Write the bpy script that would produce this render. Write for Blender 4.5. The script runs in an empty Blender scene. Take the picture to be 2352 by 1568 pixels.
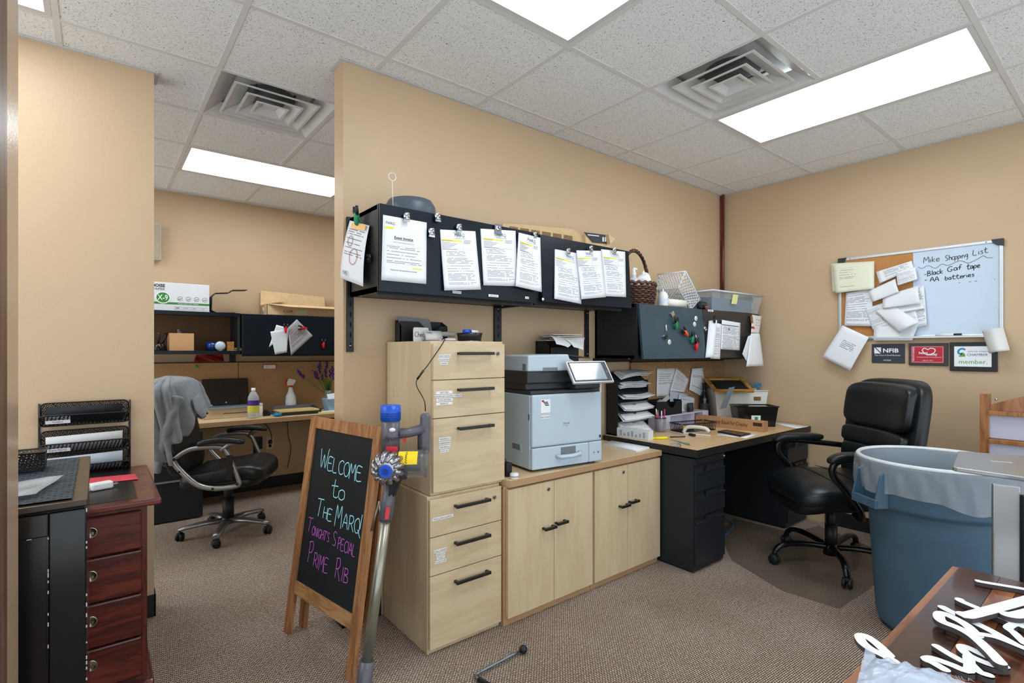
import bpy, bmesh, math, random
from mathutils import Vector, Matrix
random.seed(7)
SC = bpy.context.scene
COL = SC.collection
PI = math.pi
# ---------------------------------------------------------------- camera, light level
H_CAM = 1.34; FOC = 1183.73; CXP = 1176.0; CYP = 805.56; YAW = math.radians(51.206)
CEIL = 2.744
_cd = bpy.data.cameras.new('camera'); CAM = bpy.data.objects.new('camera', _cd); COL.objects.link(CAM)
CAM.location = (0, 0, H_CAM); CAM.rotation_euler = (PI/2, 0, YAW - PI/2)
_cd.sensor_width = 36; _cd.lens = FOC/2352*36; _cd.shift_y = (CYP-784)/2352; _cd.clip_start = 0.02
SC.camera = CAM
W = bpy.data.worlds.new('world'); SC.world = W; W.use_nodes = True
W.node_tree.nodes['Background'].inputs[0].default_value = (0.86, 0.94, 1, 1)
W.node_tree.nodes['Background'].inputs[1].default_value = 1.45
SC.view_settings.view_transform = 'Standard'; SC.view_settings.look = 'None'
SC.view_settings.exposure = 0.42; SC.view_settings.gamma = 1; SC.view_settings.use_curve_mapping = False
PANEL_STRENGTH = 7.0
PANEL_COLOR = (0.88, 0.95, 1.0)
# ---------------------------------------------------------------- measuring: a sight line meets a real plane
_c, _s = math.cos(YAW), math.sin(YAW)
def _ray(px, py):
    r = (px-CXP)/FOC
    return Vector((_c+_s*r, _s-_c*r, -(py-CYP)/FOC))
def onY(px, py, y): d = _ray(px, py); return Vector((0, 0, H_CAM))+d*(y/d.y)
def onX(px, py, x): d = _ray(px, py); return Vector((0, 0, H_CAM))+d*(x/d.x)
def onZ(px, py, z): d = _ray(px, py); return Vector((0, 0, H_CAM))+d*((z-H_CAM)/d.z)
# ---------------------------------------------------------------- materials
def lin(c):
    if isinstance(c, str):
        c = [int(c[i:i+2], 16)/255 for i in (0, 2, 4)]
    return tuple((v/12.92 if v <= 0.04045 else ((v+0.055)/1.055)**2.4) for v in c[:3])+(1,)
MATS = {}
def mat(name, col, rough=0.5, metal=0.0, var=0.06, vscale=8.0, bump=0.0, bscale=60.0, spec=0.5, trans=0.0, ior=1.45, alpha=1.0, coat=0.0, emit=None, estr=0.0, stretch=None, var_rough=0.0, sheen=0.0):
    if name in MATS: return MATS[name]
    m = bpy.data.materials.new(name); m.use_nodes = True; nt = m.node_tree; N = nt.nodes; L = nt.links
    b = N['Principled BSDF']; base = lin(col)
    b.inputs['Base Color'].default_value = base; b.inputs['Roughness'].default_value = rough
    b.inputs['Metallic'].default_value = metal; b.inputs['Specular IOR Level'].default_value = spec
    b.inputs['Transmission Weight'].default_value = trans; b.inputs['IOR'].default_value = ior
    b.inputs['Alpha'].default_value = alpha; b.inputs['Coat Weight'].default_value = coat
    b.inputs['Coat Roughness'].default_value = 0.08
    b.inputs['Sheen Weight'].default_value = sheen
    if emit: b.inputs['Emission Color'].default_value = lin(emit); b.inputs['Emission Strength'].default_value = estr
    if var or bump:
        tc = N.new('ShaderNodeTexCoord'); mp = N.new('ShaderNodeMapping'); L.new(tc.outputs['Object'], mp.inputs[0])
        if stretch: mp.inputs['Scale'].default_value = stretch
    if var:
        n = N.new('ShaderNodeTexNoise'); n.inputs['Scale'].default_value = vscale; n.inputs['Detail'].default_value = 4
        L.new(mp.outputs[0], n.inputs['Vector'])
        r = N.new('ShaderNodeValToRGB'); r.color_ramp.elements[0].position = 0.3; r.color_ramp.elements[1].position = 0.7
        r.color_ramp.elements[0].color = tuple(max(0, v*(1-var)) for v in base[:3])+(1,)
        r.color_ramp.elements[1].color = tuple(min(1, v*(1+var)) for v in base[:3])+(1,)
        L.new(n.outputs[0], r.inputs[0]); L.new(r.outputs[0], b.inputs['Base Color'])
        if var_rough:
            mr = N.new('ShaderNodeMapRange'); mr.inputs['To Min'].default_value = max(0, rough-var_rough); mr.inputs['To Max'].default_value = min(1, rough+var_rough)
            L.new(n.outputs[0], mr.inputs[0]); L.new(mr.outputs[0], b.inputs['Roughness'])
    if bump:
        n2 = N.new('ShaderNodeTexNoise'); n2.inputs['Scale'].default_value = bscale; n2.inputs['Detail'].default_value = 2
        L.new(mp.outputs[0], n2.inputs['Vector'])
        bp = N.new('ShaderNodeBump'); bp.inputs['Strength'].default_value = bump; bp.inputs['Distance'].default_value = 0.004
        L.new(n2.outputs[0], bp.inputs['Height']); L.new(bp.outputs[0], b.inputs['Normal'])
    MATS[name] = m
    return m
def nodes_of(m): return m.node_tree.nodes, m.node_tree.links, m.node_tree.nodes['Principled BSDF']
def ramp(N, stops):
    r = N.new('ShaderNodeValToRGB'); e = r.color_ramp.elements
    while len(e) < len(stops): e.new(0.5)
    for i, (p, c) in enumerate(stops):
        e[i].position = p; e[i].color = lin(c) if not isinstance(c, (int, float)) else (c, c, c, 1)
    return r
def wood(name, c1, c2, c3, grain=(1, 14, 14), rough=0.4, coat=0.0, rings=2.2, spec=0.5, contrast=1.0):
    """long-grained board: stretched noise warped into cathedral lines"""
    if name in MATS: return MATS[name]
    m = mat(name, c2, rough=rough, var=0, coat=coat, spec=spec); N, L, b = nodes_of(m)
    tc = N.new('ShaderNodeTexCoord'); mp = N.new('ShaderNodeMapping'); mp.inputs['Scale'].default_value = grain
    L.new(tc.outputs['Object'], mp.inputs[0])
    n = N.new('ShaderNodeTexNoise'); n.inputs['Scale'].default_value = rings; n.inputs['Detail'].default_value = 5; n.inputs['Roughness'].default_value = 0.62; n.inputs['Distortion'].default_value = 0.7
    L.new(mp.outputs[0], n.inputs['Vector'])
    mm = N.new('ShaderNodeMath'); mm.operation = 'MULTIPLY'; mm.inputs[1].default_value = 7.0; L.new(n.outputs[0], mm.inputs[0])
    fr = N.new('ShaderNodeMath'); fr.operation = 'PINGPONG'; fr.inputs[1].default_value = 1.45; L.new(mm.outputs[0], fr.inputs[0])
    r = ramp(N, [(0, c1), (0.5, c2), (1, c3)]); L.new(fr.outputs[0], r.inputs[0]); L.new(r.outputs[0], b.inputs['Base Color'])
    return m
# ---------------------------------------------------------------- mesh builder
class MB:
    def __init__(s, M=None):
        s.v = []; s.f = []; s.uv = {}; s.sm = set(); s.M = M
    def _add(s, vs, fs, smooth=False):
        o = len(s.v)
        s.v += [tuple(s.M @ Vector(p)) if s.M else tuple(p) for p in vs]
        for q in fs:
            if smooth: s.sm.add(len(s.f))
            s.f.append(tuple(o+i for i in q))
        return s
    def box(s, x0, x1, y0, y1, z0, z1, bev=0.0):
        if x0 > x1: x0, x1 = x1, x0
        if y0 > y1: y0, y1 = y1, y0
        if z0 > z1: z0, z1 = z1, z0
        if bev <= 0:
            vs = [(x, y, z) for z in (z0, z1) for y in (y0, y1) for x in (x0, x1)]
            return s._add(vs, [(0, 2, 3, 1), (4, 5, 7, 6), (0, 1, 5, 4), (2, 6, 7, 3), (0, 4, 6, 2), (1, 3, 7, 5)])
        b = min(bev, (x1-x0)*.45, (y1-y0)*.45, (z1-z0)*.45)
        bm = bmesh.new()
        for z in (z0, z1):
            for y in (y0, y1):
                for x in (x0, x1): bm.verts.new((x, y, z))
        bm.verts.ensure_lookup_table(); V = bm.verts
        for q in [(0, 2, 3, 1), (4, 5, 7, 6), (0, 1, 5, 4), (2, 6, 7, 3), (0, 4, 6, 2), (1, 3, 7, 5)]: bm.faces.new([V[i] for i in q])
        bmesh.ops.bevel(bm, geom=bm.edges[:], offset=b, segments=2, affect='EDGES', profile=0.6)
        return s.bm(bm)
    def bm(s, bm, smooth=False):
        bm.verts.index_update()
        s._add([tuple(v.co) for v in bm.verts], [tuple(v.index for v in f.verts) for f in bm.faces], smooth)
        bm.free(); return s
    def obox(s, c, ax, ay, az, sx, sy, sz):
        """oriented box: centre, unit axes, full sizes"""
        c = Vector(c); ax = Vector(ax).normalized()*sx/2; ay = Vector(ay).normalized()*sy/2; az = Vector(az).normalized()*sz/2
        vs = [c+ax*i+ay*j+az*k for k in (-1, 1) for j in (-1, 1) for i in (-1, 1)]
        return s._add(vs, [(0, 2, 3, 1), (4, 5, 7, 6), (0, 1, 5, 4), (2, 6, 7, 3), (0, 4, 6, 2), (1, 3, 7, 5)])
    def cyl(s, p0, p1, r0, r1=None, n=16, cap=True, smooth=True):
        r1 = r0 if r1 is None else r1
        p0 = Vector(p0); p1 = Vector(p1); d = (p1-p0).normalized()
        a = d.orthogonal().normalized(); b = d.cross(a)
        vs = []
        for p, r in ((p0, r0), (p1, r1)):
            for i in range(n):
                t = 2*PI*i/n; vs.append(p+(a*math.cos(t)+b*math.sin(t))*r)
        s._add(vs, [(i, (i+1) % n, n+(i+1) % n, n+i) for i in range(n)], smooth)
        if cap:
            o = len(s.v)-2*n
            s.f.append(tuple(o+i for i in reversed(range(n)))); s.f.append(tuple(o+n+i for i in range(n)))
        return s
    def lathe(s, prof, n=24, o=(0, 0, 0), axis='Z', smooth=True, a0=0, a1=2*PI, sx=1, sy=1):
        """prof: list of (radius, height) revolved about an axis through o"""
        full = abs(a1-a0-2*PI) < 1e-6; k = n if full else n+1
        vs = []
        for r, h in prof:
            for i in range(k):
                t = a0+(a1-a0)*i/n; x, y = r*math.cos(t)*sx, r*math.sin(t)*sy
                p = {'Z': (x, y, h), 'X': (h, x, y), 'Y': (x, h, y)}[axis]
                vs.append((p[0]+o[0], p[1]+o[1], p[2]+o[2]))
        fs = []
        for j in range(len(prof)-1):
            for i in range(n):
                i2 = (i+1) % k if full else i+1
                fs.append((j*k+i, j*k+i2, (j+1)*k+i2, (j+1)*k+i))
        return s._add(vs, fs, smooth)
    def tube(s, pts, r, n=8, closed=False, smooth=True, flat=1.0, up=None):
        """swept tube; r may be a list; flat squashes the second axis"""
        P = [Vector(p) for p in pts]; m = len(P); R = r if isinstance(r, (list, tuple)) else [r]*m
        vs = []; a = None
        for i, p in enumerate(P):
            if closed: d = P[(i+1) % m]-P[i-1]
            else: d = P[min(i+1, m-1)]-P[max(i-1, 0)]
            d = d.normalized() if d.length > 1e-9 else Vector((0, 0, 1))
            if up is not None:
                b = d.cross(Vector(up)); b = b.normalized() if b.length > 1e-6 else d.orthogonal().normalized(); a = b.cross(d).normalized()
                a, b = b, a
            elif a is None: a = d.orthogonal().normalized(); b = d.cross(a)
            else:
                a = (a-d*a.dot(d)); a = a.normalized() if a.length > 1e-6 else d.orthogonal().normalized(); b = d.cross(a)
            for k in range(n):
                t = 2*PI*k/n+PI/n; vs.append(p+a*math.cos(t)*R[i]+b*math.sin(t)*R[i]*flat)
        fs = []
        for i in range(m if closed else m-1):
            for k in range(n):
                i2 = (i+1) % m; fs.append((i*n+k, i*n+(k+1) % n, i2*n+(k+1) % n, i2*n+k))
        o = len(s.v); s._add(vs, fs, smooth)
        if not closed:
            s.f.append(tuple(o+k for k in reversed(range(n)))); s.f.append(tuple(o+(m-1)*n+k for k in range(n)))
        return s
    def prism(s, poly, z0, z1, plane='XY', smooth=False):
        """closed polygon pushed from z0 to z1 along the plane's normal"""
        f = {'XY': lambda a, b, h: (a, b, h), 'XZ': lambda a, b, h: (a, h, b), 'YZ': lambda a, b, h: (h, a, b)}[plane]
        n = len(poly); vs = [f(a, b, z0) for a, b in poly]+[f(a, b, z1) for a, b in poly]
        o = len(s.v); s._add(vs, [(i, (i+1) % n, n+(i+1) % n, n+i) for i in range(n)], smooth)
        s.f.append(tuple(o+i for i in reversed(range(n)))); s.f.append(tuple(o+n+i for i in range(n)))
        return s
    def grid(s, fn, nu, nv, uv=True, smooth=True, flip=False):
        o = len(s.v); vs = [fn(i/nu, j/nv) for j in range(nv+1) for i in range(nu+1)]
        fs = []
        for j in range(nv):
            for i in range(nu):
                q = (j*(nu+1)+i, j*(nu+1)+i+1, (j+1)*(nu+1)+i+1, (j+1)*(nu+1)+i)
                if flip: q = q[::-1]
                if uv: s.uv[len(s.f)+len(fs)] = [((k % (nu+1))/nu, (k//(nu+1))/nv) for k in q]
                fs.append(q)
        return s._add(vs, fs, smooth)
    def ball(s, c, r, n=14, sc=(1, 1, 1)):
        pr = [(max(1e-4, math.sin(PI*i/n))*r, -math.cos(PI*i/n)*r*sc[2]) for i in range(n+1)]
        return s.lathe(pr, n+4, c, sx=sc[0], sy=sc[1])
    def data(s, name):
        me = bpy.data.meshes.new(name); me.from_pydata(s.v, [], s.f)
        if s.uv:
            l = me.uv_layers.new(name='UVMap')
            for p in me.polygons:
                if p.index in s.uv:
                    for li, c in zip(p.loop_indices, s.uv[p.index]): l.data[li].uv = c
        if s.sm:
            sm = s.sm; me.polygons.foreach_set('use_smooth', [i in sm for i in range(len(me.polygons))])
        me.update(); return me
    def build(s, name, m, parent=None):
        me = s.data(name); o = bpy.data.objects.new(name, me); COL.objects.link(o)
        me.materials.append(m)
        if parent is not None: o.parent = parent
        return o
def fixn(o):
    bm = bmesh.new(); bm.from_mesh(o.data); bmesh.ops.recalc_face_normals(bm, faces=bm.faces[:]); bm.to_mesh(o.data); bm.free(); return o
def bevel(o, w=0.004, seg=2, ang=35):
    md = o.modifiers.new('bevel', 'BEVEL'); md.width = w; md.segments = seg; md.limit_method = 'ANGLE'; md.angle_limit = math.radians(ang); md.use_clamp_overlap = True
    return o
def subsurf(o, lv=2):
    md = o.modifiers.new('subdivision', 'SUBSURF'); md.levels = lv; md.render_levels = lv
    for p in o.data.polygons: p.use_smooth = True
    return o
def tag(o, label=None, cat=None, group=None, kind=None):
    if label: o['label'] = label
    if cat: o['category'] = cat
    if group: o['group'] = group
    if kind: o['kind'] = kind
    return o
def thing(name, label, cat, loc=(0, 0, 0), rotz=0, group=None):
    o = bpy.data.objects.new(name, None); COL.objects.link(o); o.empty_display_size = 0.05
    o.location = loc; o.rotation_euler = (0, 0, rotz)
    return tag(o, label, cat, group)
def copy_tree(o, parent=None):
    c = o.copy(); COL.objects.link(c); c.parent = parent
    for ch in list(o.children): copy_tree(ch, c)
    return c
def frame(o, x, y, n=None):
    """matrix whose local x runs along x, local y along y, local z outwards"""
    x = Vector(x).normalized(); y = Vector(y); y = (y-x*y.dot(x)).normalized(); z = x.cross(y)
    M = Matrix.Identity(4)
    for i, a in enumerate((x, y, z)):
        for k in range(3): M[k][i] = a[k]
    M.translation = Vector(o); return M
def text(body, size, M, m, name, parent, align='LEFT', depth=0.0004, xs=1.0, bold=0.0, shear=0.0, spacing=1.0):
    """lettering as flat mesh on the frame M"""
    cu = bpy.data.curves.new(name, 'FONT'); cu.body = body; cu.size = size; cu.align_x = align; cu.extrude = 0; cu.resolution_u = 2
    cu.offset = bold; cu.shear = shear; cu.space_character = spacing
    t = bpy.data.objects.new(name+'_c', cu); COL.objects.link(t); bpy.context.view_layer.update()
    me = bpy.data.meshes.new_from_object(t.evaluated_get(bpy.context.evaluated_depsgraph_get()))
    bpy.data.objects.remove(t); bpy.data.curves.remove(cu)
    me.name = name
    for v in me.vertices: v.co = M @ Vector((v.co.x*xs, v.co.y, depth))
    me.materials.clear(); me.materials.append(m); me.update()
    o = bpy.data.objects.new(name, me); COL.objects.link(o)
    if parent is not None: o.parent = parent
    return o
def ribbon(mb, pts, w, M, lift=0.0006):
    """a pen stroke: flat ribbon along 2-D points in the frame M"""
    n = len(pts)
    if n < 2: return
    L_, R_ = [], []
    for i in range(n):
        a = pts[max(i-1, 0)]; b = pts[min(i+1, n-1)]; dx, dy = b[0]-a[0], b[1]-a[1]; l = math.hypot(dx, dy) or 1
        nx, ny = -dy/l*w/2, dx/l*w/2
        L_.append(M @ Vector((pts[i][0]+nx, pts[i][1]+ny, lift))); R_.append(M @ Vector((pts[i][0]-nx, pts[i][1]-ny, lift)))
    mb._add(L_+R_, [(i, n+i, n+i+1, i+1) for i in range(n-1)])
def smooth_pts(pts, sub=6):
    P = [Vector((p[0], p[1], p[2] if len(p) > 2 else 0)) for p in pts]; out = []
    for i in range(len(P)-1):
        p0 = P[max(i-1, 0)]; p1 = P[i]; p2 = P[i+1]; p3 = P[min(i+2, len(P)-1)]
        for k in range(sub):
            t = k/sub
            out.append(0.5*((2*p1)+(p2-p0)*t+(2*p0-5*p1+4*p2-p3)*t*t+(3*p1-p0-3*p2+p3)*t**3))
    out.append(P[-1]); return out
def sheet(name, corners, m, label=None, cat=None, group=None, curl=None, nu=8, nv=10, th=0.0006, parent=None, kind=None):
    """a paper: corners top-left, top-right, bottom-right, bottom-left; curl(u, v) lifts it along its front normal"""
    tl, tr, br, bl = [Vector(c) for c in corners]
    nrm = (tr-tl).cross(tl-bl).normalized()
    def fn(u, v):
        p = (bl*(1-u)+br*u)*(1-v)+(tl*(1-u)+tr*u)*v
        return p+nrm*(curl(u, v) if curl else 0)
    mb = MB(); mb.grid(fn, nu, nv)
    mb.grid(lambda u, v: fn(u, v)-nrm*th, nu, nv, flip=True)
    k = (nu+1)*(nv+1); ed = []
    ring = [i for i in range(nu+1)]+[j*(nu+1)+nu for j in range(1, nv+1)]+[nv*(nu+1)+i for i in range(nu-1, -1, -1)]+[j*(nu+1) for j in range(nv-1, 0, -1)]
    for a, b in zip(ring, ring[1:]+ring[:1]): ed.append((b, a, k+a, k+b))
    mb.f += ed
    o = mb.build(name, m, parent)
    if label: tag(o, label, cat, group, kind)
    return o
# ================================================================ SETTING
def struct(o): o['kind'] = 'structure'; return o
def wall_mat():
    m = mat('tan_wall_paint', 'c5aa8a', rough=0.42, var=0.02, vscale=3, bump=0.25, bscale=150, spec=0.35)
    return m
WALL = wall_mat()
X_L = -1.7; Y_F = -1.3; XW = 4.42; YP = 2.458; YB = 5.42; YL = 3.167
def carpet():
    m = mat('carpet_loop_pile', '8a7460', rough=0.95, var=0, spec=0.1); N, L, b = nodes_of(m)
    tc = N.new('ShaderNodeTexCoord'); mp = N.new('ShaderNodeMapping'); mp.inputs['Rotation'].default_value = (0, 0, math.radians(4))
    L.new(tc.outputs['Object'], mp.inputs[0])
    br = N.new('ShaderNodeTexBrick'); br.inputs['Scale'].default_value = 1.0; br.offset = 0.5
    br.inputs['Brick Width'].default_value = 0.014; br.inputs['Row Height'].default_value = 0.0085; br.inputs['Mortar Size'].default_value = 0.0026; br.inputs['Mortar Smooth'].default_value = 0.6; br.inputs['Bias'].default_value = -0.2
    br.inputs['Color1'].default_value = lin('efe3d8'); br.inputs['Color2'].default_value = lin('d6c6b7'); br.inputs['Mortar'].default_value = lin('6c5a4d')
    L.new(mp.outputs[0], br.inputs['Vector'])
    n = N.new('ShaderNodeTexNoise'); n.inputs['Scale'].default_value = 120; n.inputs['Detail'].default_value = 2; L.new(tc.outputs['Object'], n.inputs['Vector'])
    n2 = N.new('ShaderNodeTexNoise'); n2.inputs['Scale'].default_value = 1.6; n2.inputs['Detail'].default_value = 3; L.new(tc.outputs['Object'], n2.inputs['Vector'])
    r = ramp(N, [(0.36, 'a39a92'), (0.5, 'e8e0d8'), (0.64, 'ffffff')]); L.new(n.outputs[0], r.inputs[0])
    mx = N.new('ShaderNodeMixRGB'); mx.blend_type = 'MULTIPLY'; mx.inputs[0].default_value = 0.75; L.new(br.outputs['Color'], mx.inputs[1]); L.new(r.outputs[0], mx.inputs[2])
    r2 = ramp(N, [(0.35, 'e4ded8'), (0.65, 'ffffff')]); L.new(n2.outputs[0], r2.inputs[0])
    mx2 = N.new('ShaderNodeMixRGB'); mx2.blend_type = 'MULTIPLY'; mx2.inputs[0].default_value = 0.8; L.new(mx.outputs[0], mx2.inputs[1]); L.new(r2.outputs[0], mx2.inputs[2])
    L.new(mx2.outputs[0], b.inputs['Base Color'])
    bp = N.new('ShaderNodeBump'); bp.inputs['Strength'].default_value = 0.8; bp.inputs['Distance'].default_value = 0.004; L.new(br.outputs['Fac'], bp.inputs['Height']); bp.invert = True
    L.new(bp.outputs[0], b.inputs['Normal'])
    return m
struct(MB().box(X_L, XW+.12, Y_F, YB+.12, -0.08, 0).build('floor', carpet()))
# walls
struct(MB().box(0.927, XW, YP, YP+.12, 0, CEIL).build('wall_center', WALL))
struct(MB().box(XW, XW+.12, Y_F, YB, 0, CEIL).build('wall_right', WALL))
struct(MB().box(X_L, XW+.12, YB, YB+.12, 0, CEIL).build('wall_back', WALL))
struct(MB().box(X_L, 0.222, YL, YL+.13, 0, CEIL).build('wall_left', WALL))
BLK = mat('black_vinyl', '1a1d20', rough=0.45)
struct(MB().box(X_L, 0.226, YL-.008, YL, 0, .11).box(.222, .23, YL-.008, YL+.13, 0, .11).build('baseboard_left', BLK))
struct(MB().box(0.92, 1.12, YP-.008, YP, 0, .11).box(.919, .927, YP-.008, YP+.12, 0, .11).build('baseboard_center', BLK))
struct(MB().box(XW-.008, XW, Y_F, 1.6, 0, .11).build('baseboard_right', BLK))
struct(MB().box(X_L, XW, YB-.008, YB, 0, .11).build('baseboard_back', BLK))
# mahogany corner trim
TRIM = wood('corner_trim_wood', '4a1712', '64241a', '7c3526', grain=(20, 20, 1.5), rough=0.3, coat=0.3)
tr = MB(); tr.box(XW-.03, XW, YP-.03, YP, 1.64, CEIL, bev=.004); tr.cyl((XW-.034, YP-.034, 1.64), (XW-.034, YP-.034, CEIL), .011)
struct(tr.build('trim_1', TRIM))
# near door jamb at the left edge of the view
JM = mat('jamb_paint', 'bda083', rough=0.22, var=0.02, bump=0.15, bscale=120, spec=0.6)
struct(MB().box(-.42, -.122, 1.235, 1.40, 0, CEIL).build('wall_jamb', JM))
DW = wood('door_casing_wood', '4d3426', '5f4231', '704f3c', grain=(18, 18, 1.2), rough=0.4)
struct(MB().box(-.40, -.121, 1.12, 1.2345, 0, CEIL, bev=.004).build('trim_2', DW))
# ---- ceiling: slab, tees and lay-in tiles
TILE = mat('ceiling_tile_mineral', 'd3d4d2', rough=0.9, var=0, spec=0.15)
def tile_mat(m):
    N, L, b = nodes_of(m)
    tc = N.new('ShaderNodeTexCoord'); geo = N.new('ShaderNodeNewGeometry')
    mp = N.new('ShaderNodeMapping'); mp.inputs['Scale'].default_value = (1, 1, 1); L.new(geo.outputs['Position'], mp.inputs[0])
    nz = N.new('ShaderNodeTexNoise'); nz.inputs['Scale'].default_value = 30; nz.inputs['Detail'].default_value = 1; L.new(mp.outputs[0], nz.inputs['Vector'])
    ad = N.new('ShaderNodeMixRGB'); ad.blend_type = 'LINEAR_LIGHT'; ad.inputs[0].default_value = 0.012; L.new(mp.outputs[0], ad.inputs[1]); L.new(nz.outputs[1], ad.inputs[2])
    v = N.new('ShaderNodeTexNoise'); v.inputs['Scale'].default_value = 210; v.inputs['Detail'].default_value = 1.0; v.inputs['Distortion'].default_value = 1.2; L.new(ad.outputs[0], v.inputs['Vector'])
    r = ramp(N, [(0.32, '65635e'), (0.375, 'eef0f0'), (1, 'f2f4f4')]); L.new(v.outputs[0], r.inputs[0])
    L.new(r.outputs[0], b.inputs['Base Color'])
    bp = N.new('ShaderNodeBump'); bp.inputs['Strength'].default_value = 0.4; bp.inputs['Distance'].default_value = 0.003; L.new(r.outputs[0], bp.inputs['Height']); L.new(bp.outputs[0], b.inputs['Normal'])
tile_mat(TILE)
GRID = mat('ceiling_grid_paint', 'd8d9d8', rough=0.45, var=0.01)
ceil = struct(MB().box(X_L, XW, Y_F, YB, CEIL+.12, CEIL+.2).build('ceiling', mat('ceiling_deck', '8a8a88', rough=0.9)))
TS = 0.61; GX0 = 1.0826; GY0 = 2.3042
def gx(i): return GX0+TS*i
def gy(j): return GY0+TS*j
LIGHTS = [(3, 4, -3, -1), (0, 1, -3, -1), (-1, 1, 3, 4), (-4, -2, 0, 1), (-4, -2, 3, 4), (2, 4, 3, 4)]  # last two panels are unseen, added to brighten the far room
VENTS = [(2, -2), (-1, 1)]
taken = set()
for a, b2, c2, d2 in LIGHTS:
    for i in range(a, b2):
        for j in range(c2, d2): taken.add((i, j))
for q in VENTS: taken.add(q)
tile_me = {}
for i in range(-7, 6):
    for j in range(-9, 6):
        if (i, j) in taken: continue
        x0, x1 = max(gx(i)+.008, X_L), min(gx(i+1)-.008, XW); y0, y1 = max(gy(j)+.008, Y_F), min(gy(j+1)-.008, YB)
        if x1-x0 < .02 or y1-y0 < .02: continue
        key = (round(x1-x0, 3), round(y1-y0, 3))
        if key not in tile_me:
            w, d = key; tile_me[key] = MB().box(-w/2, w/2, -d/2, d/2, 0, .016).data('ceiling_tile'); tile_me[key].materials.append(TILE)
        o = bpy.data.objects.new('ceiling_tile', tile_me[key]); COL.objects.link(o); o.parent = ceil
        o.location = ((x0+x1)/2, (y0+y1)/2, CEIL+.003)
def bars(lo, hi, gaps):
    out = []; p = lo
    for a_, b_ in sorted(gaps):
        if a_ > p: out.append((p, min(a_, hi)))
        p = max(p, b_)
    if p < hi: out.append((p, hi))
    return out
for i in range(-4, 6):
    for a_, b_ in bars(Y_F, YB, [(gy(c2)+.012, gy(d2)-.012) for a2, b2, c2, d2 in LIGHTS if a2 < i < b2]):
        MB().box(gx(i)-.012, gx(i)+.012, a_, b_, CEIL-.0005, CEIL+.0028).box(gx(i)-.002, gx(i)+.002, a_, b_, CEIL+.0028, CEIL+.04).build('grid_bar', GRID, ceil)
for j in range(-5, 6):
    for a_, b_ in bars(X_L, XW, [(gx(a2)+.012, gx(b2)-.012) for a2, b2, c2, d2 in LIGHTS if c2 < j < d2]):
        MB().box(a_, b_, gy(j)-.012, gy(j)+.012, CEIL-.0003, CEIL+.0027).build('grid_bar', GRID, ceil)
# wall angle strips
ANG = mat('wall_angle_paint', 'cfd0ce', rough=0.5)
for nm, bx in (('wall_angle', (0.927, XW, YP-.022, YP)), ('wall_angle', (XW-.022, XW, Y_F, YP)), ('wall_angle', (X_L, .24, YL-.02, YL)), ('wall_angle', (.222, .243, YL, YL+.13)), ('wall_angle', (X_L, XW, YB-.022, YB)), ('wall_angle', (.905, .927, YP-.02, YP+.13))):
    MB().box(bx[0], bx[1], bx[2], bx[3], CEIL-.002, CEIL+.001).build(nm, ANG, ceil)
# ---- lights
DIFF = mat('light_diffuser', 'ffffff', rough=0.6, var=0)
_N, _L, _b = nodes_of(DIFF); _b.inputs['Emission Color'].default_value = PANEL_COLOR+(1,); _b.inputs['Emission Strength'].default_value = PANEL_STRENGTH
LF = mat('light_frame_paint', 'cfd0d0', rough=0.35, var=0.01)
LNAMES = ['bright rectangular ceiling light panel beside the square vent above the whiteboard wall', 'ceiling light panel cut by the top edge of the photo, pointing at the dividing wall',
          'long ceiling light panel in the far left room, partly hidden by the dividing wall', 'ceiling light panel corner at the top left of the photo', 'added unseen light panel brightening the far room, behind the left wall', 'added unseen light panel brightening the far room, behind the dividing wall']
for k, (a, b2, c2, d2) in enumerate(LIGHTS):
    x0, x1, y0, y1 = gx(a)+.013, gx(b2)-.013, gy(c2)+.013, gy(d2)-.013
    t = thing('ceiling_light', LNAMES[k], 'ceiling light', ((x0+x1)/2, (y0+y1)/2, CEIL), 0, 'ceiling light panels')
    w, d = (x1-x0)/2, (y1-y0)/2; e = .022
    f = MB()
    f.box(-w, w, -d, -d+e, 0, .03).box(-w, w, d-e, d, 0, .03).box(-w, -w+e, -d+e, d-e, 0, .03).box(w-e, w, -d+e, d-e, 0, .03)
    f.box(-w, w, -d, d, .06, .066)
    f.build('frame', LF, t)
    MB().box(-w+e+.001, w-e-.001, -d+e+.001, d-e-.001, .012, .018).build('diffuser', DIFF, t)
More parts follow.
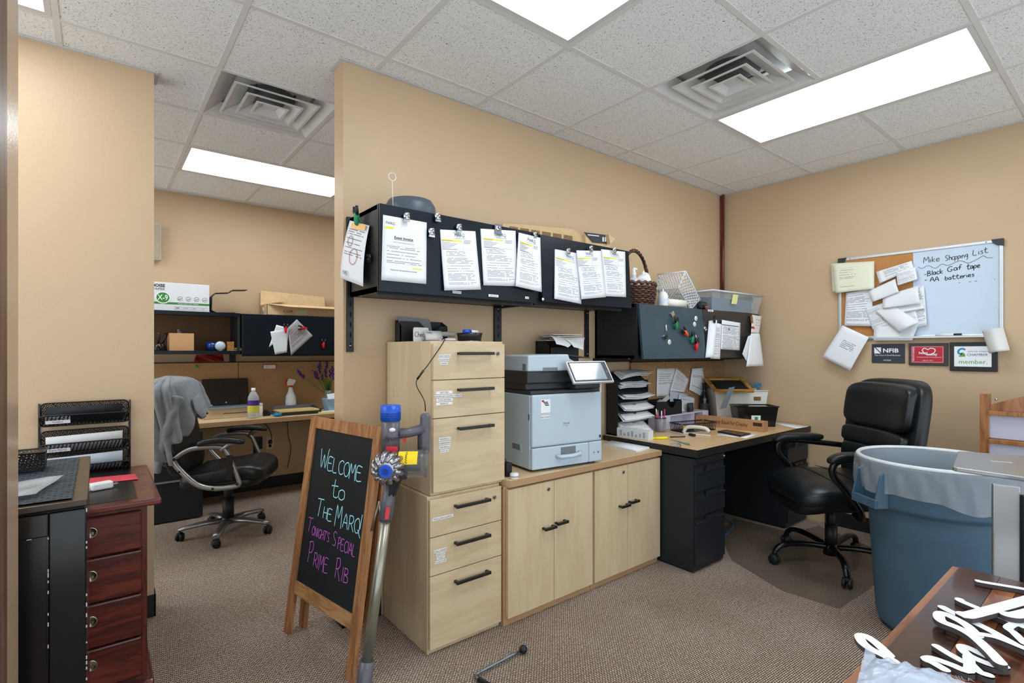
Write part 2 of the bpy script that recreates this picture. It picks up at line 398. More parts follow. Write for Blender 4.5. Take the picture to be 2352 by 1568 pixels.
# ---- vents
VM = mat('vent_plastic', 'd4d4d3', rough=0.3, var=0.03, vscale=6)
VD = mat('vent_duct_dark', '55585b', rough=0.6)
for (i, j), lab in zip(VENTS, ('square ceiling air vent beside the long light panel on the right', 'square ceiling air vent in the far left room')):
    t = thing('ceiling_vent', lab, 'vent', (gx(i)+TS/2, gy(j)+TS/2, CEIL), 0, 'square ceiling vents')
    def rings(r0, z0, r1, z1, th=.004):
        m = MB(); sq = lambda r, z: [(-r, -r, z), (r, -r, z), (r, r, z), (-r, r, z)]
        vs = sq(r0, z0)+sq(r1, z1)+sq(r0-th, z0+th)+sq(r1-th, z1+th)
        fs = []
        for a in range(4):
            b_ = (a+1) % 4
            fs += [(a, b_, 4+b_, 4+a), (8+b_, 8+a, 12+a, 12+b_), (b_, a, 8+a, 8+b_), (4+a, 4+b_, 12+b_, 12+a)]
        m._add(vs, fs); return m
    pan = rings(.292, .0, .215, .055); pan.box(-.292, .292, -.292, .292, .075, .08)
    fixn(pan.build('pan', VM, t))
    MB().lathe([(.001, .074), (.14, .074), (.14, .068), (.001, .068)], 32).build('duct_opening', VD, t)
    for r0, z0, r1, z1 in ((.222, .002, .135, .040), (.150, -.004, .08, .032), (.086, -.008, .034, .020)):
        o = fixn(rings(r0-.010, z0, r1, z1, .004).build('deflector_ring', VM, t))
        lip = MB(); e = .013; R = r0
        lip.box(-R, R, -R, -R+e, z0-.004, z0).box(-R, R, R-e, R, z0-.004, z0).box(-R, -R+e, -R+e, R-e, z0-.004, z0).box(R-e, R, -R+e, R-e, z0-.004, z0)
        lip.build('ring_lip', VM, o)
    MB().box(-.036, .036, -.036, .036, .012, .020).build('center_plate', VM, t)
    for sx in (-1, 1): MB().box(sx*.1-.006, sx*.1+.006, -.16, .16, .046, .052).build('bracket', VD, t)
# ================================================================ CASE GOODS
MAPLE = wood('maple_laminate', 'c5ae8c', 'c9b391', 'cdb896', grain=(9, 9, 1.0), rough=0.38, rings=2.0)
MAPLEH = wood('maple_laminate_drawer', 'c4ad8b', 'c9b391', 'cdb997', grain=(1.4, 9, 9), rough=0.38, rings=2.0)
MAPLET = wood('maple_laminate_top', 'ceb48e', 'd2b893', 'd6bd99', grain=(1.0, 9, 9), rough=0.35, rings=2.0)
EDGE = mat('maple_edge_band', 'b08c68', rough=0.4, var=0.05)
KICK = mat('maple_shadow_panel', 'a98158', rough=0.5, var=0.05)
PULL = mat('black_pull_metal', '1b1a19', rough=0.35, var=0.02)
LOCK = mat('nickel_lock', '8d8d89', rough=0.3, metal=0.9, var=0.05)
DARK = mat('dark_gap', '14110f', rough=0.9)
LABW = mat('label_tape_white', 'e6e8ea', rough=0.5, var=0.02)
INK = mat('ink_black', '1c1d22', rough=0.7, var=0)
def pull(x0, x1, y, z, parent):
    m = MB(); m.box(x0, x1, y-.032, y-.02, z-.007, z+.007, bev=.0015)
    for x in (x0+.008, x1-.008): m.box(x-.006, x+.006, y-.022, y+.002, z-.005, z+.005)
    return m.build('handle', PULL, parent)
def lock(x, y, z, parent, r=.0095):
    o = MB().lathe([(.0005, -.004), (r*.35, -.004), (r*.4, -.0055), (r, -.005), (r, .001)], 20, (x, y, z), axis='Y').build('lock', LOCK, parent)
    MB().box(x-.0012, x+.0012, y-.0062, y-.004, z-.004, z+.004).build('keyhole', DARK, o); return o
def label_strip(x, y, z, w, h, txt, parent, tilt=0.0):
    M = frame((x, y, z), (math.cos(tilt), 0, math.sin(tilt)), (-math.sin(tilt), 0, math.cos(tilt)))
    o = MB(M).box(0, w, 0, h, 0, .0006).build('label', LABW, parent)
    if txt: text(txt, h*.78, M @ Matrix.Translation((w/2, h*.22, 0)), INK, 'lettering', o, 'CENTER', .001, xs=.82)
    return o
def pedestal(x0, x1, y0, y1, z0, z1, label, heights, kick):
    t = thing('file_pedestal', label, 'drawer cabinet', ((x0+x1)/2, (y0+y1)/2, z0)); ox, oy, oz = t.location
    X0, X1, Y0, Y1 = x0-ox, x1-ox, y0-oy, y1-oy; hh = z1-z0
    b = MB(); b.box(X0, X1, Y0+.02, Y1, 0 if not kick else 0, hh); bevel(b.build('body', MAPLE, t), .0015)
    z = hh-.012; drs = []
    for k, dh in enumerate(heights):
        d = MB(); d.box(X0+.004, X1-.002, Y0, Y0+.019, z-dh+.004, z, bev=.0015); o = d.build('drawer', MAPLEH, t)
        drs.append((o, z, dh)); z -= dh
    for o, zt, dh in drs:
        pull(X0+.125, X1-.085, Y0, zt-(.045 if dh < .3 else .05), o)
    lock(X1-.045, Y0, drs[0][1]-.045, drs[0][0])
    return t, drs, (X0, X1, Y0, Y1)
# upper pedestal sits on the lower one
lo, ldr, q = pedestal(1.131, 1.531, 1.985, 2.445, 0, .695, 'light maple drawer pedestal standing on the carpet, labelled miscellaneous supplies', (.167, .17, .325), True)
up, udr, q2 = pedestal(1.148, 1.551, 1.985, 2.445, .697, 1.385, 'light maple drawer pedestal stacked on top of another, labels for markers and pens', (.165, .17, .33), True)
def labs(drs, k, lines, x, dz, X0, Y0, h=.0125):
    o, zt, dh = drs[k]
    for i, (s_, w, dx) in enumerate(lines): label_strip(X0+x+dx, Y0-.0008, zt-dz-i*h*1.32, w, h, s_, o)
labs(udr, 0, [('ERASE MARKERS', .062, .0), ('HIGHLIGHTERS', .058, -.004), ('SHARPIES', .04, .006)], .03, .062, q2[0], q2[2])
labs(udr, 1, [('SAFETY PINS', .085, .0), ('BINDER CLIPS, PUSH PINS, PAPERCLIPS', .14, -.004), ('STAPLE REMOVERS', .085, .002), ('SEWING KIT', .085, .0)], .016, .06, q2[0], q2[2])
labs(udr, 2, [('PENS/PENCILS', .062, .0), ('RUBBERBANDS', .062, .0), ('TAPE REFILLS', .056, .002), ('POST-ITS', .042, .008)], .03, .098, q2[0], q2[2], .0135)
labs(ldr, 0, [('MISCELLANEOUS SUPPLIES', .105, 0)], .016, .092, q[0], q[2])
labs(ldr, 1, [('CHALK MARKERS', .064, 0), ('WHITE OUT', .046, .01), ('STAPLES', .04, .013), ('BACKUP CLIPS', .058, .004)], .024, .068, q[0], q[2])
# two door cabinets and one worktop
def door_cab(x0, x1, y0, y1, h, label, xm):
    t = thing('base_cabinet', label, 'cabinet', ((x0+x1)/2, (y0+y1)/2, 0)); ox, oy, _ = t.location
    X0, X1, Y0, Y1 = x0-ox, x1-ox, y0-oy, y1-oy; XM = xm-ox
    b = MB().box(X0, X1, Y0+.022, Y1, 0, h); bevel(b.build('body', EDGE, t), .001)
    MB().box(X0, X1, Y0+.03, Y0+.034, h-.012, h).build('shadow_gap', DARK, t)
    a = MB().box(X0+.012, XM-.0015, Y0, Y0+.02, .042, h-.012, bev=.001).build('door', MAPLE, t)
    c = MB().box(XM+.0015, X1-.002, Y0, Y0+.02, .042, h-.012, bev=.001).build('door', MAPLE, t)
    pull(XM-.085, XM-.004, Y0, h-.245, a); pull(XM+.004, XM+.08, Y0, h-.235, c)
    lock(XM-.04, Y0, h-.05, a)
    return t
door_cab(1.536, 2.150, 1.955, 2.45, .678, 'light maple two-door cabinet under the printer', 1.852)
door_cab(2.154, 2.776, 1.955, 2.45, .678, 'light maple two-door cabinet beside the black desk', 2.452)
wt = thing('worktop', 'maple laminate worktop spanning both door cabinets', 'worktop', (2.16, 2.2, .678))
bevel(MB().box(1.5525-2.16, 2.78-2.16, 1.948-2.2, YP-2.2, 0, .034).build('top_panel', MAPLET, wt), .002)
MB().box(1.5525-2.16, 2.78-2.16, 1.9465-2.2, 1.9482-2.2, .001, .033).build('edge_band', EDGE, wt)
# ---- desk on the right
DM = mat('black_desk_metal', '1d2127', rough=0.45, var=0.08, vscale=60, spec=0.4)
DT = wood('desk_laminate_top', 'cda878', 'd4b083', 'dab98f', grain=(1.0, 9, 9), rough=0.35, rings=2.0)
DE = mat('desk_edge_black', '1d1c1d', rough=0.4, var=0.05)
desk = thing('office_desk', 'black steel desk with maple laminate top against the far corner', 'desk', (3.6, 2.07, 0))
ox, oy = 3.6, 2.07
bevel(MB().box(2.79-ox, 4.40-ox, 1.705-oy, 2.43-oy, .729, .748).build("desktop", DT, desk), .002)
MB().box(2.784-ox, 4.402-ox, 1.70-oy, 2.435-oy, .70, .7465).build("desktop_edge", DE, desk)
def desk_ped(x0, x1, lockx):
    MB().box(x0-ox, x1-ox, 1.73-oy, 2.42-oy, .012, .69).build('pedestal', DM, desk)
    MB().box(x0+.012-ox, x1-.012-ox, 1.745-oy, 2.40-oy, 0, .012).build('plinth', DARK, desk)
    MB().box(x0+.003-ox, x1-.003-ox, 1.718-oy, 1.73-oy, .652, .69).build('lock_rail', DM, desk)
    zt = .648
    for dh in (.155, .15, .30):
        z1_ = zt-.003; z0_ = zt-dh
        d = MB().box(x0+.006-ox, x1-.004-ox, 1.716-oy, 1.731-oy, z0_, z1_-.045).build('drawer', DM, desk)
        # recessed pull: sloping tray across the top of the drawer with a centre finger cup
        MB().box(x0+.006-ox, x1-.004-ox, 1.726-oy, 1.731-oy, z1_-.045, z1_).build('pull_recess', DARK, d)
        w = x1-x0; cm = (x0+x1)/2
        pl = MB(); pl.prism([(1.716-oy, z1_-.045), (1.709-oy, z1_-.043), (1.709-oy, z1_-.038), (1.728-oy, z1_-.034)], x0+.006-ox, x1-.004-ox, 'YZ')
        pl.build('pull_lip', DM, d)
        cup = MB(); n = 10
        cup.box(cm-.06-ox, cm+.075-ox, 1.712-oy, 1.7165-oy, z1_-.045, z1_-.008)
        cup.build('pull_plate', DM, d)
        MB().prism([(cm-.04-ox+.095*i/n, z1_-.036+.016*math.sin(PI*i/n)) for i in range(n+1)], 1.7105-oy, 1.7122-oy, 'XZ').build('finger_cup', DARK, d)
        zt -= dh
    lk = MB().lathe([(.0005, -.008), (.006, -.008), (.008, -.006), (.008, 0)], 16, (lockx-ox, 1.718-oy, .672), axis='Y').build('lock', mat('chrome', 'd5d7d9', rough=0.12, metal=1.0, var=0), desk)
desk_ped(2.79, 3.13, 3.115)
desk_ped(4.03, 4.395, 4.37)
MB().box(3.13-ox, 4.03-ox, 2.30-oy, 2.32-oy, .18, .69).build('modesty_panel', DM, desk)
# ---- far desk in the left room
FT = wood('far_desk_top', 'd6b88a', 'dcc094', 'e0c8a2', grain=(1, 8, 8), rough=0.4)
fd = thing('office_desk', 'long desk with pale laminate top in the far left room', 'desk', (1.3, 5.15, 0))
MB().box(.3-1.3, 2.6-1.3, 4.95-5.15, 5.39-5.15, .715, .74).build('desktop', FT, fd)
MB().box(.3-1.3, 2.6-1.3, 4.93-5.15, 4.951-5.15, .70, .738).build('desktop_edge', EDGE, fd)
MB().box(.3-1.3, 2.6-1.3, 4.96-5.15, 5.385-5.15, .69, .715).build('under_frame', DE, fd)
MB().box(.25-1.3, .66-1.3, 4.80-5.15, 5.385-5.15, .012, .69).build('pedestal', DM, fd)
MB().box(.25-1.3, .66-1.3, 4.785-5.15, 4.80-5.15, .315, .328).build('pedestal_rail', mat('steel_strip', '9da0a4', rough=0.3, metal=.9), fd)
MB().box(1.86-1.3, 2.3-1.3, 5.0-5.15, 5.385-5.15, .012, .69).build('pedestal', DM, fd)
# ---- overhead cabinets on wall rails
BCAB = mat('black_cabinet_paint', '0c1722', rough=0.3, var=0.12, vscale=14, spec=0.3, var_rough=0.06)
BSIDE = mat('black_cabinet_side', '1f2226', rough=0.4, var=0.06)
RAILM = mat('black_rail_steel', '17181a', rough=0.4)
SCREW = mat('screw_steel', 'c9c9c6', rough=0.25, metal=1, var=0)
def rail(x, y, z0, z1, label, w=.032):
    t = thing('wall_rail', label, 'rail', (x, y, z0))
    MB().box(-w/2, w/2, -.016, 0, 0, z1-z0).build('upright', RAILM, t)
    sl = MB(); n = int((z1-z0)/.05)
    for i in range(n): sl.box(-.004, .004, -.0166, -.016, .02+i*.05, .045+i*.05)
    tag(sl.build('slots', DARK, t), kind='stuff')
    for z in (.03, (z1-z0)-.02): MB().lathe([(.0005, -.004), (.004, -.003), (.005, 0)], 12, (0, -.016, z), axis='Y').build('screw', SCREW, t)
rail(.957, YP, 1.335, 1.99, 'black slotted wall rail at the left end of the dividing wall')
rail(1.858, YP, 1.05, 1.61, 'black slotted wall rail above the tall maple drawers', .05)
rail(2.63, YP, 1.29, 1.62, 'black slotted wall rail beside the black file box', .032)
def overhead(name, label, x0, x1, yf, yb, z0, z1, doors, dm=None):
    t = thing(name, label, 'cabinet', ((x0+x1)/2, (yf+yb)/2, z0)); o3 = t.location
    f = lambda *a: (a[0]-o3[0], a[1]-o3[0], a[2]-o3[1], a[3]-o3[1], a[4]-o3[2], a[5]-o3[2])
    MB().box(*f(x0, x1, yf+.03, yb, z0, z0+.02)).build('bottom_panel', BSIDE, t)
    MB().box(*f(x0, x1, yf+.03, yb, z1-.02, z1)).build('top_panel', BSIDE, t)
    MB().box(*f(x0, x0+.018, yf+.012, yb, z0, z1)).build('side_panel', BSIDE, t)
    MB().box(*f(x1-.018, x1, yf+.012, yb, z0, z1)).build('side_panel', BSIDE, t)
    MB().box(*f(x0, x1, yb-.02, yb, z0, z1)).build('back_panel', BSIDE, t)
    MB().box(*f(x0+.01, x1-.01, yf+.05, yf+.065, z0-.018, z0)).build('front_rail', RAILM, t)
    for i, (a, b2, tilt) in enumerate(doors):
        d = MB(); za, zb = z0-.004-o3[2], z1-.001-o3[2]; A, B_ = a-o3[0], b2-o3[0]; Y0_ = yf-o3[1]
        vs = [(A, Y0_-tilt, za), (B_, Y0_-tilt, za), (B_, Y0_-tilt+.02, za), (A, Y0_-tilt+.02, za), (A, Y0_, zb), (B_, Y0_, zb), (B_, Y0_+.02, zb), (A, Y0_+.02, zb)]
        d._add(vs, [(0, 3, 2, 1), (4, 5, 6, 7), (0, 1, 5, 4), (1, 2, 6, 5), (2, 3, 7, 6), (3, 0, 4, 7)])
        bevel(d.build('door', dm or BCAB, t), .002)
    for x in (x0+.03, x1-.03):
        for y in (yf+.1, yb-.06): MB().lathe([(.0005, -.003), (.006, -.003), (.007, 0)], 10, (x-o3[0], y-o3[1], 0)).build('screw', SCREW, t)
    return t
Y1F = 2.10
oh1 = overhead('overhead_cabinet', 'wide black overhead cabinet with one long door hung with contract papers', .954, 1.874, Y1F, YP-.017, 1.603, 1.982, [(.954, 1.874, 0)])
oh2 = overhead('overhead_cabinet', 'black overhead cabinet with three contracts on its slightly open door', 1.879, 2.645, Y1F, YP-.017, 1.613, 1.978, [(1.884, 2.645, .025)])
MB().box(2.0-oh1.location.x-.15, 1.874-oh1.location.x, YP-.03-oh1.location.y, Y1F+.08-oh1.location.y, -.012, -.002).build('bracket', RAILM, oh1)
Y2F = 2.085
oh3 = overhead('overhead_cabinet', 'black overhead cabinet with magnets on its door, above the corner desk', 2.722, 3.475, Y2F, YP-.002, 1.29, 1.648, [(2.735, 3.475, .035)], mat('black_door_baked_sheen', '33454f', rough=.3, var=.08, vscale=14))  # bluish light reflected by the tilted black door is put into its base colour
oh4 = overhead('overhead_cabinet', 'black overhead cabinet in the corner with papers hung on its door', 3.48, 4.36, Y2F, YP-.002, 1.29, 1.648, [(3.485, 4.355, .005)], mat('grey_door_paint', '2c2c2e', rough=.35, var=.08, vscale=14))
MB().box(2.7-oh3.location.x, 4.38-oh3.location.x, YP-.05-oh3.location.y, YP-.002-oh3.location.y, -.03, -.001).build('rear_rail', RAILM, oh3)
# ---- far room shelf and cabinet
YFS = 5.08
sh = thing('open_shelf', 'black open wall shelf in the far left room', 'shelf', (.62, 5.25, 1.33))
for nm, b_ in (('shelf_board', (.2, .985, YFS, YB-.01, 1.325, 1.34)), ('shelf_board', (.2, .985, YFS, YB-.01, 1.655, 1.672)), ('shelf_lip', (.2, .985, YFS-.006, YFS, 1.312, 1.342)), ('shelf_lip', (.2, .985, YFS-.006, YFS, 1.642, 1.673)), ('side_panel', (.965, .985, YFS, YB-.01, 1.31, 1.672))):
    MB().box(b_[0]-.62, b_[1]-.62, b_[2]-5.25, b_[3]-5.25, b_[4]-1.33, b_[5]-1.33).build(nm, BSIDE if nm != 'shelf_lip' else BCAB, sh)
MB().box(.2-.62, .98-.62, YB-.02-5.25, YB-.008-5.25, 1.33-1.33, 1.66-1.33).build('back_panel', mat('shelf_back_brown', '6d5138', rough=0.7), sh)
oh5 = overhead('overhead_cabinet', 'black overhead cabinet in the far left room with papers on its door', 1.0, 2.0, YFS-.01, YB-.01, 1.31, 1.672, [(1.01, 1.99, 0)])
rail(.985, YB, 1.2, 1.33, 'black wall rail under the far shelf', .05)
# tackboard panels
def fabric(name, c):
    m = mat(name, c, rough=0.9, var=0.10, vscale=90, bump=0.3, bscale=220, spec=0.1, stretch=(1, 1, .5)); return m
FAB = fabric('tackboard_fabric', 'b08c66')
FAB2 = mat('tackboard_fabric_dashes', 'a17b55', rough=0.9, var=0, spec=0.1)
_N, _L, _b = nodes_of(FAB2)
tc = _N.new('ShaderNodeTexCoord'); mp = _N.new('ShaderNodeMapping'); mp.inputs['Rotation'].default_value = (0, .5, 0); mp.inputs['Scale'].default_value = (120, 60, 45); _L.new(tc.outputs['Object'], mp.inputs[0])
vv = _N.new('ShaderNodeTexVoronoi'); vv.inputs['Scale'].default_value = 1.0; _L.new(mp.outputs[0], vv.inputs['Vector'])
rr = ramp(_N, [(0.0, 'c6a47e'), (0.28, 'bb9872'), (0.36, 'a5835e'), (1, 'a07d58')]); _L.new(vv.outputs['Distance'], rr.inputs[0]); _L.new(rr.outputs[0], _b.inputs['Base Color'])
def tack(x0, x1, y1, z0, z1, m, label):
    t = thing('tackboard', label, 'tackboard', ((x0+x1)/2, y1, z0)); w = (x1-x0)/2
    bevel(MB().box(-w, w, -.022, 0, 0, z1-z0).build('fabric_panel', m, t), .004)
    MB().box(-w, w, -.023, 0, z1-z0, z1-z0+.006).build('cap_rail', DARK, t)
tack(3.1, 3.532, YP, .74, 1.254, FAB2, 'narrow tan fabric tackboard behind the file sorter')
tack(3.536, XW-.005, YP, .74, 1.254, FAB2, 'wide tan fabric tackboard in the corner above the desk')
tack(.25, 1.03, YB-.01, .745, 1.232, FAB, 'tan fabric tackboard behind the laptop')
tack(1.034, 2.4, YB-.01, .745, 1.232, FAB, 'tan fabric tackboard behind the spray bottle')
# ================================================================ LEFT FOREGROUND
def mesh_mat(name, col, scale=170, fill=0.5):
    """woven steel mesh with real holes"""
    m = mat(name, col, rough=0.4, var=0, metal=0.3); N, L, b = nodes_of(m); out = N['Material Output']
    tc = N.new('ShaderNodeTexCoord'); mp = N.new('ShaderNodeMapping'); mp.inputs['Scale'].default_value = (scale,)*3; mp.inputs['Rotation'].default_value = (0.6, 0.4, 0.785)
    L.new(tc.outputs['Object'], mp.inputs[0])
    v = N.new('ShaderNodeTexVoronoi'); v.inputs['Scale'].default_value = 1; v.inputs['Randomness'].default_value = 0.15; L.new(mp.outputs[0], v.inputs['Vector'])
    gt = N.new('ShaderNodeMath'); gt.operation = 'GREATER_THAN'; gt.inputs[1].default_value = fill; L.new(v.outputs['Distance'], gt.inputs[0])
    tr_ = N.new('ShaderNodeBsdfTransparent'); mx = N.new('ShaderNodeMixShader'); L.new(gt.outputs[0], mx.inputs[0]); L.new(tr_.outputs[0], mx.inputs[1]); L.new(b.outputs[0], mx.inputs[2])
    L.new(mx.outputs[0], out.inputs[0]); return m
MESH = mesh_mat('black_steel_mesh', '15161a', 190, 0.42)
WIRE = mat('black_wire', '101114', rough=0.3, var=0)
PAPER = mat('white_paper', 'e4e6ea', rough=0.8, var=0.02, vscale=5, spec=0.2)
# ---- mahogany chest
MAH = wood('mahogany', '3c120e', '561c15', '6a281d', grain=(1.2, 10, 10), rough=0.28, coat=0.35, rings=2.4)
MAHV = wood('mahogany_upright', '3a110d', '521a14', '64251b', grain=(10, 10, 1.2), rough=0.28, coat=0.35, rings=2.4)
ch = thing('mahogany_chest', 'mahogany red chest of drawers with dark inlaid top below the wall file', 'chest', (-.015, 2.8, 0))
MB().box(-.168, .168, -.30, .345, .05, .745).build('body', MAHV, ch)
bevel(MB().box(-.19, .19, -.34, .35, 0, .05).build('plinth', MAHV, ch), .012, 3)
tp = MB(); tp.box(-.175, .178, -.33, .35, .735, .748).box(-.205, .208, -.40, .352, .748, .772); bevel(tp.build('top', MAH, ch), .008, 3)
MB().box(-.17, .135, -.345, .31, .772, .7732).build('leather_inlay', mat('inlay_leather', '17110f', rough=0.35, var=0.1), ch)
BRASS = mat('nickel_ring_pull', 'b3aca0', rough=0.25, metal=1, var=0.05)
for z0, z1 in ((.568, .716), (.397, .562), (.229, .391), (.068, .223)):
    d = MB(); d.box(-.155, .15, -.318, -.30, z0, z1); o = bevel(d.build('drawer', MAH, ch), .007, 2)
    MB().box(-.158, .153, -.304, -.299, z0-.004, z0).build('shadow_line', DARK, o)
    zc = (z0+z1)/2+.02
    k = MB().lathe([(.0005, -.003), (.016, -.003), (.019, -.005), (.021, -.003), (.021, .001)], 24, (-.006, -.318, zc), axis='Y').build('pull_plate', BRASS, o)
    MB().box(-.0025, .0025, -.0235-.3, -.0035-.3-.012, zc-.007, zc+.003).build('pull_ring', BRASS, k)
# things on the chest
sheet('red_envelope', [(-.155, 2.98, .776), (.135, 2.93, .776), (.14, 2.80, .776), (-.15, 2.84, .776)], mat('red_paper', 'd0424f', rough=0.7), 'red paper envelope on the mahogany chest', 'envelope')
pg = thing('plug_adapter', 'white plug adapter with cord lying on the mahogany chest', 'adapter', (.018, 2.70, .774), .3)
WP = mat('white_plastic', 'e3e3e0', rough=0.35, var=0.02)
bevel(MB().box(-.045, .03, -.02, .02, 0, .03).build('body', WP, pg), .008, 3)
for y in (-.007, .007): MB().box(.03, .048, y-.001, y+.001, .012, .018).build('prong', BRASS, pg)
MB().tube(smooth_pts([(-.045, 0, .015), (-.06, -.01, .01), (-.055, -.03, .006), (-.075, -.05, .004)]), .002).build('cord', WP, pg)
# ---- black worn cabinet
BG = mat('black_lacquer', '0b0c0e', rough=0.16, var=0.1, vscale=5, spec=0.55)
WORN = mat('worn_white_edge', 'c9c8c4', rough=0.8)
BTOP = mat('black_cabinet_top', '3a2b1e', rough=0.3, var=0.15)
bc = thing('black_cabinet', 'tall glossy black cabinet with scuffed white edges at the left edge', 'cabinet', (-.27, 1.85, 0))
bevel(MB().box(-.25, .25, -.31, .31, .0, .985).build('body', BG, bc), .004)
bevel(MB().box(-.252, .252, -.318, .312, .985, 1.0).build('top', BTOP, bc), .003)
fr = MB(); fr.box(-.25, -.20, -.322, -.31, .02, .98).box(.185, .25, -.322, -.31, .02, .98).box(-.2, .185, -.322, -.31, .93, .98).box(-.2, .185, -.322, -.31, .02, .09)
bevel(fr.build('front_frame', BG, bc), .003)
for k in range(3): MB().box(-.198+k*.128, -.075+k*.128, -.3165, -.31, .09, .93).build('door_panel', BG, bc)
wn = MB(); random.seed(3)
for z in [i*.012 for i in range(5, 82)]:
    if random.random() < .38: wn.box(.249, .2512, -.3226, -.3215, z, z+random.uniform(.003, .010))
    if random.random() < .30: wn.box(.1838, .1856, -.3226, -.3215, z, z+random.uniform(.004, .012))
for x in [i*.01 for i in range(-19, 18)]:
    if random.random() < .5: wn.box(x, x+.008, -.3226, -.3215, .9295, .9308)
tag(wn.build('paint_scuffs', WORN, bc), kind='stuff')
# woven runner
WV = mat('woven_runner', '1d2a36', rough=0.7, var=0); N, L, b = nodes_of(WV)
tc = N.new('ShaderNodeTexCoord'); br = N.new('ShaderNodeTexBrick'); br.inputs['Scale'].default_value = 1; br.inputs['Brick Width'].default_value = .022; br.inputs['Row Height'].default_value = .013; br.inputs['Mortar Size'].default_value = .003
br.inputs['Color1'].default_value = lin('3a5064'); br.inputs['Color2'].default_value = lin('2a3c4c'); br.inputs['Mortar'].default_value = lin('0c1218'); L.new(tc.outputs['Object'], br.inputs['Vector']); L.new(br.outputs[0], b.inputs['Base Color'])
bp = N.new('ShaderNodeBump'); bp.inputs['Strength'].default_value = 1; bp.inputs['Distance'].default_value = .004; bp.invert = True; L.new(br.outputs['Fac'], bp.inputs['Height']); L.new(bp.outputs[0], b.inputs['Normal'])
mb = MB(); mb.grid(lambda u, v: (-.50+.455*u+.0025*math.sin(v*90), 1.55+.58*v, 1.004+.0015*math.sin(u*40)*math.sin(v*50)), 40, 40)
tag(mb.build('woven_mat', WV), 'dark blue woven mat on the black cabinet', 'mat')
# zip bag with a card
zb = thing('zip_bag', 'clear plastic zip bag holding white paper on the woven mat', 'bag', (-.17, 1.66, 1.007))
CLR = mat('clear_film', 'dfe3e6', rough=0.15, var=0, alpha=0.4)
sheet('film', [(-.12, .1, .004), (.10, .13, .004), (.06, -.06, .004), (-.14, -.09, .004)], CLR, parent=zb, curl=lambda u, v: .003*math.sin(u*9)*math.sin(v*7)+.003)
sheet('paper_inside', [(-.11, .05, .001), (-.02, .07, .001), (-.04, -.03, .001), (-.13, -.05, .001)], PAPER, parent=zb)
mb_ = thing('mesh_tray', 'small black mesh tray on the woven mat', 'tray', (-.145, 1.98, 1.007))
MB().box(-.09, .03, -.04, .04, 0, .05).build('mesh_box', MESH, mb_)
MB().tube([(-.09, -.04, .05), (.03, -.04, .05), (.03, .04, .05), (-.09, .04, .05)], .003, closed=True).build('rim', WIRE, mb_)
# ---- wall file with three pockets
wf = thing('wall_file', 'three-tier black wire mesh wall file on the left wall', 'wall file', (-.042, YL, .75))
for x in (-.165, .165): MB().tube([(x, -.006, 0), (x, -.006, .35)], .004).build('upright', WIRE, wf)
def rrect(w, h, r, n=4):
    p = []
    for cx_, cz, a in ((w/2-r, h-r, 0), (-w/2+r, h-r, 90), (-w/2+r, r, 180), (w/2-r, r, 270)):
        for k in range(n+1): t = math.radians(a+90*k/n); p.append((cx_+r*math.cos(t), cz+r*math.sin(t)))
    return p
for k, zb_ in enumerate((.262, .135, .03)):
    p = rrect(.318, .095, .02)
    back = [(x, -.012-.02*(z/.095), zb_+z*.95) for x, z in p]; front = [(x, -.05-.035*(z/.05), zb_-.012+z*.55) for x, z in p]
    pk = MB(); pk._add(back, [tuple(range(len(back)))]); pk._add(front, [tuple(range(len(front)))])
    pk._add([(-.155, -.012, zb_), (.155, -.012, zb_), (.155, -.05, zb_-.012), (-.155, -.05, zb_-.012)], [(0, 1, 2, 3)])
    o = pk.build('pocket', MESH, wf)
    MB().tube(back, .003, 6, closed=True).build('wire_rim', WIRE, o); MB().tube(front, .0035, 6, closed=True).build('wire_rim', WIRE, o)
    for x in (-.16, .16): MB().tube([(x, -.01, zb_+.06), (x, -.075, zb_+.03)], .003, 6).build('hook', WIRE, o)
    if k < 2:
        M = frame((-.14, -.0775, zb_+.006), (1, 0, 0), (0, -.3, 1))
        l_ = MB(M).box(0, .085, -.004, .03, .004, .005).build('label', LABW, o)
        for i, s_ in enumerate((('New Client', 'Folders'), ('Catering &', 'Event Menus'))[k]):
            text(s_, .0125, M @ Matrix.Translation((.0425, .015-i*.0145, 0)), INK, 'lettering', l_, 'CENTER', .0056, xs=.95)
for k, (zb_, lab, c) in enumerate(((.262, 'black folders in the top pocket of the wall file', '1a1c20'), (.13, 'white menus in the middle pocket of the wall file', 'e8e8e8'), (.034, 'white and blue sheets in the bottom pocket of the wall file', 'cfdbe6'))):
    mb = MB()
    m_ = mat('folder_'+c, c, rough=0.6)
    t = thing('folder_stack', lab, 'papers', (-.042, YL-.04, .75+zb_))
    for i in range(3):
        sheet('sheet', [(-.14, -.014-.006*i, .06+.006*i), (.135, -.014-.006*i, .066+.006*i), (.135, .01-.004*i, -.002), (-.14, .01-.004*i, -.002)], m_, parent=t, nu=2, nv=2, th=.002)
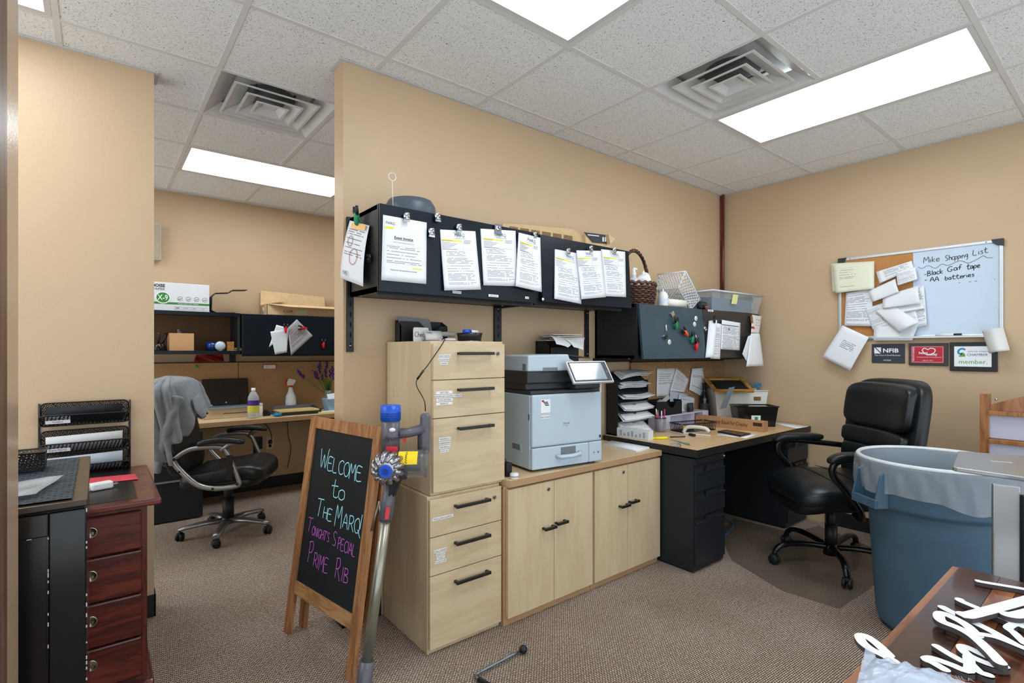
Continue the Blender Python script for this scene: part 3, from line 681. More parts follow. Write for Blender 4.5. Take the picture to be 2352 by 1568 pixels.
# ================================================================ CHALKBOARD EASEL
EW = wood('easel_wood', '8a5a35', '9d6b42', 'ad7b50', grain=(14, 14, 1.4), rough=0.55, rings=2.0)
EWH = wood('easel_wood_rail', '94683f', 'a57849', 'b58a5c', grain=(14, 1.4, 14), rough=0.55, rings=2.0)
CHALK = mat('chalkboard', '1a2023', rough=0.55, var=0.14, vscale=6, spec=0.3)
ez = thing('chalkboard_easel', 'wooden A-frame chalkboard with a handwritten welcome, standing open on the carpet', 'easel', (.74, 2.31, 0))
B0 = Vector((.69, 2.605, 0)); B1 = Vector((.795, 2.02, 0)); ex = (B1-B0).normalized(); EWID = (B1-B0).length
nb = Vector((ex.y, -ex.x, 0)); nb = nb if nb.x < 0 else -nb            # outward, to the viewer's left
lean = Vector((-nb.x*.14, -nb.y*.14, 1.0)); ey = lean.normalized()
ME = Matrix.Translation(-ez.location) @ frame(B0, ex, ey)             # x across the board, y up the slope, z outwards
if (ex.cross(ey)).dot(nb) < 0: print('easel normal inward')
HB = 1.03
pw = .052
MB(ME).box(0, pw, 0, HB-.004, -.02, 0).build('post', EW, ez); MB(ME).box(EWID-pw, EWID, 0, HB-.004, -.02, 0).build('post', EW, ez)
MB(ME).box(pw, EWID-pw, HB-.058, HB-.004, -.019, -.001).build('top_rail', EW, ez)
MB(ME).box(pw, EWID-pw, .19, .25, -.019, -.001).build('bottom_rail', EWH, ez)
bd = MB(ME).box(pw-.002, EWID-pw+.002, .248, HB-.056, -.014, -.008).build('board', CHALK, ez)
# back frame swings away behind
lean2 = Vector((-nb.x*.085, -nb.y*.085, 1.0)).normalized()
topc = B0+ey*(HB-.03)-nb*.022
MR = Matrix.Translation(-ez.location) @ frame(topc, ex, lean2)
hb = (topc.z)/lean2.z
MB(MR).box(0, pw, -hb, .02, -.02, 0).build('rear_post', EW, ez); MB(MR).box(EWID-pw, EWID, -hb, .02, -.02, 0).build('rear_post', EW, ez)
MB(MR).box(pw, EWID-pw, -.05, .02, -.019, -.001).build('rear_rail', EW, ez); MB(MR).box(pw, EWID-pw, -hb+.19, -hb+.25, -.019, -.001).build('rear_rail', EW, ez)
MB(MR).box(pw, EWID-pw, -hb+.25, -.05, -.014, -.008).build('rear_board', CHALK, ez)
# folding brace on the side
BRZ = mat('brace_steel', '8f8875', rough=0.35, metal=.8, var=.1)
p0 = ME @ Vector((EWID+.003, .60, -.01)); p1 = ME @ Vector((EWID+.003, .72, -.03)); p2 = MR @ Vector((EWID+.003, -hb+.62, -.01))
br_ = MB(); br_.tube([p0, p1], .0065, 6, flat=.3, up=ex); br_.tube([p1, p2], .0065, 6, flat=.3, up=ex); br_.build('folding_brace', BRZ, ez)
# ---- stroke lettering
SF = {  # unit box, baseline 0, cap height 1
'W': [[(0, 1), (.22, -.02), (.5, .72), (.72, 0), (1.02, 1.08)]], 'E': [[(.72, 1), (.05, .96), (.02, .02), (.74, .04)], [(.05, .52), (.55, .54)]],
'L': [[(.06, 1), (.02, .03), (.62, .0)]], 'C': [[(.75, .88), (.5, 1), (.12, .8), (.02, .42), (.2, .06), (.5, 0), (.78, .14)]], 'O': [[(.42, 1), (.08, .78), (.02, .35), (.3, 0), (.66, .12), (.8, .55), (.62, .95), (.42, 1)]],
'M': [[(0, -.1), (.12, 1), (.42, .35), (.75, 1.02), (.86, -.12)]], 'T': [[(-.05, 1.02), (.8, 1.06)], [(.4, 1.03), (.22, 0)]], 'H': [[(.08, 1), (.02, 0)], [(.7, 1), (.66, 0)], [(.04, .5), (.68, .54)]],
'A': [[(0, 0), (.38, 1), (.74, -.02)], [(.14, .38), (.62, .4)]], 'R': [[(.06, 0), (.08, .98)], [(.0, .96), (.5, 1.0), (.66, .74), (.42, .5), (.08, .46)], [(.3, .48), (.76, -.05)]], 'Q': [[(.42, 1), (.08, .76), (.04, .34), (.3, .02), (.66, .12), (.78, .55), (.6, .95), (.42, 1)], [(.5, .25), (.95, -.25)]],
'!': [[(.22, 1.3), (.12, .3)], [(.08, .06), (.09, .0)]], 'N': [[(.02, 0), (.06, .98), (.62, .02), (.7, 1)]], 'I': [[(.12, 1), (.06, 0)]], 'G': [[(.72, .86), (.4, 1), (.05, .6), (.14, .12), (.5, 0), (.7, .3), (.42, .38)]], 'S': [[(.7, .9), (.4, 1.02), (.12, .82), (.3, .54), (.62, .34), (.5, .04), (.1, .06)]],
"'": [[(.1, 1.1), (.04, .86)]], 'P': [[(.05, -.05), (.12, 1)], [(.0, .94), (.5, 1.04), (.7, .76), (.45, .5), (.1, .46)]], 'B': [[(.06, 0), (.1, 1)], [(.04, .98), (.5, .96), (.55, .66), (.12, .52), (.58, .44), (.62, .1), (.04, 0)]],
't': [[(.3, 1.05), (.24, .15), (.5, 0), (.7, .1)], [(0, .66), (.66, .72)]], 'o': [[(.36, .6), (.08, .45), (.08, .12), (.34, 0), (.62, .16), (.6, .5), (.36, .6)]], 'g': [[(.5, .6), (.15, .55), (.1, .22), (.45, .2), (.52, .58), (.48, -.3), (.15, -.36)]], 'h': [[(.08, 1), (.04, 0)], [(.06, .35), (.34, .56), (.5, .4), (.5, 0)]], 's': [[(.5, .5), (.25, .58), (.15, .42), (.45, .24), (.36, .02), (.06, .04)]],
'n': [[(.06, .55), (.04, 0)], [(.06, .36), (.3, .56), (.46, .4), (.48, 0)]], 'i': [[(.1, .55), (.08, 0)], [(.12, .82), (.13, .78)]], 'k': [[(.08, 1), (.04, 0)], [(.5, .55), (.08, .25), (.52, 0)]], 'e': [[(.06, .3), (.5, .34), (.36, .58), (.1, .45), (.08, .12), (.34, 0), (.54, .1)]], 'p': [[(.06, .55), (.02, -.4)], [(.05, .45), (.36, .58), (.5, .3), (.3, .04), (.06, .12)]],
'a': [[(.46, .5), (.2, .58), (.04, .25), (.22, .02), (.44, .2), (.48, .55), (.52, 0)]], 'l': [[(.1, 1), (.08, 0)]], 'c': [[(.5, .46), (.3, .58), (.06, .35), (.14, .06), (.36, 0), (.52, .1)]], 'r': [[(.06, .55), (.05, 0)], [(.05, .3), (.22, .54), (.46, .5)]], 'f': [[(.5, .9), (.32, 1.0), (.22, .8), (.18, 0)], [(0, .5), (.44, .54)]], 'b': [[(.08, 1), (.05, 0)], [(.06, .4), (.36, .56), (.5, .28), (.3, 0), (.05, .08)]], '-': [[(0, .4), (.36, .44)]], 'm': [[(.05, .55), (.04, 0)], [(.05, .36), (.25, .56), (.36, .4), (.36, 0)], [(.36, .36), (.56, .56), (.68, .4), (.68, 0)]],
'y': [[(.04, .55), (.12, .1), (.42, .12)], [(.5, .56), (.42, -.3), (.1, -.36)]], 'u': [[(.04, .55), (.08, .08), (.3, 0), (.46, .2), (.48, .55), (.5, 0)]], 'd': [[(.46, .5), (.2, .58), (.04, .25), (.22, .02), (.44, .2)], [(.5, 1), (.5, 0)]]}
ADV = {'W': 1.08, 'M': 1.0, 'I': .3, '!': .4, "'": .22, 'i': .28, 'l': .26, '-': .5, 't': .72, 'm': .82, ' ': .45, 'r': .5, 'f': .5}
def write(mb, s_, x, y, h, w, M, slope=0.0, sx=1.0, jit=0.02):
    for k, chx in enumerate(s_):
        if chx in SF:
            for st in SF[chx]:
                jx, jy = random.uniform(-jit, jit), random.uniform(-jit, jit)
                pts = [((a+jx)*h*sx, (b_+jy)*h) for a, b_ in st]
                if len(pts) > 2: pts = [(p.x, p.y) for p in smooth_pts(pts, 4)]
                ribbon(mb, [(x+a, y+b_+slope*(x+a)) for a, b_ in pts], w, M)
        x += h*sx*ADV.get(chx, .86 if chx.isupper() else .64)
    return x
BLUECH = mat('chalk_ink_cyan', 'a9ecf5', rough=0.8, var=0.05); PINKCH = mat('chalk_ink_pink', 'c866cf', rough=0.8, var=0.05)
random.seed(11)
MC = ME @ Matrix.Translation((pw, .25, -.0078))
wB = EWID-2*pw
mb = MB()
write(mb, 'W', .075, .545, .085, .0042, MC, sx=.8); write(mb, 'ELCOME', .147, .545, .062, .0042, MC, sx=.88, slope=-.03)
write(mb, 'to', .205, .43, .075, .0044, MC, sx=1.1)
write(mb, 'T', .105, .322, .078, .0044, MC, sx=.8); write(mb, 'HE', .16, .322, .052, .0042, MC, sx=.9)
write(mb, 'M', .265, .318, .085, .0044, MC, sx=.7); write(mb, 'ARQ', .33, .318, .062, .0044, MC, sx=.85); write(mb, '!', .455, .32, .062, .0044, MC)
mb.build('chalk_lettering', BLUECH, bd)
mb = MB()
write(mb, 'T', .04, .238, .062, .0034, MC, sx=.8); write(mb, 'ONIGHT', .082, .230, .040, .0034, MC, sx=.72); write(mb, "'S", .212, .23, .04, .003, MC, sx=.7)
write(mb, 'S', .265, .226, .062, .0034, MC, sx=.7); write(mb, 'PECIAL', .31, .222, .048, .0034, MC, sx=.66)
write(mb, 'P', .075, .108, .092, .0036, MC, sx=.6); write(mb, 'RIME', .128, .10, .062, .0034, MC, sx=.7)
write(mb, 'R', .318, .1, .085, .0036, MC, sx=.6); write(mb, 'IB', .372, .1, .06, .0034, MC, sx=.8)
mb.build('chalk_lettering', PINKCH, bd)
# ================================================================ STICK VACUUM leaning on the pedestal
GRY = mat('vacuum_grey', '5d5a62', rough=0.32, var=0.03, spec=.5); DGR = mat('vacuum_dark', '35343a', rough=0.4); SIL = mat('vacuum_silver', 'a3a2a6', rough=0.22, metal=.85, var=.06)
VBL = mat('vacuum_blue', '1554c8', rough=0.35, var=0.03); VRD = mat('vacuum_red', 'c8202b', rough=0.35); WND = mat('wand_nickel', '9a9788', rough=0.3, metal=.7, var=.03)
CUP = mat('vacuum_bin_clear', '9d9ea0', rough=0.15, var=0, trans=.6, alpha=.55); YEL = mat('yellow_note', 'f2cf1c', rough=0.6)
foot = Vector((.735, 1.795, 0.0)); top = Vector((.905, 1.905, .785)); ax = (top-foot).normalized()
vc = thing('stick_vacuum', 'grey cordless stick vacuum with blue filter cap leaning on the maple pedestal', 'vacuum', tuple(foot)); V0 = -foot
T = lambda s_: V0+foot+ax*s_
Lw = (top-foot).length
bevel(MB().box(-.11, .11, -.10, .02, .006, .06).build('cleaner_head', DGR, vc), .015, 3)
MB().cyl((-.1, -.08, .028), (.1, -.08, .028), .024).build('roller', VBL, vc)
MB().cyl(T(.05), T(.20), .026, .029).build('wand_collar', GRY, vc)
MB().cyl(T(.20), T(Lw-.10), .0205).build('wand', WND, vc)
MB().cyl(T(Lw-.115), T(Lw+.02), .027, .025).build('wand_collar', GRY, vc)
tocam = Vector((-.35, -.94, 0)); tocam = (tocam-ax*tocam.dot(ax)).normalized()
MB().obox(T(Lw-.085)+tocam*.024-ax.cross(tocam)*.0, ax, ax.cross(tocam), tocam, .045, .016, .012).build('release_button', VRD, vc)
MB().obox(T(.09)+tocam*.026-ax.cross(tocam)*.006, ax, ax.cross(tocam), tocam, .04, .014, .01).build('release_button', VRD, vc)
c0 = T(Lw)+Vector((.0, .0, .10))             # cyclone centre
u_ = Vector((-.55, -.78, -.05)).normalized()    # cyclone axis, towards viewer
v_ = Vector((.80, -.58, .0)).normalized()       # image right
b_dir = Vector((.50, .75, .02)).normalized()
MB().tube([T(Lw-.02), T(Lw+.06)+v_*.02, c0+v_*.055-Vector((0, 0, .03))], [.026, .03, .03]).build('inlet_neck', DGR, vc)
cb0 = c0-u_*.02+v_*.02; cbd = (v_*.9+Vector((0, 0, -.02))-u_*.1).normalized()
MB().cyl(cb0, cb0+cbd*.125, .058, .055, 28).build('dust_bin', CUP, vc)
MB().cyl(cb0+cbd*.118, cb0+cbd*.132, .058, .05, 28).build('bin_lid', CUP, vc)
MB().cyl(cb0, cb0+cbd*.10, .03, .03, 20).build('bin_core', DGR, vc)
yn = MB()
yn.grid(lambda a, t: tuple(cb0+cbd*(.018+.075*a)+(u_*math.cos(.2+t*.95)+Vector((0, 0, 1))*math.sin(.2+t*.95))*.0605), 10, 8)
y_ = yn.build('sticky_tag', YEL, vc)
ink = MB(); random.seed(5)
for i in range(5):
    a0_ = .3+.1*i
    pts = [cb0+cbd*(.018+.075*(.42+.05*math.sin(k*1.7+i)))+(u_*math.cos(.25+.17*i+.05*k)+Vector((0, 0, 1))*math.sin(.25+.17*i+.05*k))*.0612 for k in range(4)]
    ink.tube(pts, .0012, 4)
ink.build('ink_writing', INK, y_)
body = c0+u_*.028
MB().lathe([(.0005, 0), (.03, 0), (.052, .016), (.055, .05), (.04, .078), (.026, .084), (.0005, .084)], 28).build('motor_core', SIL, vc)
mc = [o for o in vc.children if o.name.startswith('motor_core')][-1]
Mx = frame(body-u_*.03, v_, u_.cross(v_)); mc.data.transform(Mx)
if (Mx.to_3x3() @ Vector((0, 0, 1))).dot(u_) < 0: mc.data.transform(Matrix.Translation(-(body-u_*.03))); mc.data.transform(Matrix.Rotation(PI, 4, v_)); mc.data.transform(Matrix.Translation(body-u_*.03))
for k in range(12):
    t = 2*PI*k/12; w_ = v_*math.cos(t)+u_.cross(v_)*math.sin(t); s2 = u_.cross(w_)
    MB().tube([tuple(body-u_*.025+w_*.046), tuple(body+u_*.0+w_*.058+s2*.006), tuple(body+u_*.03+w_*.052+s2*.012), tuple(body+u_*.052+w_*.030+s2*.014)], [.009, .012, .011, .007], 8).build('cyclone', SIL, vc)
MB().cyl(body+u_*.05, body+u_*.064, .026, .024, 24).build('filter_knob', VBL, vc)
MB().cyl(body+u_*.062, body+u_*.066, .014, .012, 20).build('knob_center', mat('vacuum_blue_dark', '0b3a94', rough=.4), vc)
st = c0+Vector((.02, .03, .045))
MB().cyl(st, st+Vector((0, 0, .135)), .036, .038, 28).build('motor_housing', GRY, vc)
MB().cyl(st+Vector((0, 0, .13)), st+Vector((0, 0, .19)), .041, .040, 28).build('filter_cap', VBL, vc)
for k in range(3): MB().lathe([(.0412, .142+k*.008), (.0418, .144+k*.008), (.0412, .146+k*.008)], 28, tuple(st)).build('cap_groove', mat('vacuum_blue_dark', '0b3a94', rough=.4), vc)
ML = frame(st+tocam*.0385+Vector((0, 0, .045)), -tocam.cross(Vector((0, 0, 1))), (0, 0, 1))
text('dyson', .026, ML, INK, 'lettering', vc, 'CENTER', .0)
MB().ball(tuple(st+tocam*.036+v_*.002+Vector((0, 0, .088))), .010, 8, (1.3, 1.3, .9)).build('power_button', WP, vc)
MB().obox(st+tocam*.034+Vector((0, 0, .012)), v_, Vector((0, 0, 1)), tocam, .045, .02, .014).build('bin_release', VRD, vc)
hd = st+Vector((0, 0, .075))
MB().tube([hd+v_*.03, hd+v_*.07+b_dir*.02, hd+v_*.125+b_dir*.05+Vector((0, 0, .01))], [.022, .02, .022]).build('handle_bridge', GRY, vc)
bt = hd+v_*.135+b_dir*.06
g = MB(); g.obox(bt+Vector((0, 0, -.01)), v_, b_dir, Vector((0, 0, 1)), .042, .05, .165); bevel(g.build('battery_handle', GRY, vc), .012, 3)
g = MB(); g.obox(bt+Vector((0, 0, -.055))-v_*.022, v_, b_dir, Vector((0, 0, 1)), .02, .035, .085); bevel(g.build('grip', DGR, vc), .008, 3)
MB().obox(hd+v_*.055-Vector((0, 0, .026)), v_, b_dir, Vector((0, 0, 1)), .012, .012, .02).build('trigger', VRD, vc)
# charging cord from pedestal top to vacuum
w0 = foot+bt+Vector((0, 0, .07))
cord = smooth_pts([(w0.x, w0.y, w0.z+.012), (w0.x-.012, w0.y-.01, w0.z+.06), (1.07, 1.99, 1.205), (1.12, 1.975, 1.28), (1.17, 1.972, 1.345), (1.205, 1.977, 1.39), (1.215, 2.02, 1.392)])
cc = thing('charging_cord', 'thin black charging cord running from the pedestal top to the vacuum', 'cord', tuple(w0))
MB(Matrix.Translation(-w0)).tube(cord, .0022, 6).build('wire', WIRE, cc)
MB(Matrix.Translation(-w0)).tube([cord[13], cord[16]], .0045, 8).build('ferrite_bead', WIRE, cc)
# ---- crank tool on the floor
STL = mat('galvanized_steel', '7d848c', rough=0.35, metal=.85, var=.08)
BRB = mat('black_rubber', '15171b', rough=0.35)
ck = thing('crank_handle', 'steel crank rod with a black ball knob lying on the carpet', 'tool', (1.25, 1.70, 0))
pts = [onZ(1108, 1562, .012), onZ(1092, 1552, .014), onZ(1100, 1544, .016), onZ(1112, 1538, .016), onZ(1195, 1494, .016)]
MB(Matrix.Translation((-1.25, -1.70, 0))).tube(smooth_pts([tuple(p) for p in pts], 4), .0065, 8).build('rod', STL, ck)
kp = onZ(1202, 1491, .02)-Vector((1.25, 1.70, 0)); MB().ball(tuple(kp), .0185, 14).build('ball_knob', BRB, ck)
gp0 = onZ(1100, 1560, .014)-Vector((1.25, 1.70, 0)); gp1 = onZ(1140, 1585, .014)-Vector((1.25, 1.70, 0)); MB().cyl(tuple(gp0), tuple(gp1), .011, .013).build('grip', BRB, ck)
# ================================================================ OFFICE CHAIRS
LEA = mat('black_leather', '14181b', rough=0.33, var=0.10, vscale=14, bump=0.10, bscale=240, spec=0.5)
LEA2 = mat('black_leather_shell', '101316', rough=0.38, var=0.08, bump=0.10, bscale=240)
GLP = mat('black_gloss_paint', '0d1013', rough=0.22, var=0.03)
NYL = mat('black_nylon', '121417', rough=0.5)
ALU = mat('cast_aluminium', '9a9c9e', rough=0.32, metal=.8, var=.06)
def sp(v, e): return math.copysign(abs(v)**e, v)
def superel(mb, sx, sy, sz, e1=.35, e2=.35, nu=36, nv=18, warp=None, M=None):
    """rounded cushion: superellipsoid with optional warp"""
    def fn(u, v):
        a = -PI+2*PI*u; b_ = -PI/2+PI*v
        p = Vector((sx*sp(math.cos(b_), e1)*sp(math.cos(a), e2), sy*sp(math.cos(b_), e1)*sp(math.sin(a), e2), sz*sp(math.sin(b_), e1)))
        if warp: p = Vector(warp(p))
        return tuple(M @ p) if M else tuple(p)
    mb.grid(fn, nu, nv, uv=False); return mb
def caster(t, x, y, ang, m=NYL):
    c = thing_part = MB(Matrix.Translation((x, y, 0)) @ Matrix.Rotation(ang, 4, 'Z'))
    for sx in (-1, 1): c.lathe([(.0005, -.009), (.024, -.009), (.028, -.004), (.028, .006), (.020, .010), (.0005, .010)], 20, (sx*.014, 0, .028), axis='X')
    c.cyl((0, 0, .03), (0, 0, .072), .007)
    c.box(-.012, .012, -.02, .02, .04, .058, bev=.004)
    return c.build('caster', m, t)
def ex_chair():
    """bulky padded executive chair, facing local +Y"""
    t = thing('executive_chair', 'padded black leather executive chair beside the grey trash can', 'chair', (3.585, 1.265, .0045), math.radians(138-90)); t.scale = (1.05, 1.05, 1.05)
    ws = lambda p: (p.x, p.y, p.z+.018*(1-(p.x/.27)**2)-.05*max(0, (p.y-.10)/.17)**2-.012*max(0, (abs(p.x)-.2)/.07))
    o = superel(MB(), .285, .275, .055, .45, .38, warp=ws, M=Matrix.Translation((0, .02, .475))).build('seat_cushion', LEA, t)
    # seams across the seat
    for y in (-.05, .08):
        MB().tube([(x_/10*.24, y+.02, .533+.018*(1-(x_/10*.24/.27)**2)-.001) for x_ in range(-10, 11)], .002, 6).build('seam', LEA2, o)
    superel(MB(), .275, .29, .06, .5, .4, warp=lambda p: (p.x*(1-.12*(p.z < 0)), p.y, p.z-.05*max(0, p.y/.29)**2+.02), M=Matrix.Translation((0, 0, .405))).build('seat_shell', LEA2, t)
    def wb(p):  # back cushions lean and wrap
        y = p.y-.13*(p.z+.3)/.9+.05*(p.x/.28)**2
        return (p.x*(1.0-.10*max(0, (-p.z)/.33)), y, p.z)
    MBk = Matrix.Translation((0, -.265, .84))
    b0 = superel(MB(), .325, .055, .325, .40, .5, 40, 26, warp=wb, M=Matrix.Translation((0, -.31, .78))).build('back_shell', LEA2, t)
    for zc, hz, sx_ in ((.945-.84, .138, .292), (.755-.84, .058, .288), (.652-.84, .058, .278), (.55-.84, .058, .265)):
        def wq(p, zc=zc): q = Vector((p.x, p.y, p.z+zc)); return wb(q)
        superel(MB(), sx_, .055, hz, .42, .45, 36, 16, warp=wq, M=MBk).build('back_cushion', LEA, t)
    for s_ in (-1, 1):
        pts = [(s_*.20, -.02, .355), (s_*.29, .0, .36), (s_*.325, .03, .42), (s_*.325, .10, .52), (s_*.325, .165, .60), (s_*.325, .16, .665), (s_*.325, .10, .685), (s_*.32, -.05, .675), (s_*.31, -.26, .655)]
        MB().tube([tuple(p) for p in smooth_pts(pts, 5)], .018, 10).build('arm_tube', GLP, t)
        superel(MB(), .035, .16, .022, .5, .5, 20, 10, warp=lambda p: (p.x, p.y, p.z-.03*max(0, p.y/.16)**3), M=Matrix.Translation((s_*.325, .035, .708))).build('arm_pad', LEA, t)
    MB().box(-.11, .11, -.13, .13, .335, .365, bev=.01).build('tilt_plate', NYL, t)
    MB().tube([(.1, 0, .345), (.24, .02, .335), (.30, .02, .32)], .006).build('tilt_lever', NYL, t)
    MB().cyl((0, 0, .2), (0, 0, .34), .024).cyl((0, 0, .10), (0, 0, .24), .033).build('gas_column', NYL, t)
    MB().cyl((0, 0, .06), (0, 0, .13), .043, .038, 20).build('hub', GLP, t)
    for k in range(5):
        a = math.radians(20+72*k); ca, sa = math.cos(a), math.sin(a)
        pr = [(.03, .105), (.12, .118), (.22, .122), (.29, .11), (.325, .085), (.335, .062)]
        MB().tube([tuple(p) for p in smooth_pts([(r*ca, r*sa, z) for r, z in pr], 4)], [.021]*9+[.019]*8+[.017]*4, 10, flat=.8, up=(0, 0, 1)).build('leg', GLP, t)
        caster(t, .335*ca, .335*sa, a+.6*k)
    return t
ex_chair()
def task_chair():
    t = thing('office_chair', 'black leather chair with silver arms and star base at the far desk', 'chair', (.75, 4.27, 0), math.radians(-27-90))
    ws = lambda p: (p.x, p.y, p.z+.03*(p.y/.26)-.055*max(0, (p.y-.12)/.16)**2-.02*(1-(p.x/.27)**2)*(p.y < .1)*.4)
    o = superel(MB(), .27, .28, .06, .45, .36, warp=ws, M=Matrix.Translation((0, .03, .475))).build('seat_cushion', LEA, t)
    for x in (-.16, .16): MB().tube([(x, -.2+.04*i, .528+.03*(-.23+.04*i)/.26-.055*max(0, (-.23+.04*i-.12)/.16)**2) for i in range(12)], .0025, 6).build('seam', LEA2, o)
    superel(MB(), .255, .265, .045, .5, .4, M=Matrix.Translation((0, .0, .42))).build('seat_shell', LEA2, t)
    def wb(p): return (p.x*(1-.12*(p.z > .2)), p.y-.16*(p.z+.33)/.7+.05*(p.x/.26)**2, p.z)
    superel(MB(), .255, .06, .345, .42, .5, 40, 26, warp=wb, M=Matrix.Translation((0, -.295, .80))).build('backrest', LEA, t)
    superel(MB(), .20, .03, .10, .5, .5, warp=wb, M=Matrix.Translation((0, -.24, .62))).build('lumbar_pad', LEA, t)
    for s_ in (-1, 1):
        loop = [(-.22, .63), (-.14, .675), (.0, .685), (.07, .665), (.11, .58), (.155, .46), (.16, .425), (.12, .41), (.0, .405), (-.10, .435), (-.19, .52), (-.245, .60)]
        pts = [(s_*.30, y, z) for y, z in loop]
        cl = smooth_pts(pts+[pts[0]], 5)[:-1]
        MB().tube([tuple(p) for p in cl], .019, 8, closed=True, flat=.75).build('arm_loop', ALU, t)
        MB().tube([(s_*.30, .05, .66), (s_*.30, .10, .705), (s_*.30, .16, .715)], [.02, .016, .014], 8).build('arm_bracket', ALU, t)
        superel(MB(), .038, .15, .020, .5, .5, 20, 10, warp=lambda p: (p.x, p.y, p.z+.02*(1-(p.y/.15)**2)), M=Matrix.Translation((s_*.30, .045, .712))).build('arm_pad', LEA, t)
        MB().box(s_*.318-.003, s_*.318+.003, .085, .125, .46, .63).build('arm_inset', NYL, t)
        for y, z in ((-.235, .615), (-.205, .53), (.0, .407), (.15, .43)): MB().lathe([(.0005, s_*.022), (.008, s_*.022), (.008, s_*.016)], 12, (s_*.30, y, z), axis='X').build('bolt', NYL, t)
    MB().cyl((0, 0, .22), (0, 0, .40), .030).cyl((0, 0, .10), (0, 0, .26), .038).build('gas_column', NYL, t)
    MB().box(-.09, .09, -.12, .1, .37, .40, bev=.01).build('tilt_plate', NYL, t)
    MB().tube([(-.05, -.05, .37), (-.16, -.12, .30), (-.2, -.15, .27)], [.008, .012, .014]).build('tilt_lever', NYL, t)
    MB().lathe([(.0005, .12), (.045, .115), (.055, .09), (.045, .075), (.0005, .072)], 24).build('hub', ALU, t)
    for k in range(5):
        a = math.radians(75+72*k); ca, sa = math.cos(a), math.sin(a)
        MB().tube([(.03*ca, .03*sa, .098), (.15*ca, .15*sa, .098), (.27*ca, .27*sa, .085), (.31*ca, .31*sa, .078)], [.036, .03, .026, .022], 10, flat=.55, up=(0, 0, 1)).build('leg', ALU, t)
        caster(t, .30*ca, .30*sa, a+.9*k)
    return t
tch = task_chair()
# hooded sweater thrown over the chair back
CLOTH = mat('grey_sweater_cloth', '7f858c', rough=0.9, var=0.10, vscale=25, bump=0.2, bscale=300, spec=.1, sheen=.3)
swt = thing('grey_sweater', 'grey sweater draped over the back of the black chair', 'clothing', tch.location, tch.rotation_euler[2])
def drape(u, v):
    a = 2*PI*u; top_ = 1.175; k = v
    ca, sa = math.cos(a), math.sin(a)
    rx = .30-.08*(1-min(1, k*4))**2+.02*k; ry = .105+.045*k
    if k < .12: rx *= math.sqrt(max(0.0, k/.12))**.8; ry *= math.sqrt(max(0.0, k/.12))**.8
    hem = .30+.26*(.5-.5*sa)+.10*math.sin(3*a+.6)+.06*ca          # front side ends higher
    drop = k*(hem+.05)
    if sa > .1 and k > .3: drop = min(drop, .34+.12*ca)
    z = top_-drop-.02*(1-k)
    fold = (.016+.02*k)*math.sin(9*a+3*math.sin(2.2*a)+2*k)+.012*math.sin(15*a+6*k)
    x = (rx+fold*.6)*sp(ca, .7); y = (ry+fold)*sp(sa, .7)
    y += -.30+.065-.16*((z-.80)+.33)/.7
    return (x, y, z)
mb = MB(); mb.grid(drape, 96, 30, uv=False)
o = fixn(mb.build('body_cloth', CLOTH, swt)); so = o.modifiers.new('thickness', 'SOLIDIFY'); so.thickness = .006; so.offset = 1
def sleeve(pts, rs, nm):
    P_ = smooth_pts(pts, 6); R_ = []
    for i in range(len(P_)):
        f = i/(len(P_)-1)*(len(rs)-1); k = min(int(f), len(rs)-2); R_.append((rs[k]*(1-f+k)+rs[k+1]*(f-k))*(1+.10*math.sin(i*1.9)))
    MB().tube([tuple(p) for p in P_], R_, 12, flat=.6).build(nm, CLOTH, swt)
sleeve([(.21, -.26, 1.02), (.275, -.29, .86), (.28, -.33, .68), (.25, -.37, .53)], [.06, .06, .055, .04], 'sleeve')
sheet('collar_flap', [(.02, -.20, 1.02), (.18, -.18, 1.0), (.16, -.115, .86), (.05, -.12, .90)], CLOTH, parent=swt, curl=lambda u, v: .015*math.sin(u*6+v*4), th=.005)
# ================================================================ RIGHT FOREGROUND
BINM = mat('grey_bin_plastic', '3f5a6e', rough=0.45, var=0.08, vscale=7, bump=0.06, bscale=90)
N, L, b = nodes_of(BINM)
LIN = mat('bin_liner_film', 'dfe5ea', rough=0.18, var=0, alpha=.24, spec=.6)
bn = thing('trash_can', 'large round grey trash can with a clear plastic liner', 'trash can', (3.15, .655, 0), math.radians(143))
MB().lathe([(.0005, .006), (.215, .006), (.232, .02), (.24, .05), (.272, .58), (.276, .60), (.302, .602), (.306, .62), (.312, .79), (.318, .80), (.318, .81), (.306, .812), (.300, .80), (.262, .58), (.228, .05), (.0005, .03)], 64).build('barrel', BINM, bn)
MB().lathe([(.20, 0), (.224, 0), (.226, .012), (.20, .012)], 48).build('base_ring', mat('bin_base_dark', '2a3238', rough=.5), bn)
for s_ in (-1, 1):
    hnd = MB(); hnd.box(.30, .365, -.012, -.0, .62, .76); hnd.box(.30, .365, .0, .012, .62, .76)
    hh = MB()
    for y in (-.075, .075):
        hh.prism([(s_*.295, .605), (s_*.36, .605), (s_*.36, .64), (s_*.335, .76), (s_*.30, .78)], y-.005, y+.005, 'XZ')
    hh.box(s_*.345, s_*.362, -.08, .08, .604, .645)
    bevel(fixn(hh.build('handle', BINM, bn)), .003)
random.seed(21)
ph = [random.uniform(0, 6.3) for _ in range(6)]
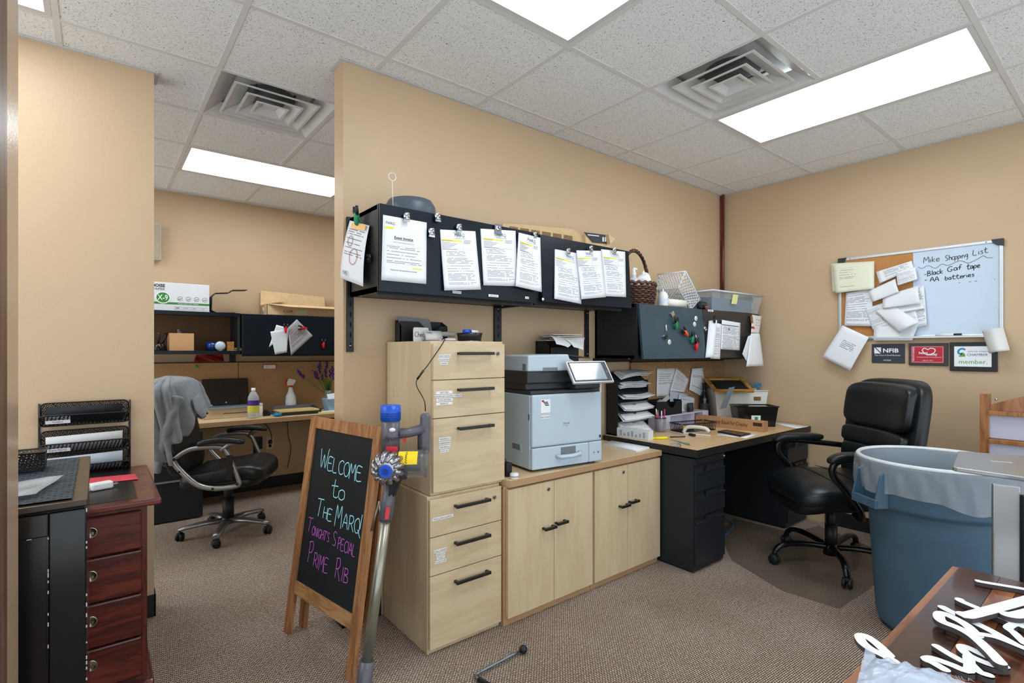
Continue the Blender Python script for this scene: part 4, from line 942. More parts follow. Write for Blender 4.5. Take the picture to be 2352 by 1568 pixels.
def liner(u, v):
    a = 2*PI*u
    prof = [(.325, .66), (.329, .70), (.331, .76), (.327, .815), (.318, .822), (.300, .818), (.288, .76), (.272, .60), (.262, .42)]
    f = v*(len(prof)-1); k = min(int(f), len(prof)-2); w = f-k
    r = prof[k][0]*(1-w)+prof[k+1][0]*w; z = prof[k][1]*(1-w)+prof[k+1][1]*w
    if v < .3: z += (.3-v)*.25*(math.sin(2*a+ph[0])*.25+math.sin(5*a+ph[1])*.12+math.sin(11*a+ph[2])*.06); r += .004*math.sin(23*a+ph[3]+v*9)+.002*math.sin(47*a)
    elif v > .6: r -= abs(.006*math.sin(31*a+ph[4])+.004*math.sin(53*a+ph[5]))*(v-.6)/.4*1.5
    else: r += .0015*math.sin(60*a)
    return (r*math.cos(a), r*math.sin(a), z)
mb = MB(); mb.grid(liner, 220, 28, uv=False); mb.build('liner', LIN, bn)
mb = MB()
for k in range(110):
    a = 2*PI*k/110
mb.lathe([(.3215+.0008, .816), (.3225, .822), (.316, .8285), (.308, .826), (.304, .818)], 90); mb.build('liner_fold', mat('liner_fold_film', 'e6ebee', rough=.3, var=0.05, vscale=60, alpha=.8), bn)
# ---- clear chair mat
CM = mat('chair_mat_vinyl', '7d6e60', rough=0.25, var=0.05, alpha=.45, spec=.5)
mt = MB(); mt.prism([tuple(p) for p in ((3.16, 1.69), (3.55, 1.99), (3.96, 2.10), (3.99, 1.66), (4.3, 1.60), (4.02, 1.02), (3.4, 1.0), (3.0, 1.02), (2.98, 1.3))], .0015, .004)
tag(mt.build('chair_mat', CM), 'smoky clear vinyl chair mat under the executive chair', 'chair mat')
cb = smooth_pts([(3.16, 1.86, .012), (3.5, 1.93, .01), (3.80, 2.02, .01), (3.86, 2.14, .01), (3.74, 2.22, .01)], 8)
tag(MB().tube([tuple(p) for p in cb], .004, 8).build('blue_cable', mat('blue_cable_jacket', '2a6fb5', rough=.4)), 'blue network cable lying under the desk', 'cable')
# ---- dark wood table
TW = wood('dark_walnut', '3f2013', '562c1b', '6a3822', grain=(1.4, 8, 8), rough=0.25, coat=.4, rings=2.0)
TWD = wood('dark_walnut_border', '2e1a14', '3d241c', '4a2d23', grain=(1.4, 8, 8), rough=0.25, coat=.4, rings=2.0)
TWL = wood('light_walnut_band', '7a4525', '8f5631', 'a0663e', grain=(1.4, 8, 8), rough=0.25, coat=.4, rings=2.0)
ZT = .75
tb = thing('wood_table', 'dark walnut table with inlaid border, holding white cut letters', 'table', (1.35, -.02, 0))
tx0, tx1, ty0, ty1 = .62-1.35, 1.84-1.35, -.62, .355
bevel(MB().box(tx0, tx1, ty0, ty1, ZT-.028, ZT-.006).build('table_top', TW, tb), .006, 3)
MB().box(tx0, tx1, ty1-.004, ty1+.012, ZT-.03, ZT-.004).build('edge_moulding', wood('walnut_edge', '6d3d20', '87502c', '9a6139', grain=(1.4, 9, 9), rough=.3, coat=.3), tb)
MB().box(tx0+.001, tx1-.001, ty1-.085, ty1-.004, ZT-.006, ZT).build('border_plank', TWD, tb)
MB().box(tx1-.075, tx1-.001, ty0+.001, ty1-.086, ZT-.006, ZT).build('border_plank', TWD, tb)
MB().box(tx0+.001, tx1-.076, ty1-.125, ty1-.086, ZT-.006, ZT).build('inlay_band', TWL, tb)
MB().box(tx1-.112, tx1-.076, ty0+.001, ty1-.126, ZT-.006, ZT).build('inlay_band', TW, tb)
MB().box(tx0+.001, tx1-.113, ty0+.001, ty1-.126, ZT-.006, ZT).build('center_panel', TW, tb)
for x in (tx0+.05, tx1-.05):
    for y in (ty0+.05, ty1-.07): MB().cyl((x, y, 0), (x, y, ZT-.03), .02, .034, 16).build('leg', TWD, tb)
ap = MB(); ap.box(tx0+.05, tx1-.05, ty1-.09, ty1-.07, ZT-.11, ZT-.028); ap.build('apron', TWD, tb)
# ---- white cut-out script letters (strokes pushed to 9 mm)
LW = mat('letter_white_paint', 'ecedee', rough=.5, var=.01); LD = mat('letter_side_mdf', '4a4446', rough=.7)
def z2(x, y): return (1900+x/4.931, 1250+y/4.931)
def stroke_solid(name, strokes, label, z0, th=.009, tilt=0.0):
    t = thing(name, label, 'letter', (0, 0, 0)); c_ = None
    for si, (pts, w) in enumerate(strokes):
        P_ = [onZ(*z2(*p), z0+th) for p in pts]
        if c_ is None: c_ = P_[0].copy(); c_.z = z0; t.location = c_
        Q = smooth_pts([(p.x-c_.x, p.y-c_.y) for p in P_], 5) if len(P_) > 2 else [Vector((p.x-c_.x, p.y-c_.y, 0)) for p in P_]
        n = len(Q); L_, R_ = [], []
        for i in range(n):
            d = Q[min(i+1, n-1)]-Q[max(i-1, 0)]; d.normalize(); nn = Vector((-d.y, d.x, 0)); ww = (w if not isinstance(w, (list, tuple)) else w[0]+(w[1]-w[0])*i/(n-1))/2
            L_.append(Q[i]+nn*ww); R_.append(Q[i]-nn*ww)
        caps = lambda c, d, w2: [c+Vector((math.cos(a), math.sin(a), 0))*w2 for a in [math.atan2(d.y, d.x)-PI/2+PI*k/6 for k in range(1, 6)]]
        dE = (Q[-1]-Q[-2]); dS = (Q[0]-Q[1]); wE = (L_[-1]-R_[-1]).length/2; wS = (L_[0]-R_[0]).length/2
        # top as quads plus caps, sides in the dark core
        m = MB(); k0 = n
        hz_ = lambda i: th+.0006*si+.0012*i/n
        m._add([(p.x, p.y, hz_(i)) for i, p in enumerate(L_)]+[(p.x, p.y, hz_(i)) for i, p in enumerate(R_)], [(i, n+i, n+i+1, i+1) for i in range(n-1)])
        eC = caps(Q[-1], dE, wE); sC = caps(Q[0], dS, wS)
        o0 = len(m.v); m._add([(p.x, p.y, hz_(n-1)) for p in [R_[-1]]+eC+[L_[-1]]], [tuple(range(7))]); m._add([(p.x, p.y, hz_(0)) for p in [L_[0]]+sC+[R_[0]]], [tuple(range(7))])
        m.build('letter_face', LW, t)
        ring = [Vector(p) for p in R_]+eC+list(reversed(L_))+sC; k = len(ring)
        s2 = MB(); s2._add([(p.x, p.y, 0) for p in ring]+[(p.x, p.y, th-.0003) for p in ring], [(i, (i+1) % k, k+(i+1) % k, k+i) for i in range(k)]); fixn(s2.build('letter_core', LD, t))
    return t
s1 = .0165
stroke_solid('cutout_letter', [([(1715, 412), (1760, 425), (2260, 512), (2500, 570)], s1)], 'white script letter stroke nearest the silver stand, at the far end of the table', ZT+.002)
stroke_solid('cutout_letter', [([(1500, 620), (1560, 660), (2120, 890), (2400, 1010)], s1*1.1)], 'white script stroke crossing under the broad slanted piece', ZT+.002)
stroke_solid('cutout_letter', [([(1545, 790), (1610, 800), (2000, 700), (2400, 590)], s1*1.7)], 'broad slanted white letter stroke lying on top of the others', ZT+.013)
stroke_solid('cutout_letter', [([(2040, 790), (2150, 800), (2400, 740)], s1*1.7)], 'white letter stroke cut by the right edge of the photo', ZT+.013)
stroke_solid('cutout_letter', [([(1310, 710), (1400, 760), (1800, 950), (2190, 1170), (2300, 1210)], s1*1.2),
    ([(2300, 890), (2180, 885), (2050, 945), (2120, 1010), (2240, 1130)], s1)], 'white script letter h with a tall loop near the table middle', ZT+.002)
stroke_solid('cutout_letter', [([(1700, 1030), (1560, 900), (1330, 785), (1265, 800), (1300, 870), (1480, 945), (1650, 1040), (1830, 1200), (1960, 1340)], s1*1.25), ([(1650, 1010), (1900, 1050), (2250, 1190)], s1)], 'white script letter with a pointed loop in the middle of the table', ZT+.0125)
stroke_solid('cutout_letter', [([(1240, 1150), (1380, 1240), (1540, 1330)], s1), ([(1960, 1340), (1760, 1250), (1560, 1160), (1530, 1190), (1620, 1270), (1860, 1370), (2000, 1385)], s1*1.1),
    ([(1330, 1420), (1190, 1340), (1120, 1310), (1200, 1300), (1400, 1370), (1600, 1440), (1600, 1290)], s1*1.1), ([(1600, 1330), (1720, 1450), (1830, 1495)], s1)], 'white script letters joined in a row near the bottom right corner', ZT+.002)
stroke_solid('cutout_letter', [([(700, 1250), (560, 1120), (440, 1040), (370, 1040), (400, 1110), (500, 1190), (640, 1260), (760, 1330)], s1*1.15)], 'white script letter loop overhanging the table edge', ZT+.004)
# ---- plastic bag on the table corner
BAG = mat('bag_film', 'ccd8ea', rough=.14, var=.06, vscale=20, alpha=.55, bump=.5, bscale=35, spec=.6)
bg = thing('plastic_bag', 'translucent plastic bag of white packets at the bottom edge', 'bag', tuple(onZ(2100, 1540, ZT)))
bo = Vector(bg.location)
cl = [onZ(1985, 1500, ZT+.06), onZ(2230, 1568, ZT+.05), onZ(2260, 1700, ZT+.03), onZ(1950, 1640, ZT+.03)]
random.seed(9)
def bagf(u, v):
    p = (cl[3]*(1-u)+cl[2]*u)*(1-v)+(cl[0]*(1-u)+cl[1]*u)*v
    return tuple(p-bo+Vector((0, 0, .030*math.sin(PI*u)*math.sin(PI*v)+.003*math.sin(u*11+v*19+2*math.sin(v*7))+.0025*math.sin(v*31-u*13+1.5*math.sin(u*9))+.0015*math.sin(u*47+v*23))))
mb = MB(); mb.grid(bagf, 40, 30, uv=False); mb.grid(lambda u, v: tuple(Vector(bagf(u, v))*1.0-Vector((0, 0, (.05*math.sin(PI*u)*math.sin(PI*v)+.004)))), 30, 20, uv=False, flip=True); mb.build('film', BAG, bg)
mb = MB(); ear = [onZ(1985, 1500, ZT+.06)-bo, onZ(1990, 1478, ZT+.075)-bo, onZ(2012, 1506, ZT+.065)-bo, onZ(1990, 1530, ZT+.06)-bo]; mb._add([tuple(p) for p in ear], [(0, 1, 2, 3)]); mb.build('corner_ear', BAG, bg)
pk = [onZ(2010, 1530, ZT+.035)-bo, onZ(2190, 1568, ZT+.035)-bo, onZ(2180, 1640, ZT+.02)-bo, onZ(1990, 1600, ZT+.02)-bo]
sheet('packet', pk, PAPER, parent=bg, curl=lambda u, v: .01*math.sin(PI*u)*math.sin(PI*v), th=.012)
M = frame(onZ(2168, 1558, ZT+.075)-bo, onZ(2240, 1572, ZT+.075)-onZ(2168, 1558, ZT+.075), onZ(2172, 1545, ZT+.075)-onZ(2168, 1558, ZT+.075))
text('VNILA', .014, M, mat('bag_print', '7d8796', rough=.6), 'lettering', bg, 'LEFT', .004)
# ---- silver laptop riser
SLV = mat('brushed_aluminium', 'a5a6a8', rough=.3, metal=.75, var=.03, vscale=3)
ls = thing('laptop_riser', 'silver aluminium laptop riser standing behind the table', 'stand', (2.17, .17, 0))
zt = .955
A = [onZ(2200, 1035, zt), onZ(2420, 1052, zt), onZ(2420, 1105, zt), onZ(2187, 1072, zt)]
lo_ = Vector(ls.location)
def slab(pts, z1, th, rr=.012):
    c_ = sum((Vector((p.x, p.y)) for p in pts), Vector((0, 0)))/len(pts); out = []
    for i, p in enumerate(pts):
        p0 = Vector((p.x, p.y)); a = (Vector((pts[i-1].x, pts[i-1].y))-p0).normalized(); b_ = (Vector((pts[(i+1) % 4].x, pts[(i+1) % 4].y))-p0).normalized()
        out += [p0+a*rr, p0+(a+b_)*rr*.32, p0+b_*rr]
    return out
po = slab(A, zt, .012); mb = MB(); mb.prism([(p.x-lo_.x, p.y-lo_.y) for p in po], zt-.014, zt); bevel(fixn(mb.build('platform', SLV, ls)), .003)
leg0 = onZ(2282, 1112, zt-.014); leg1 = onZ(2345, 1118, zt-.014)
ln = Vector((leg1.x-leg0.x, leg1.y-leg0.y, 0)).normalized(); lp = Vector((-ln.y, ln.x, 0)); lp = lp if lp.x > 0 else -lp
mb = MB(); mb.obox(Vector(((leg0.x+leg1.x)/2, (leg0.y+leg1.y)/2, (zt-.014)/2))-lo_+lp*.012, ln, lp, (0, 0, 1), (leg1-leg0).length, .02, zt-.014); bevel(mb.build('leg', SLV, ls), .003)
mb = MB(); mb.obox(Vector(((leg0.x+leg1.x)/2, (leg0.y+leg1.y)/2, .008))-lo_+ln*.05, ln, lp, (0, 0, 1), .34, .26, .016); bevel(mb.build('base_plate', SLV, ls), .004)
mb = MB(); mb.obox(leg1-lo_+ln*.02-Vector((0, 0, .25)), ln, lp, (0, 0, 1), .035, .03, .45); mb.build('drive_track', NYL, ls)
sc_ = onZ(2300, 1060, zt+.0006); mb = MB(); dx_ = (onZ(2330, 1063, zt)-onZ(2280, 1059, zt)); mb.obox(sc_-lo_, dx_, dx_.cross(Vector((0, 0, 1))), (0, 0, 1), dx_.length, .004, .001); mb.build('cable_slot', mat('slot_light', 'd8d8d8', rough=.3), ls)
# ---- wooden rack at the right wall
RW = wood('rack_oak', '7a4a26', '925c32', 'a66f42', grain=(9, 9, 1.2), rough=.35, coat=.3)
rk = thing('wooden_rack', 'wooden brochure rack with clear pockets standing by the right wall', 'rack', (4.1, .42, 0))
MB().box(-.02, .05, .185, .225, 0, 1.085).build('side_post', RW, rk); MB().box(-.02, .05, -.42, -.38, 0, 1.085).build('side_post', RW, rk)
pr = [(-.40+.6*i/20, .97+.12*(math.sin(PI*i/20))**.8) for i in range(21)]
MB().prism([(-.40, .985)]+[(-.38+.565*i/16, 1.02+.085*math.sin(PI*i/16)) for i in range(17)]+[(.185, .985)], .0, .02, 'YZ').build('crest_board', RW, rk)
for z in (.965, .80, .55, .3, .05): MB().box(-.03, .04, -.40, .185, z, z+.024, bev=.003).build('cross_bar', RW, rk)
GLA = mat('rack_clear_panel', 'cfd0e2', rough=.2, var=0, alpha=.75)
for z0, z1 in ((.83, .96), (.58, .795), (.33, .545), (.08, .295)): MB().box(0, .006, -.38, .185, z0, z1).build('clear_panel', GLA, rk)
MB().lathe([(.0005, -.05), (.006, -.048), (.006, -.02)], 10, (.0, .15, 1.06), axis='X').build('peg', SCREW, rk)
# ================================================================ PRINTER AND WORKTOP THINGS
ZC = .712; DZ = .748
PW = mat('printer_white', 'b3c2ce', rough=.4, var=.02, vscale=3); PG = mat('printer_charcoal', '26292d', rough=.4, var=.04); PG2 = mat('printer_grey', '6d7277', rough=.4)
CHR = MATS['chrome']
pt = thing('printer', 'white and charcoal multifunction printer with tilted touch screen on the worktop', 'printer', (1.735, 1.995, ZC), math.radians(-7))
pwid, pdep = .475, .322
bevel(MB().box(0, pwid, .02, pdep, .012, .40).build('body', PW, pt), .008, 3)
MB().box(.02, pwid-.02, .04, pdep-.03, 0, .014).build('feet', PG, pt)
bevel(MB().box(.002, pwid-.002, 0, .024, .128, .40).build('front_door', PW, pt), .01, 3)
bevel(MB().box(.002, pwid*.80-.001, .0, .024, .014, .125).build('paper_tray', PW, pt), .006, 2)
bevel(MB().box(pwid*.80+.001, pwid-.002, .0, .024, .014, .125).build('tray_end', PW, pt), .006, 2)
hd_ = MB(); hd_.tube([(.155, -.002, .075), (.17, -.022, .07), (.24, -.03, .07), (.30, -.022, .074), (.315, -.002, .08)], .011, 8, flat=.7); hd_.build('tray_handle', PW, pt)
MB().box(.185, .285, -.001, .003, .078, .115).build('handle_recess', PG2, pt); MB().box(.18, .26, -.0015, .004, .028, .062, bev=.002).build('handle_flap', PW, pt)
for dx in (0, .03): MB().lathe([(.0005, -.0015), (.006-.003*(dx == 0), -.0015), (.006, .001)], 14, (pwid*.80+.035+dx, 0, .065), axis='Y').build('tray_icon', PG2, pt)
MB().box(-.0012, .01, .10, .20, .09, .14).build('side_grip', PW, pt); MB().box(-.0022, .01, .112, .188, .10, .13).build('grip_shadow', PG2, pt)
MB().box(-.0015, .008, .025, .031, .27, .30).build('latch', PG, pt)
sc = MB(); sc.box(0, pwid, .015, pdep, .40, .42); sc.box(.0, pwid*.66, .06, pdep, .42, .50); sc.box(pwid*.66, pwid, .20, pdep, .42, .50); bevel(sc.build('output_well', PG, pt), .006)
bevel(MB().box(-.006, pwid*.72, .035, pdep, .455, .52).build('scanner_bed', PG, pt), .008)
ad = MB(); ad.prism([(-.005, .52), (pwid*.98, .52), (pwid*.98, .55), (pwid*.70, .56), (pwid*.57, .585), (pwid*.55, .61), (-.003, .605)], .03, pdep, 'XZ'); bevel(fixn(ad.build('document_feeder', PW, pt)), .008, 3)
tr2 = MB(); tr2.prism([(pwid*.56, .605), (pwid*.98, .585), (pwid*.98, .590), (pwid*.57, .612)], .09, pdep-.03, 'XZ'); fixn(tr2.build('feed_tray', PG, pt))
MB().box(.09, .185, .0285, .032, .522, .54).build('feeder_grip', PG2, pt); MB().box(-.0065, -.003, .05, .08, .525, .56).build('feeder_hinge', PG2, pt)
# touch panel on a neck
MBp = frame((.335, -.075, .46), (1, 0, 0), (0, .55, .83))
p_ = MB(MBp).box(-.125, .16, -.005, .135, -.012, .004).build('touch_panel', mat('panel_silver', 'bfc3c8', rough=.25, metal=.5), pt); bevel(p_, .006, 3)
MB(MBp).box(-.115, .148, .004, .126, .0036, .0052).build('screen_bezel', PG, p_)
SCR = mat('screen_glass', '9aa6ad', rough=.08, var=.12, vscale=5, spec=.8, metal=.2)
MB(MBp).box(-.105, .115, .014, .118, .0052, .006).build('screen', SCR, p_)
MB(MBp).lathe([(.0005, .0062), (.006, .0062), (.006, .005)], 16, (.132, .06, 0)).build('home_button', PG2, p_)
MB().box(.26, .44, -.03, .05, .425, .455, bev=.006).build('panel_neck', PG, pt); MB().box(.43, .437, -.035, -.028, .40, .46).build('panel_rod', WP, pt)
MF = frame((0, -.0008, 0), (1, 0, 0), (0, 0, 1))
MB(MF).box(.055, .115, .305, .375, 0, .0006).build('dealer_sticker', LABW, pt)
lg = MB(MF); lg.box(.06, .075, .362, .372, .0006, .001); lg.build('sticker_logo', mat('logo_red', 'b3202c', rough=.5), pt)
lg = MB(MF); [lg.box(.07+.006*i, .1+.003*i, .358-.008*i, .363-.008*i, .0006, .001) for i in range(3)]; lg.build('sticker_logo', INK, pt)
MB(MF).box(.053, .113, .275, .292, 0, .0006).build('label', LABW, pt)
text('ID# W4607', .0125, MF @ Matrix.Translation((.083, .279, 0)), INK, 'lettering', pt, 'CENTER', .001)
MB(MF).box(.2, .245, .22, .248, 0, .0005).build('badge', PW, pt)
text('RICOH', .0125, MF @ Matrix.Translation((.2225, .237, 0)), INK, 'lettering', pt, 'CENTER', .001); text('IM C300', .006, MF @ Matrix.Translation((.2225, .227, 0)), INK, 'lettering', pt, 'CENTER', .001)
MB(MF).box(.452, .464, .145, .16, 0, .0008).build('energy_mark', PG, pt)
# ---- file box with papers behind the printer
fb = thing('file_box', 'black magazine box stuffed with loose papers behind the printer', 'file box', (2.28, 2.385, ZC))
BXM = mat('black_card', '17191c', rough=.6, var=.06)
x0_, x1_ = -.12, .13
fbm = MB(); fbm.box(x0_, x1_, .055, .06, 0, .69).box(x0_, x1_, -.07, -.065, 0, .65).box(x0_, x1_, -.07, .06, 0, .006)
fbm.build('case', BXM, fb)
for x in (x0_, x1_-.005): MB().prism([(-.07, 0), (.06, 0), (.06, .69), (-.02, .69), (-.07, .65)], x, x+.005, 'YZ').build('side_panel', BXM, fb)
random.seed(4)
for k in range(4):
    a = (-.25, .3, .05, -.12)[k]; cx_, cy_ = (2.27, 2.34, 2.31, 2.29)[k], (2.36, 2.345, 2.36, 2.35)[k]; z = ZC+.695+.012*k
    ca, sa = math.cos(a), math.sin(a); w, d = (.115, .065)
    cs = [(cx_+ca*i*w-sa*j*d, min(cy_+sa*i*w+ca*j*d, YP-.012), z) for i, j in ((-1, 1), (1, 1), (1, -1), (-1, -1))]
    c_ = ('e2e4e6', 'd9d6c4', 'cfd3d6')[k % 3]
    lab = ['lowest loose sheet in the pile on the file box', 'yellowish sheet in the pile on the file box', 'grey sheet just under the top of the file box pile', 'topmost loose sheet on the file box'][k]
    sheet('loose_paper', cs, mat('paper_'+c_, c_, rough=.8, var=.03), lab, 'paper', 'papers on the file box', curl=lambda u, v: .006*math.sin(u*5+v*3)*0+.0, th=.004)
# papers drooping forward over the box edge
for k, q in enumerate(([(1290, 775), (1345, 772), (1338, 806), (1318, 797)], [(1262, 770), (1330, 776), (1303, 800), (1278, 790)])):
    P_ = [onY(*p, 2.285 if i < 2 else 2.24) for i, p in enumerate(q)]
    sheet('loose_paper', P_, mat('paper_e2e4e6', 'e2e4e6'), ('white sheet drooping furthest over the front of the file box', 'white sheet drooping at the left front of the file box')[k], 'paper', 'papers on the file box', curl=lambda u, v: .01*math.sin(v*3+u*2), th=.001)
# ---- adapters by the tall drawers
o = thing('power_brick', 'small black power brick on the worktop beside the drawers', 'adapter', (1.585, 1.985, ZC))
bevel(MB().box(-.018, .018, -.02, .02, 0, .07).build('brick', BRB, o), .005); MB().tube(smooth_pts([(0, .005, .07), (-.005, .01, .085), (-.02, .02, .09)]), .0025, 6).build('cord', WIRE, o)
o = thing('white_puck', 'white round cable puck on the worktop edge beside the drawers', 'gadget', (1.578, 1.965-.0, ZC))
o.location = (1.59, 1.958+.012, ZC)
MB().lathe([(.0005, 0), (.02, 0), (.022, .004), (.022, .022), (.018, .027), (.0005, .027)], 24).build('shell', WP, o); MB().lathe([(.0223, .010), (.0228, .012), (.0223, .014)], 24).build('seam', PG2, o)
o.location = (1.60, 1.972, ZC)
bpy.data.objects['power_brick'].location = (1.60, 2.03, ZC)
# ---- paper stack, box and highlighter near the desk joint
P_ = [onZ(1418, 1009, ZC+.009), onZ(1512, 1022, ZC+.009), onZ(1462, 1035, ZC+.009), onZ(1385, 1018, ZC+.009)]
for p in P_: p.x = min(p.x, 2.775)
sheet('paper_stack', [tuple(p) for p in (P_[3], P_[0], P_[1], P_[2])], PAPER, 'stack of white sheets on the worktop beside the printer', 'papers', th=.009, nu=2, nv=2)
bx_ = thing('label_box', 'long white printed carton at the left end of the desk', 'box', (2.845, 2.21, DZ), math.radians(6))
bevel(MB().box(-.032, .032, -.125, .12, 0, .062).build('carton', mat('carton_white', 'd3d7dc', rough=.6, var=.03), bx_), .002)
for k in range(7): MB().box(-.0328, -.032, -.10+.03*k, -.084+.03*k, .012, .05-.01*(k % 3)).build('print', mat('print_grey', '9ba3ab', rough=.7), bx_)
hl = thing('highlighter', 'yellow highlighter leaning on the white carton', 'marker', (2.93, 2.07, DZ+.009), math.radians(150))
MB().cyl((-.055, 0, 0), (.025, 0, 0), .009).build('barrel', mat('hi_yellow', 'f3e71e', rough=.4), hl); MB().cyl((.025, 0, 0), (.06, 0, 0), .0085, .0075).build('cap', mat('hi_yellow2', 'e0d414', rough=.4), hl)
# ---- things on the tall pedestal
ZP = 1.385
lh = thing('letter_holder', 'black leather letter holder on top of the tall drawers', 'letter holder', (1.30, 2.33, ZP))
MB().prism([(-.115, 0), (.16, 0), (.16, .085), (.12, .085), (.07, .04), (.04, .045), (.02, .08), (-.01, .105), (-.115, .105)], .04, .046, 'XZ').build('front_panel', BXM, lh)
MB().box(-.115, .16, .09, .096, 0, .11).box(-.115, .16, .04, .096, 0, .005).build('rear_panel', BXM, lh)
for x in (-.115, .155): MB().prism([(.04, 0), (.096, 0), (.096, .11), (.04, .085)], x, x+.005, 'YZ').build('side_panel', BXM, lh)
MB().prism([(-.1, 0), (.1, 0), (.07, .12), (-.11, .13)], .07, .074, 'XZ').build('divider', PG2, lh)
cs_ = thing('checklist_sign', 'small white handwritten sign standing on the tall drawers', 'sign', (1.262, 2.30, ZP))
MB().prism(rrect(.085, .072, .008), -.004, 0, 'XZ').build('card', WP, cs_)
MS = frame((-.04, -.0045, .02), (1, 0, 0), (0, 0, 1)); mb = MB(); write(mb, 'Chec', .005, .006, .024, .0022, MS, sx=.8); mb.build('ink_writing', INK, cs_)
ca_ = thing('card_holder', 'business cards in a clear holder on the tall drawers', 'card holder', (1.315, 2.26, ZP))
MB().box(-.05, .05, -.02, .03, 0, .008).build('stand', PG, ca_)
sheet('card', [(-.045, .012, .056), (.05, .012, .056), (.05, -.006, .008), (-.045, -.006, .008)], WP, parent=ca_, nu=2, nv=2, th=.006)
text('MARQ', .011, frame((-.038, .0065, .042), (1, 0, 0), (0, .35, .94)), INK, 'lettering', ca_, 'LEFT', .001)
st_ = thing('stapler', 'pale grey stapler lying on the tall drawers', 'stapler', (1.42, 2.31, ZP), .1)
superel(MB(), .055, .014, .013, .6, .6, 20, 10, M=Matrix.Translation((0, 0, .042))).build('top_arm', mat('pale_grey', 'bdbab2', rough=.35), st_); MB().box(-.05, .05, -.012, .012, 0, .012, bev=.004).build('base', PG, st_); MB().box(-.05, -.03, -.010, .010, .012, .036).build('hinge', PG, st_)
ds = thing('round_dish', 'black round desk dish on the tall drawers', 'dish', (1.475, 2.18, ZP))
MB().lathe([(.0005, .004), (.058, .004), (.062, .03), (.066, .045), (.062, .045), (.056, .01), (.0005, .008)], 32).build('bowl', BRB, ds); MB().lathe([(.05, 0), (.06, 0), (.06, .006), (.05, .006)], 32).build('base', STL, ds)
mk = thing('marker', 'blue and white marker lying across the black dish', 'marker', (1.47, 2.165, ZP+.052), .15)
MB().cyl((-.045, 0, 0), (0, 0, 0), .011).build('cap', VBL, mk); MB().cyl((0, 0, 0), (.05, 0, .0), .009).build('barrel', WP, mk)
tg = thing('clear_clip', 'clear plastic cord clip at the front of the tall drawers', 'clip', (1.26, 2.02, ZP))
superel(MB(), .03, .012, .006, .6, .6, 16, 8, M=Matrix.Translation((0, 0, .007))).build('clip_body', mat('frosted', 'cfd2d4', rough=.2, alpha=.7), tg); MB().tube([(-.03, 0, .006), (-.055, .006, .004)], .003, 6).build('tail', mat('frosted', 'cfd2d4'), tg)
# ================================================================ PAPERS, CLIPS AND MAGNETS ON THE CABINETS
def printed(name, rows, dens=.62, u0=.1, u1=.9, v0=.06, v1=.9, base='e6e8ec', ink='6b7078', words=26):
    """white sheet with typed rows (flat print in UV space)"""
    if name in MATS: return MATS[name]
    m = mat(name, base, rough=.75, var=0, spec=.2); N, L, b = nodes_of(m)
    uv = N.new('ShaderNodeTexCoord'); sp_ = N.new('ShaderNodeSeparateXYZ'); L.new(uv.outputs['UV'], sp_.inputs[0])
    def M_(op, a, b_=None):
        n = N.new('ShaderNodeMath'); n.operation = op
        for i, x in enumerate((a, b_)):
            if x is None: continue
            if isinstance(x, (int, float)): n.inputs[i].default_value = x
            else: L.new(x, n.inputs[i])
        return n.outputs[0]
    U, V = sp_.outputs[0], sp_.outputs[1]
    rv = M_('MULTIPLY', V, rows); row = M_('FLOOR', rv); fr = M_('FRACT', rv)
    line = M_('LESS_THAN', M_('ABSOLUTE', M_('SUBTRACT', fr, .5)), .2)
    cmb = N.new('ShaderNodeCombineXYZ'); L.new(M_('MULTIPLY', U, words), cmb.inputs[0]); L.new(M_('MULTIPLY', row, 7.3), cmb.inputs[1])
    wn = N.new('ShaderNodeTexWhiteNoise'); wn.noise_dimensions = '2D'
    fl = N.new('ShaderNodeVectorMath'); fl.operation = 'FLOOR'; L.new(cmb.outputs[0], fl.inputs[0]); L.new(fl.outputs[0], wn.inputs['Vector'])
    word = M_('LESS_THAN', wn.outputs['Value'], .86)
    rn = N.new('ShaderNodeTexWhiteNoise'); rn.noise_dimensions = '1D'; L.new(row, rn.inputs['W'])
    keep = M_('LESS_THAN', rn.outputs['Value'], dens)
    rn2 = N.new('ShaderNodeTexWhiteNoise'); rn2.noise_dimensions = '1D'; L.new(M_('ADD', row, 31.7), rn2.inputs['W'])
    end = M_('SUBTRACT', u1, M_('MULTIPLY', rn2.outputs['Value'], (u1-u0)*.35))
    box_ = M_('MULTIPLY', M_('MULTIPLY', M_('GREATER_THAN', U, u0), M_('LESS_THAN', U, end)), M_('MULTIPLY', M_('GREATER_THAN', V, v0), M_('LESS_THAN', V, v1)))
    f = M_('MULTIPLY', M_('MULTIPLY', line, M_('MULTIPLY', word, keep)), box_)
    mx = N.new('ShaderNodeMixRGB'); mx.inputs[1].default_value = lin(base); mx.inputs[2].default_value = lin(ink); L.new(M_('MULTIPLY', f, .85), mx.inputs[0]); L.new(mx.outputs[0], b.inputs['Base Color'])
    return m
PCON = printed('contract_print', 46, .72, .12, .9, .06, .66)
PINV = printed('invoice_print', 40, .5, .1, .92, .24, .56)
PGEN = printed('typed_print', 34, .6, .12, .9, .08, .92)
HIY = mat('highlight_yellow', 'ecdc3c', rough=.75, var=.04); HIO = mat('highlight_orange', 'f2c27a', rough=.75, var=.1)
GINK = mat('ink_grey', '55575c', rough=.7, var=0); BINK = mat('ink_blue', '3c4a8a', rough=.7, var=0)
def sheet_frame(c):
    tl, tr, br, bl = [Vector(p) for p in c]; w = (tr-tl).length; h = (tl-bl).length
    return frame(bl, br-bl, tl-bl), w, h
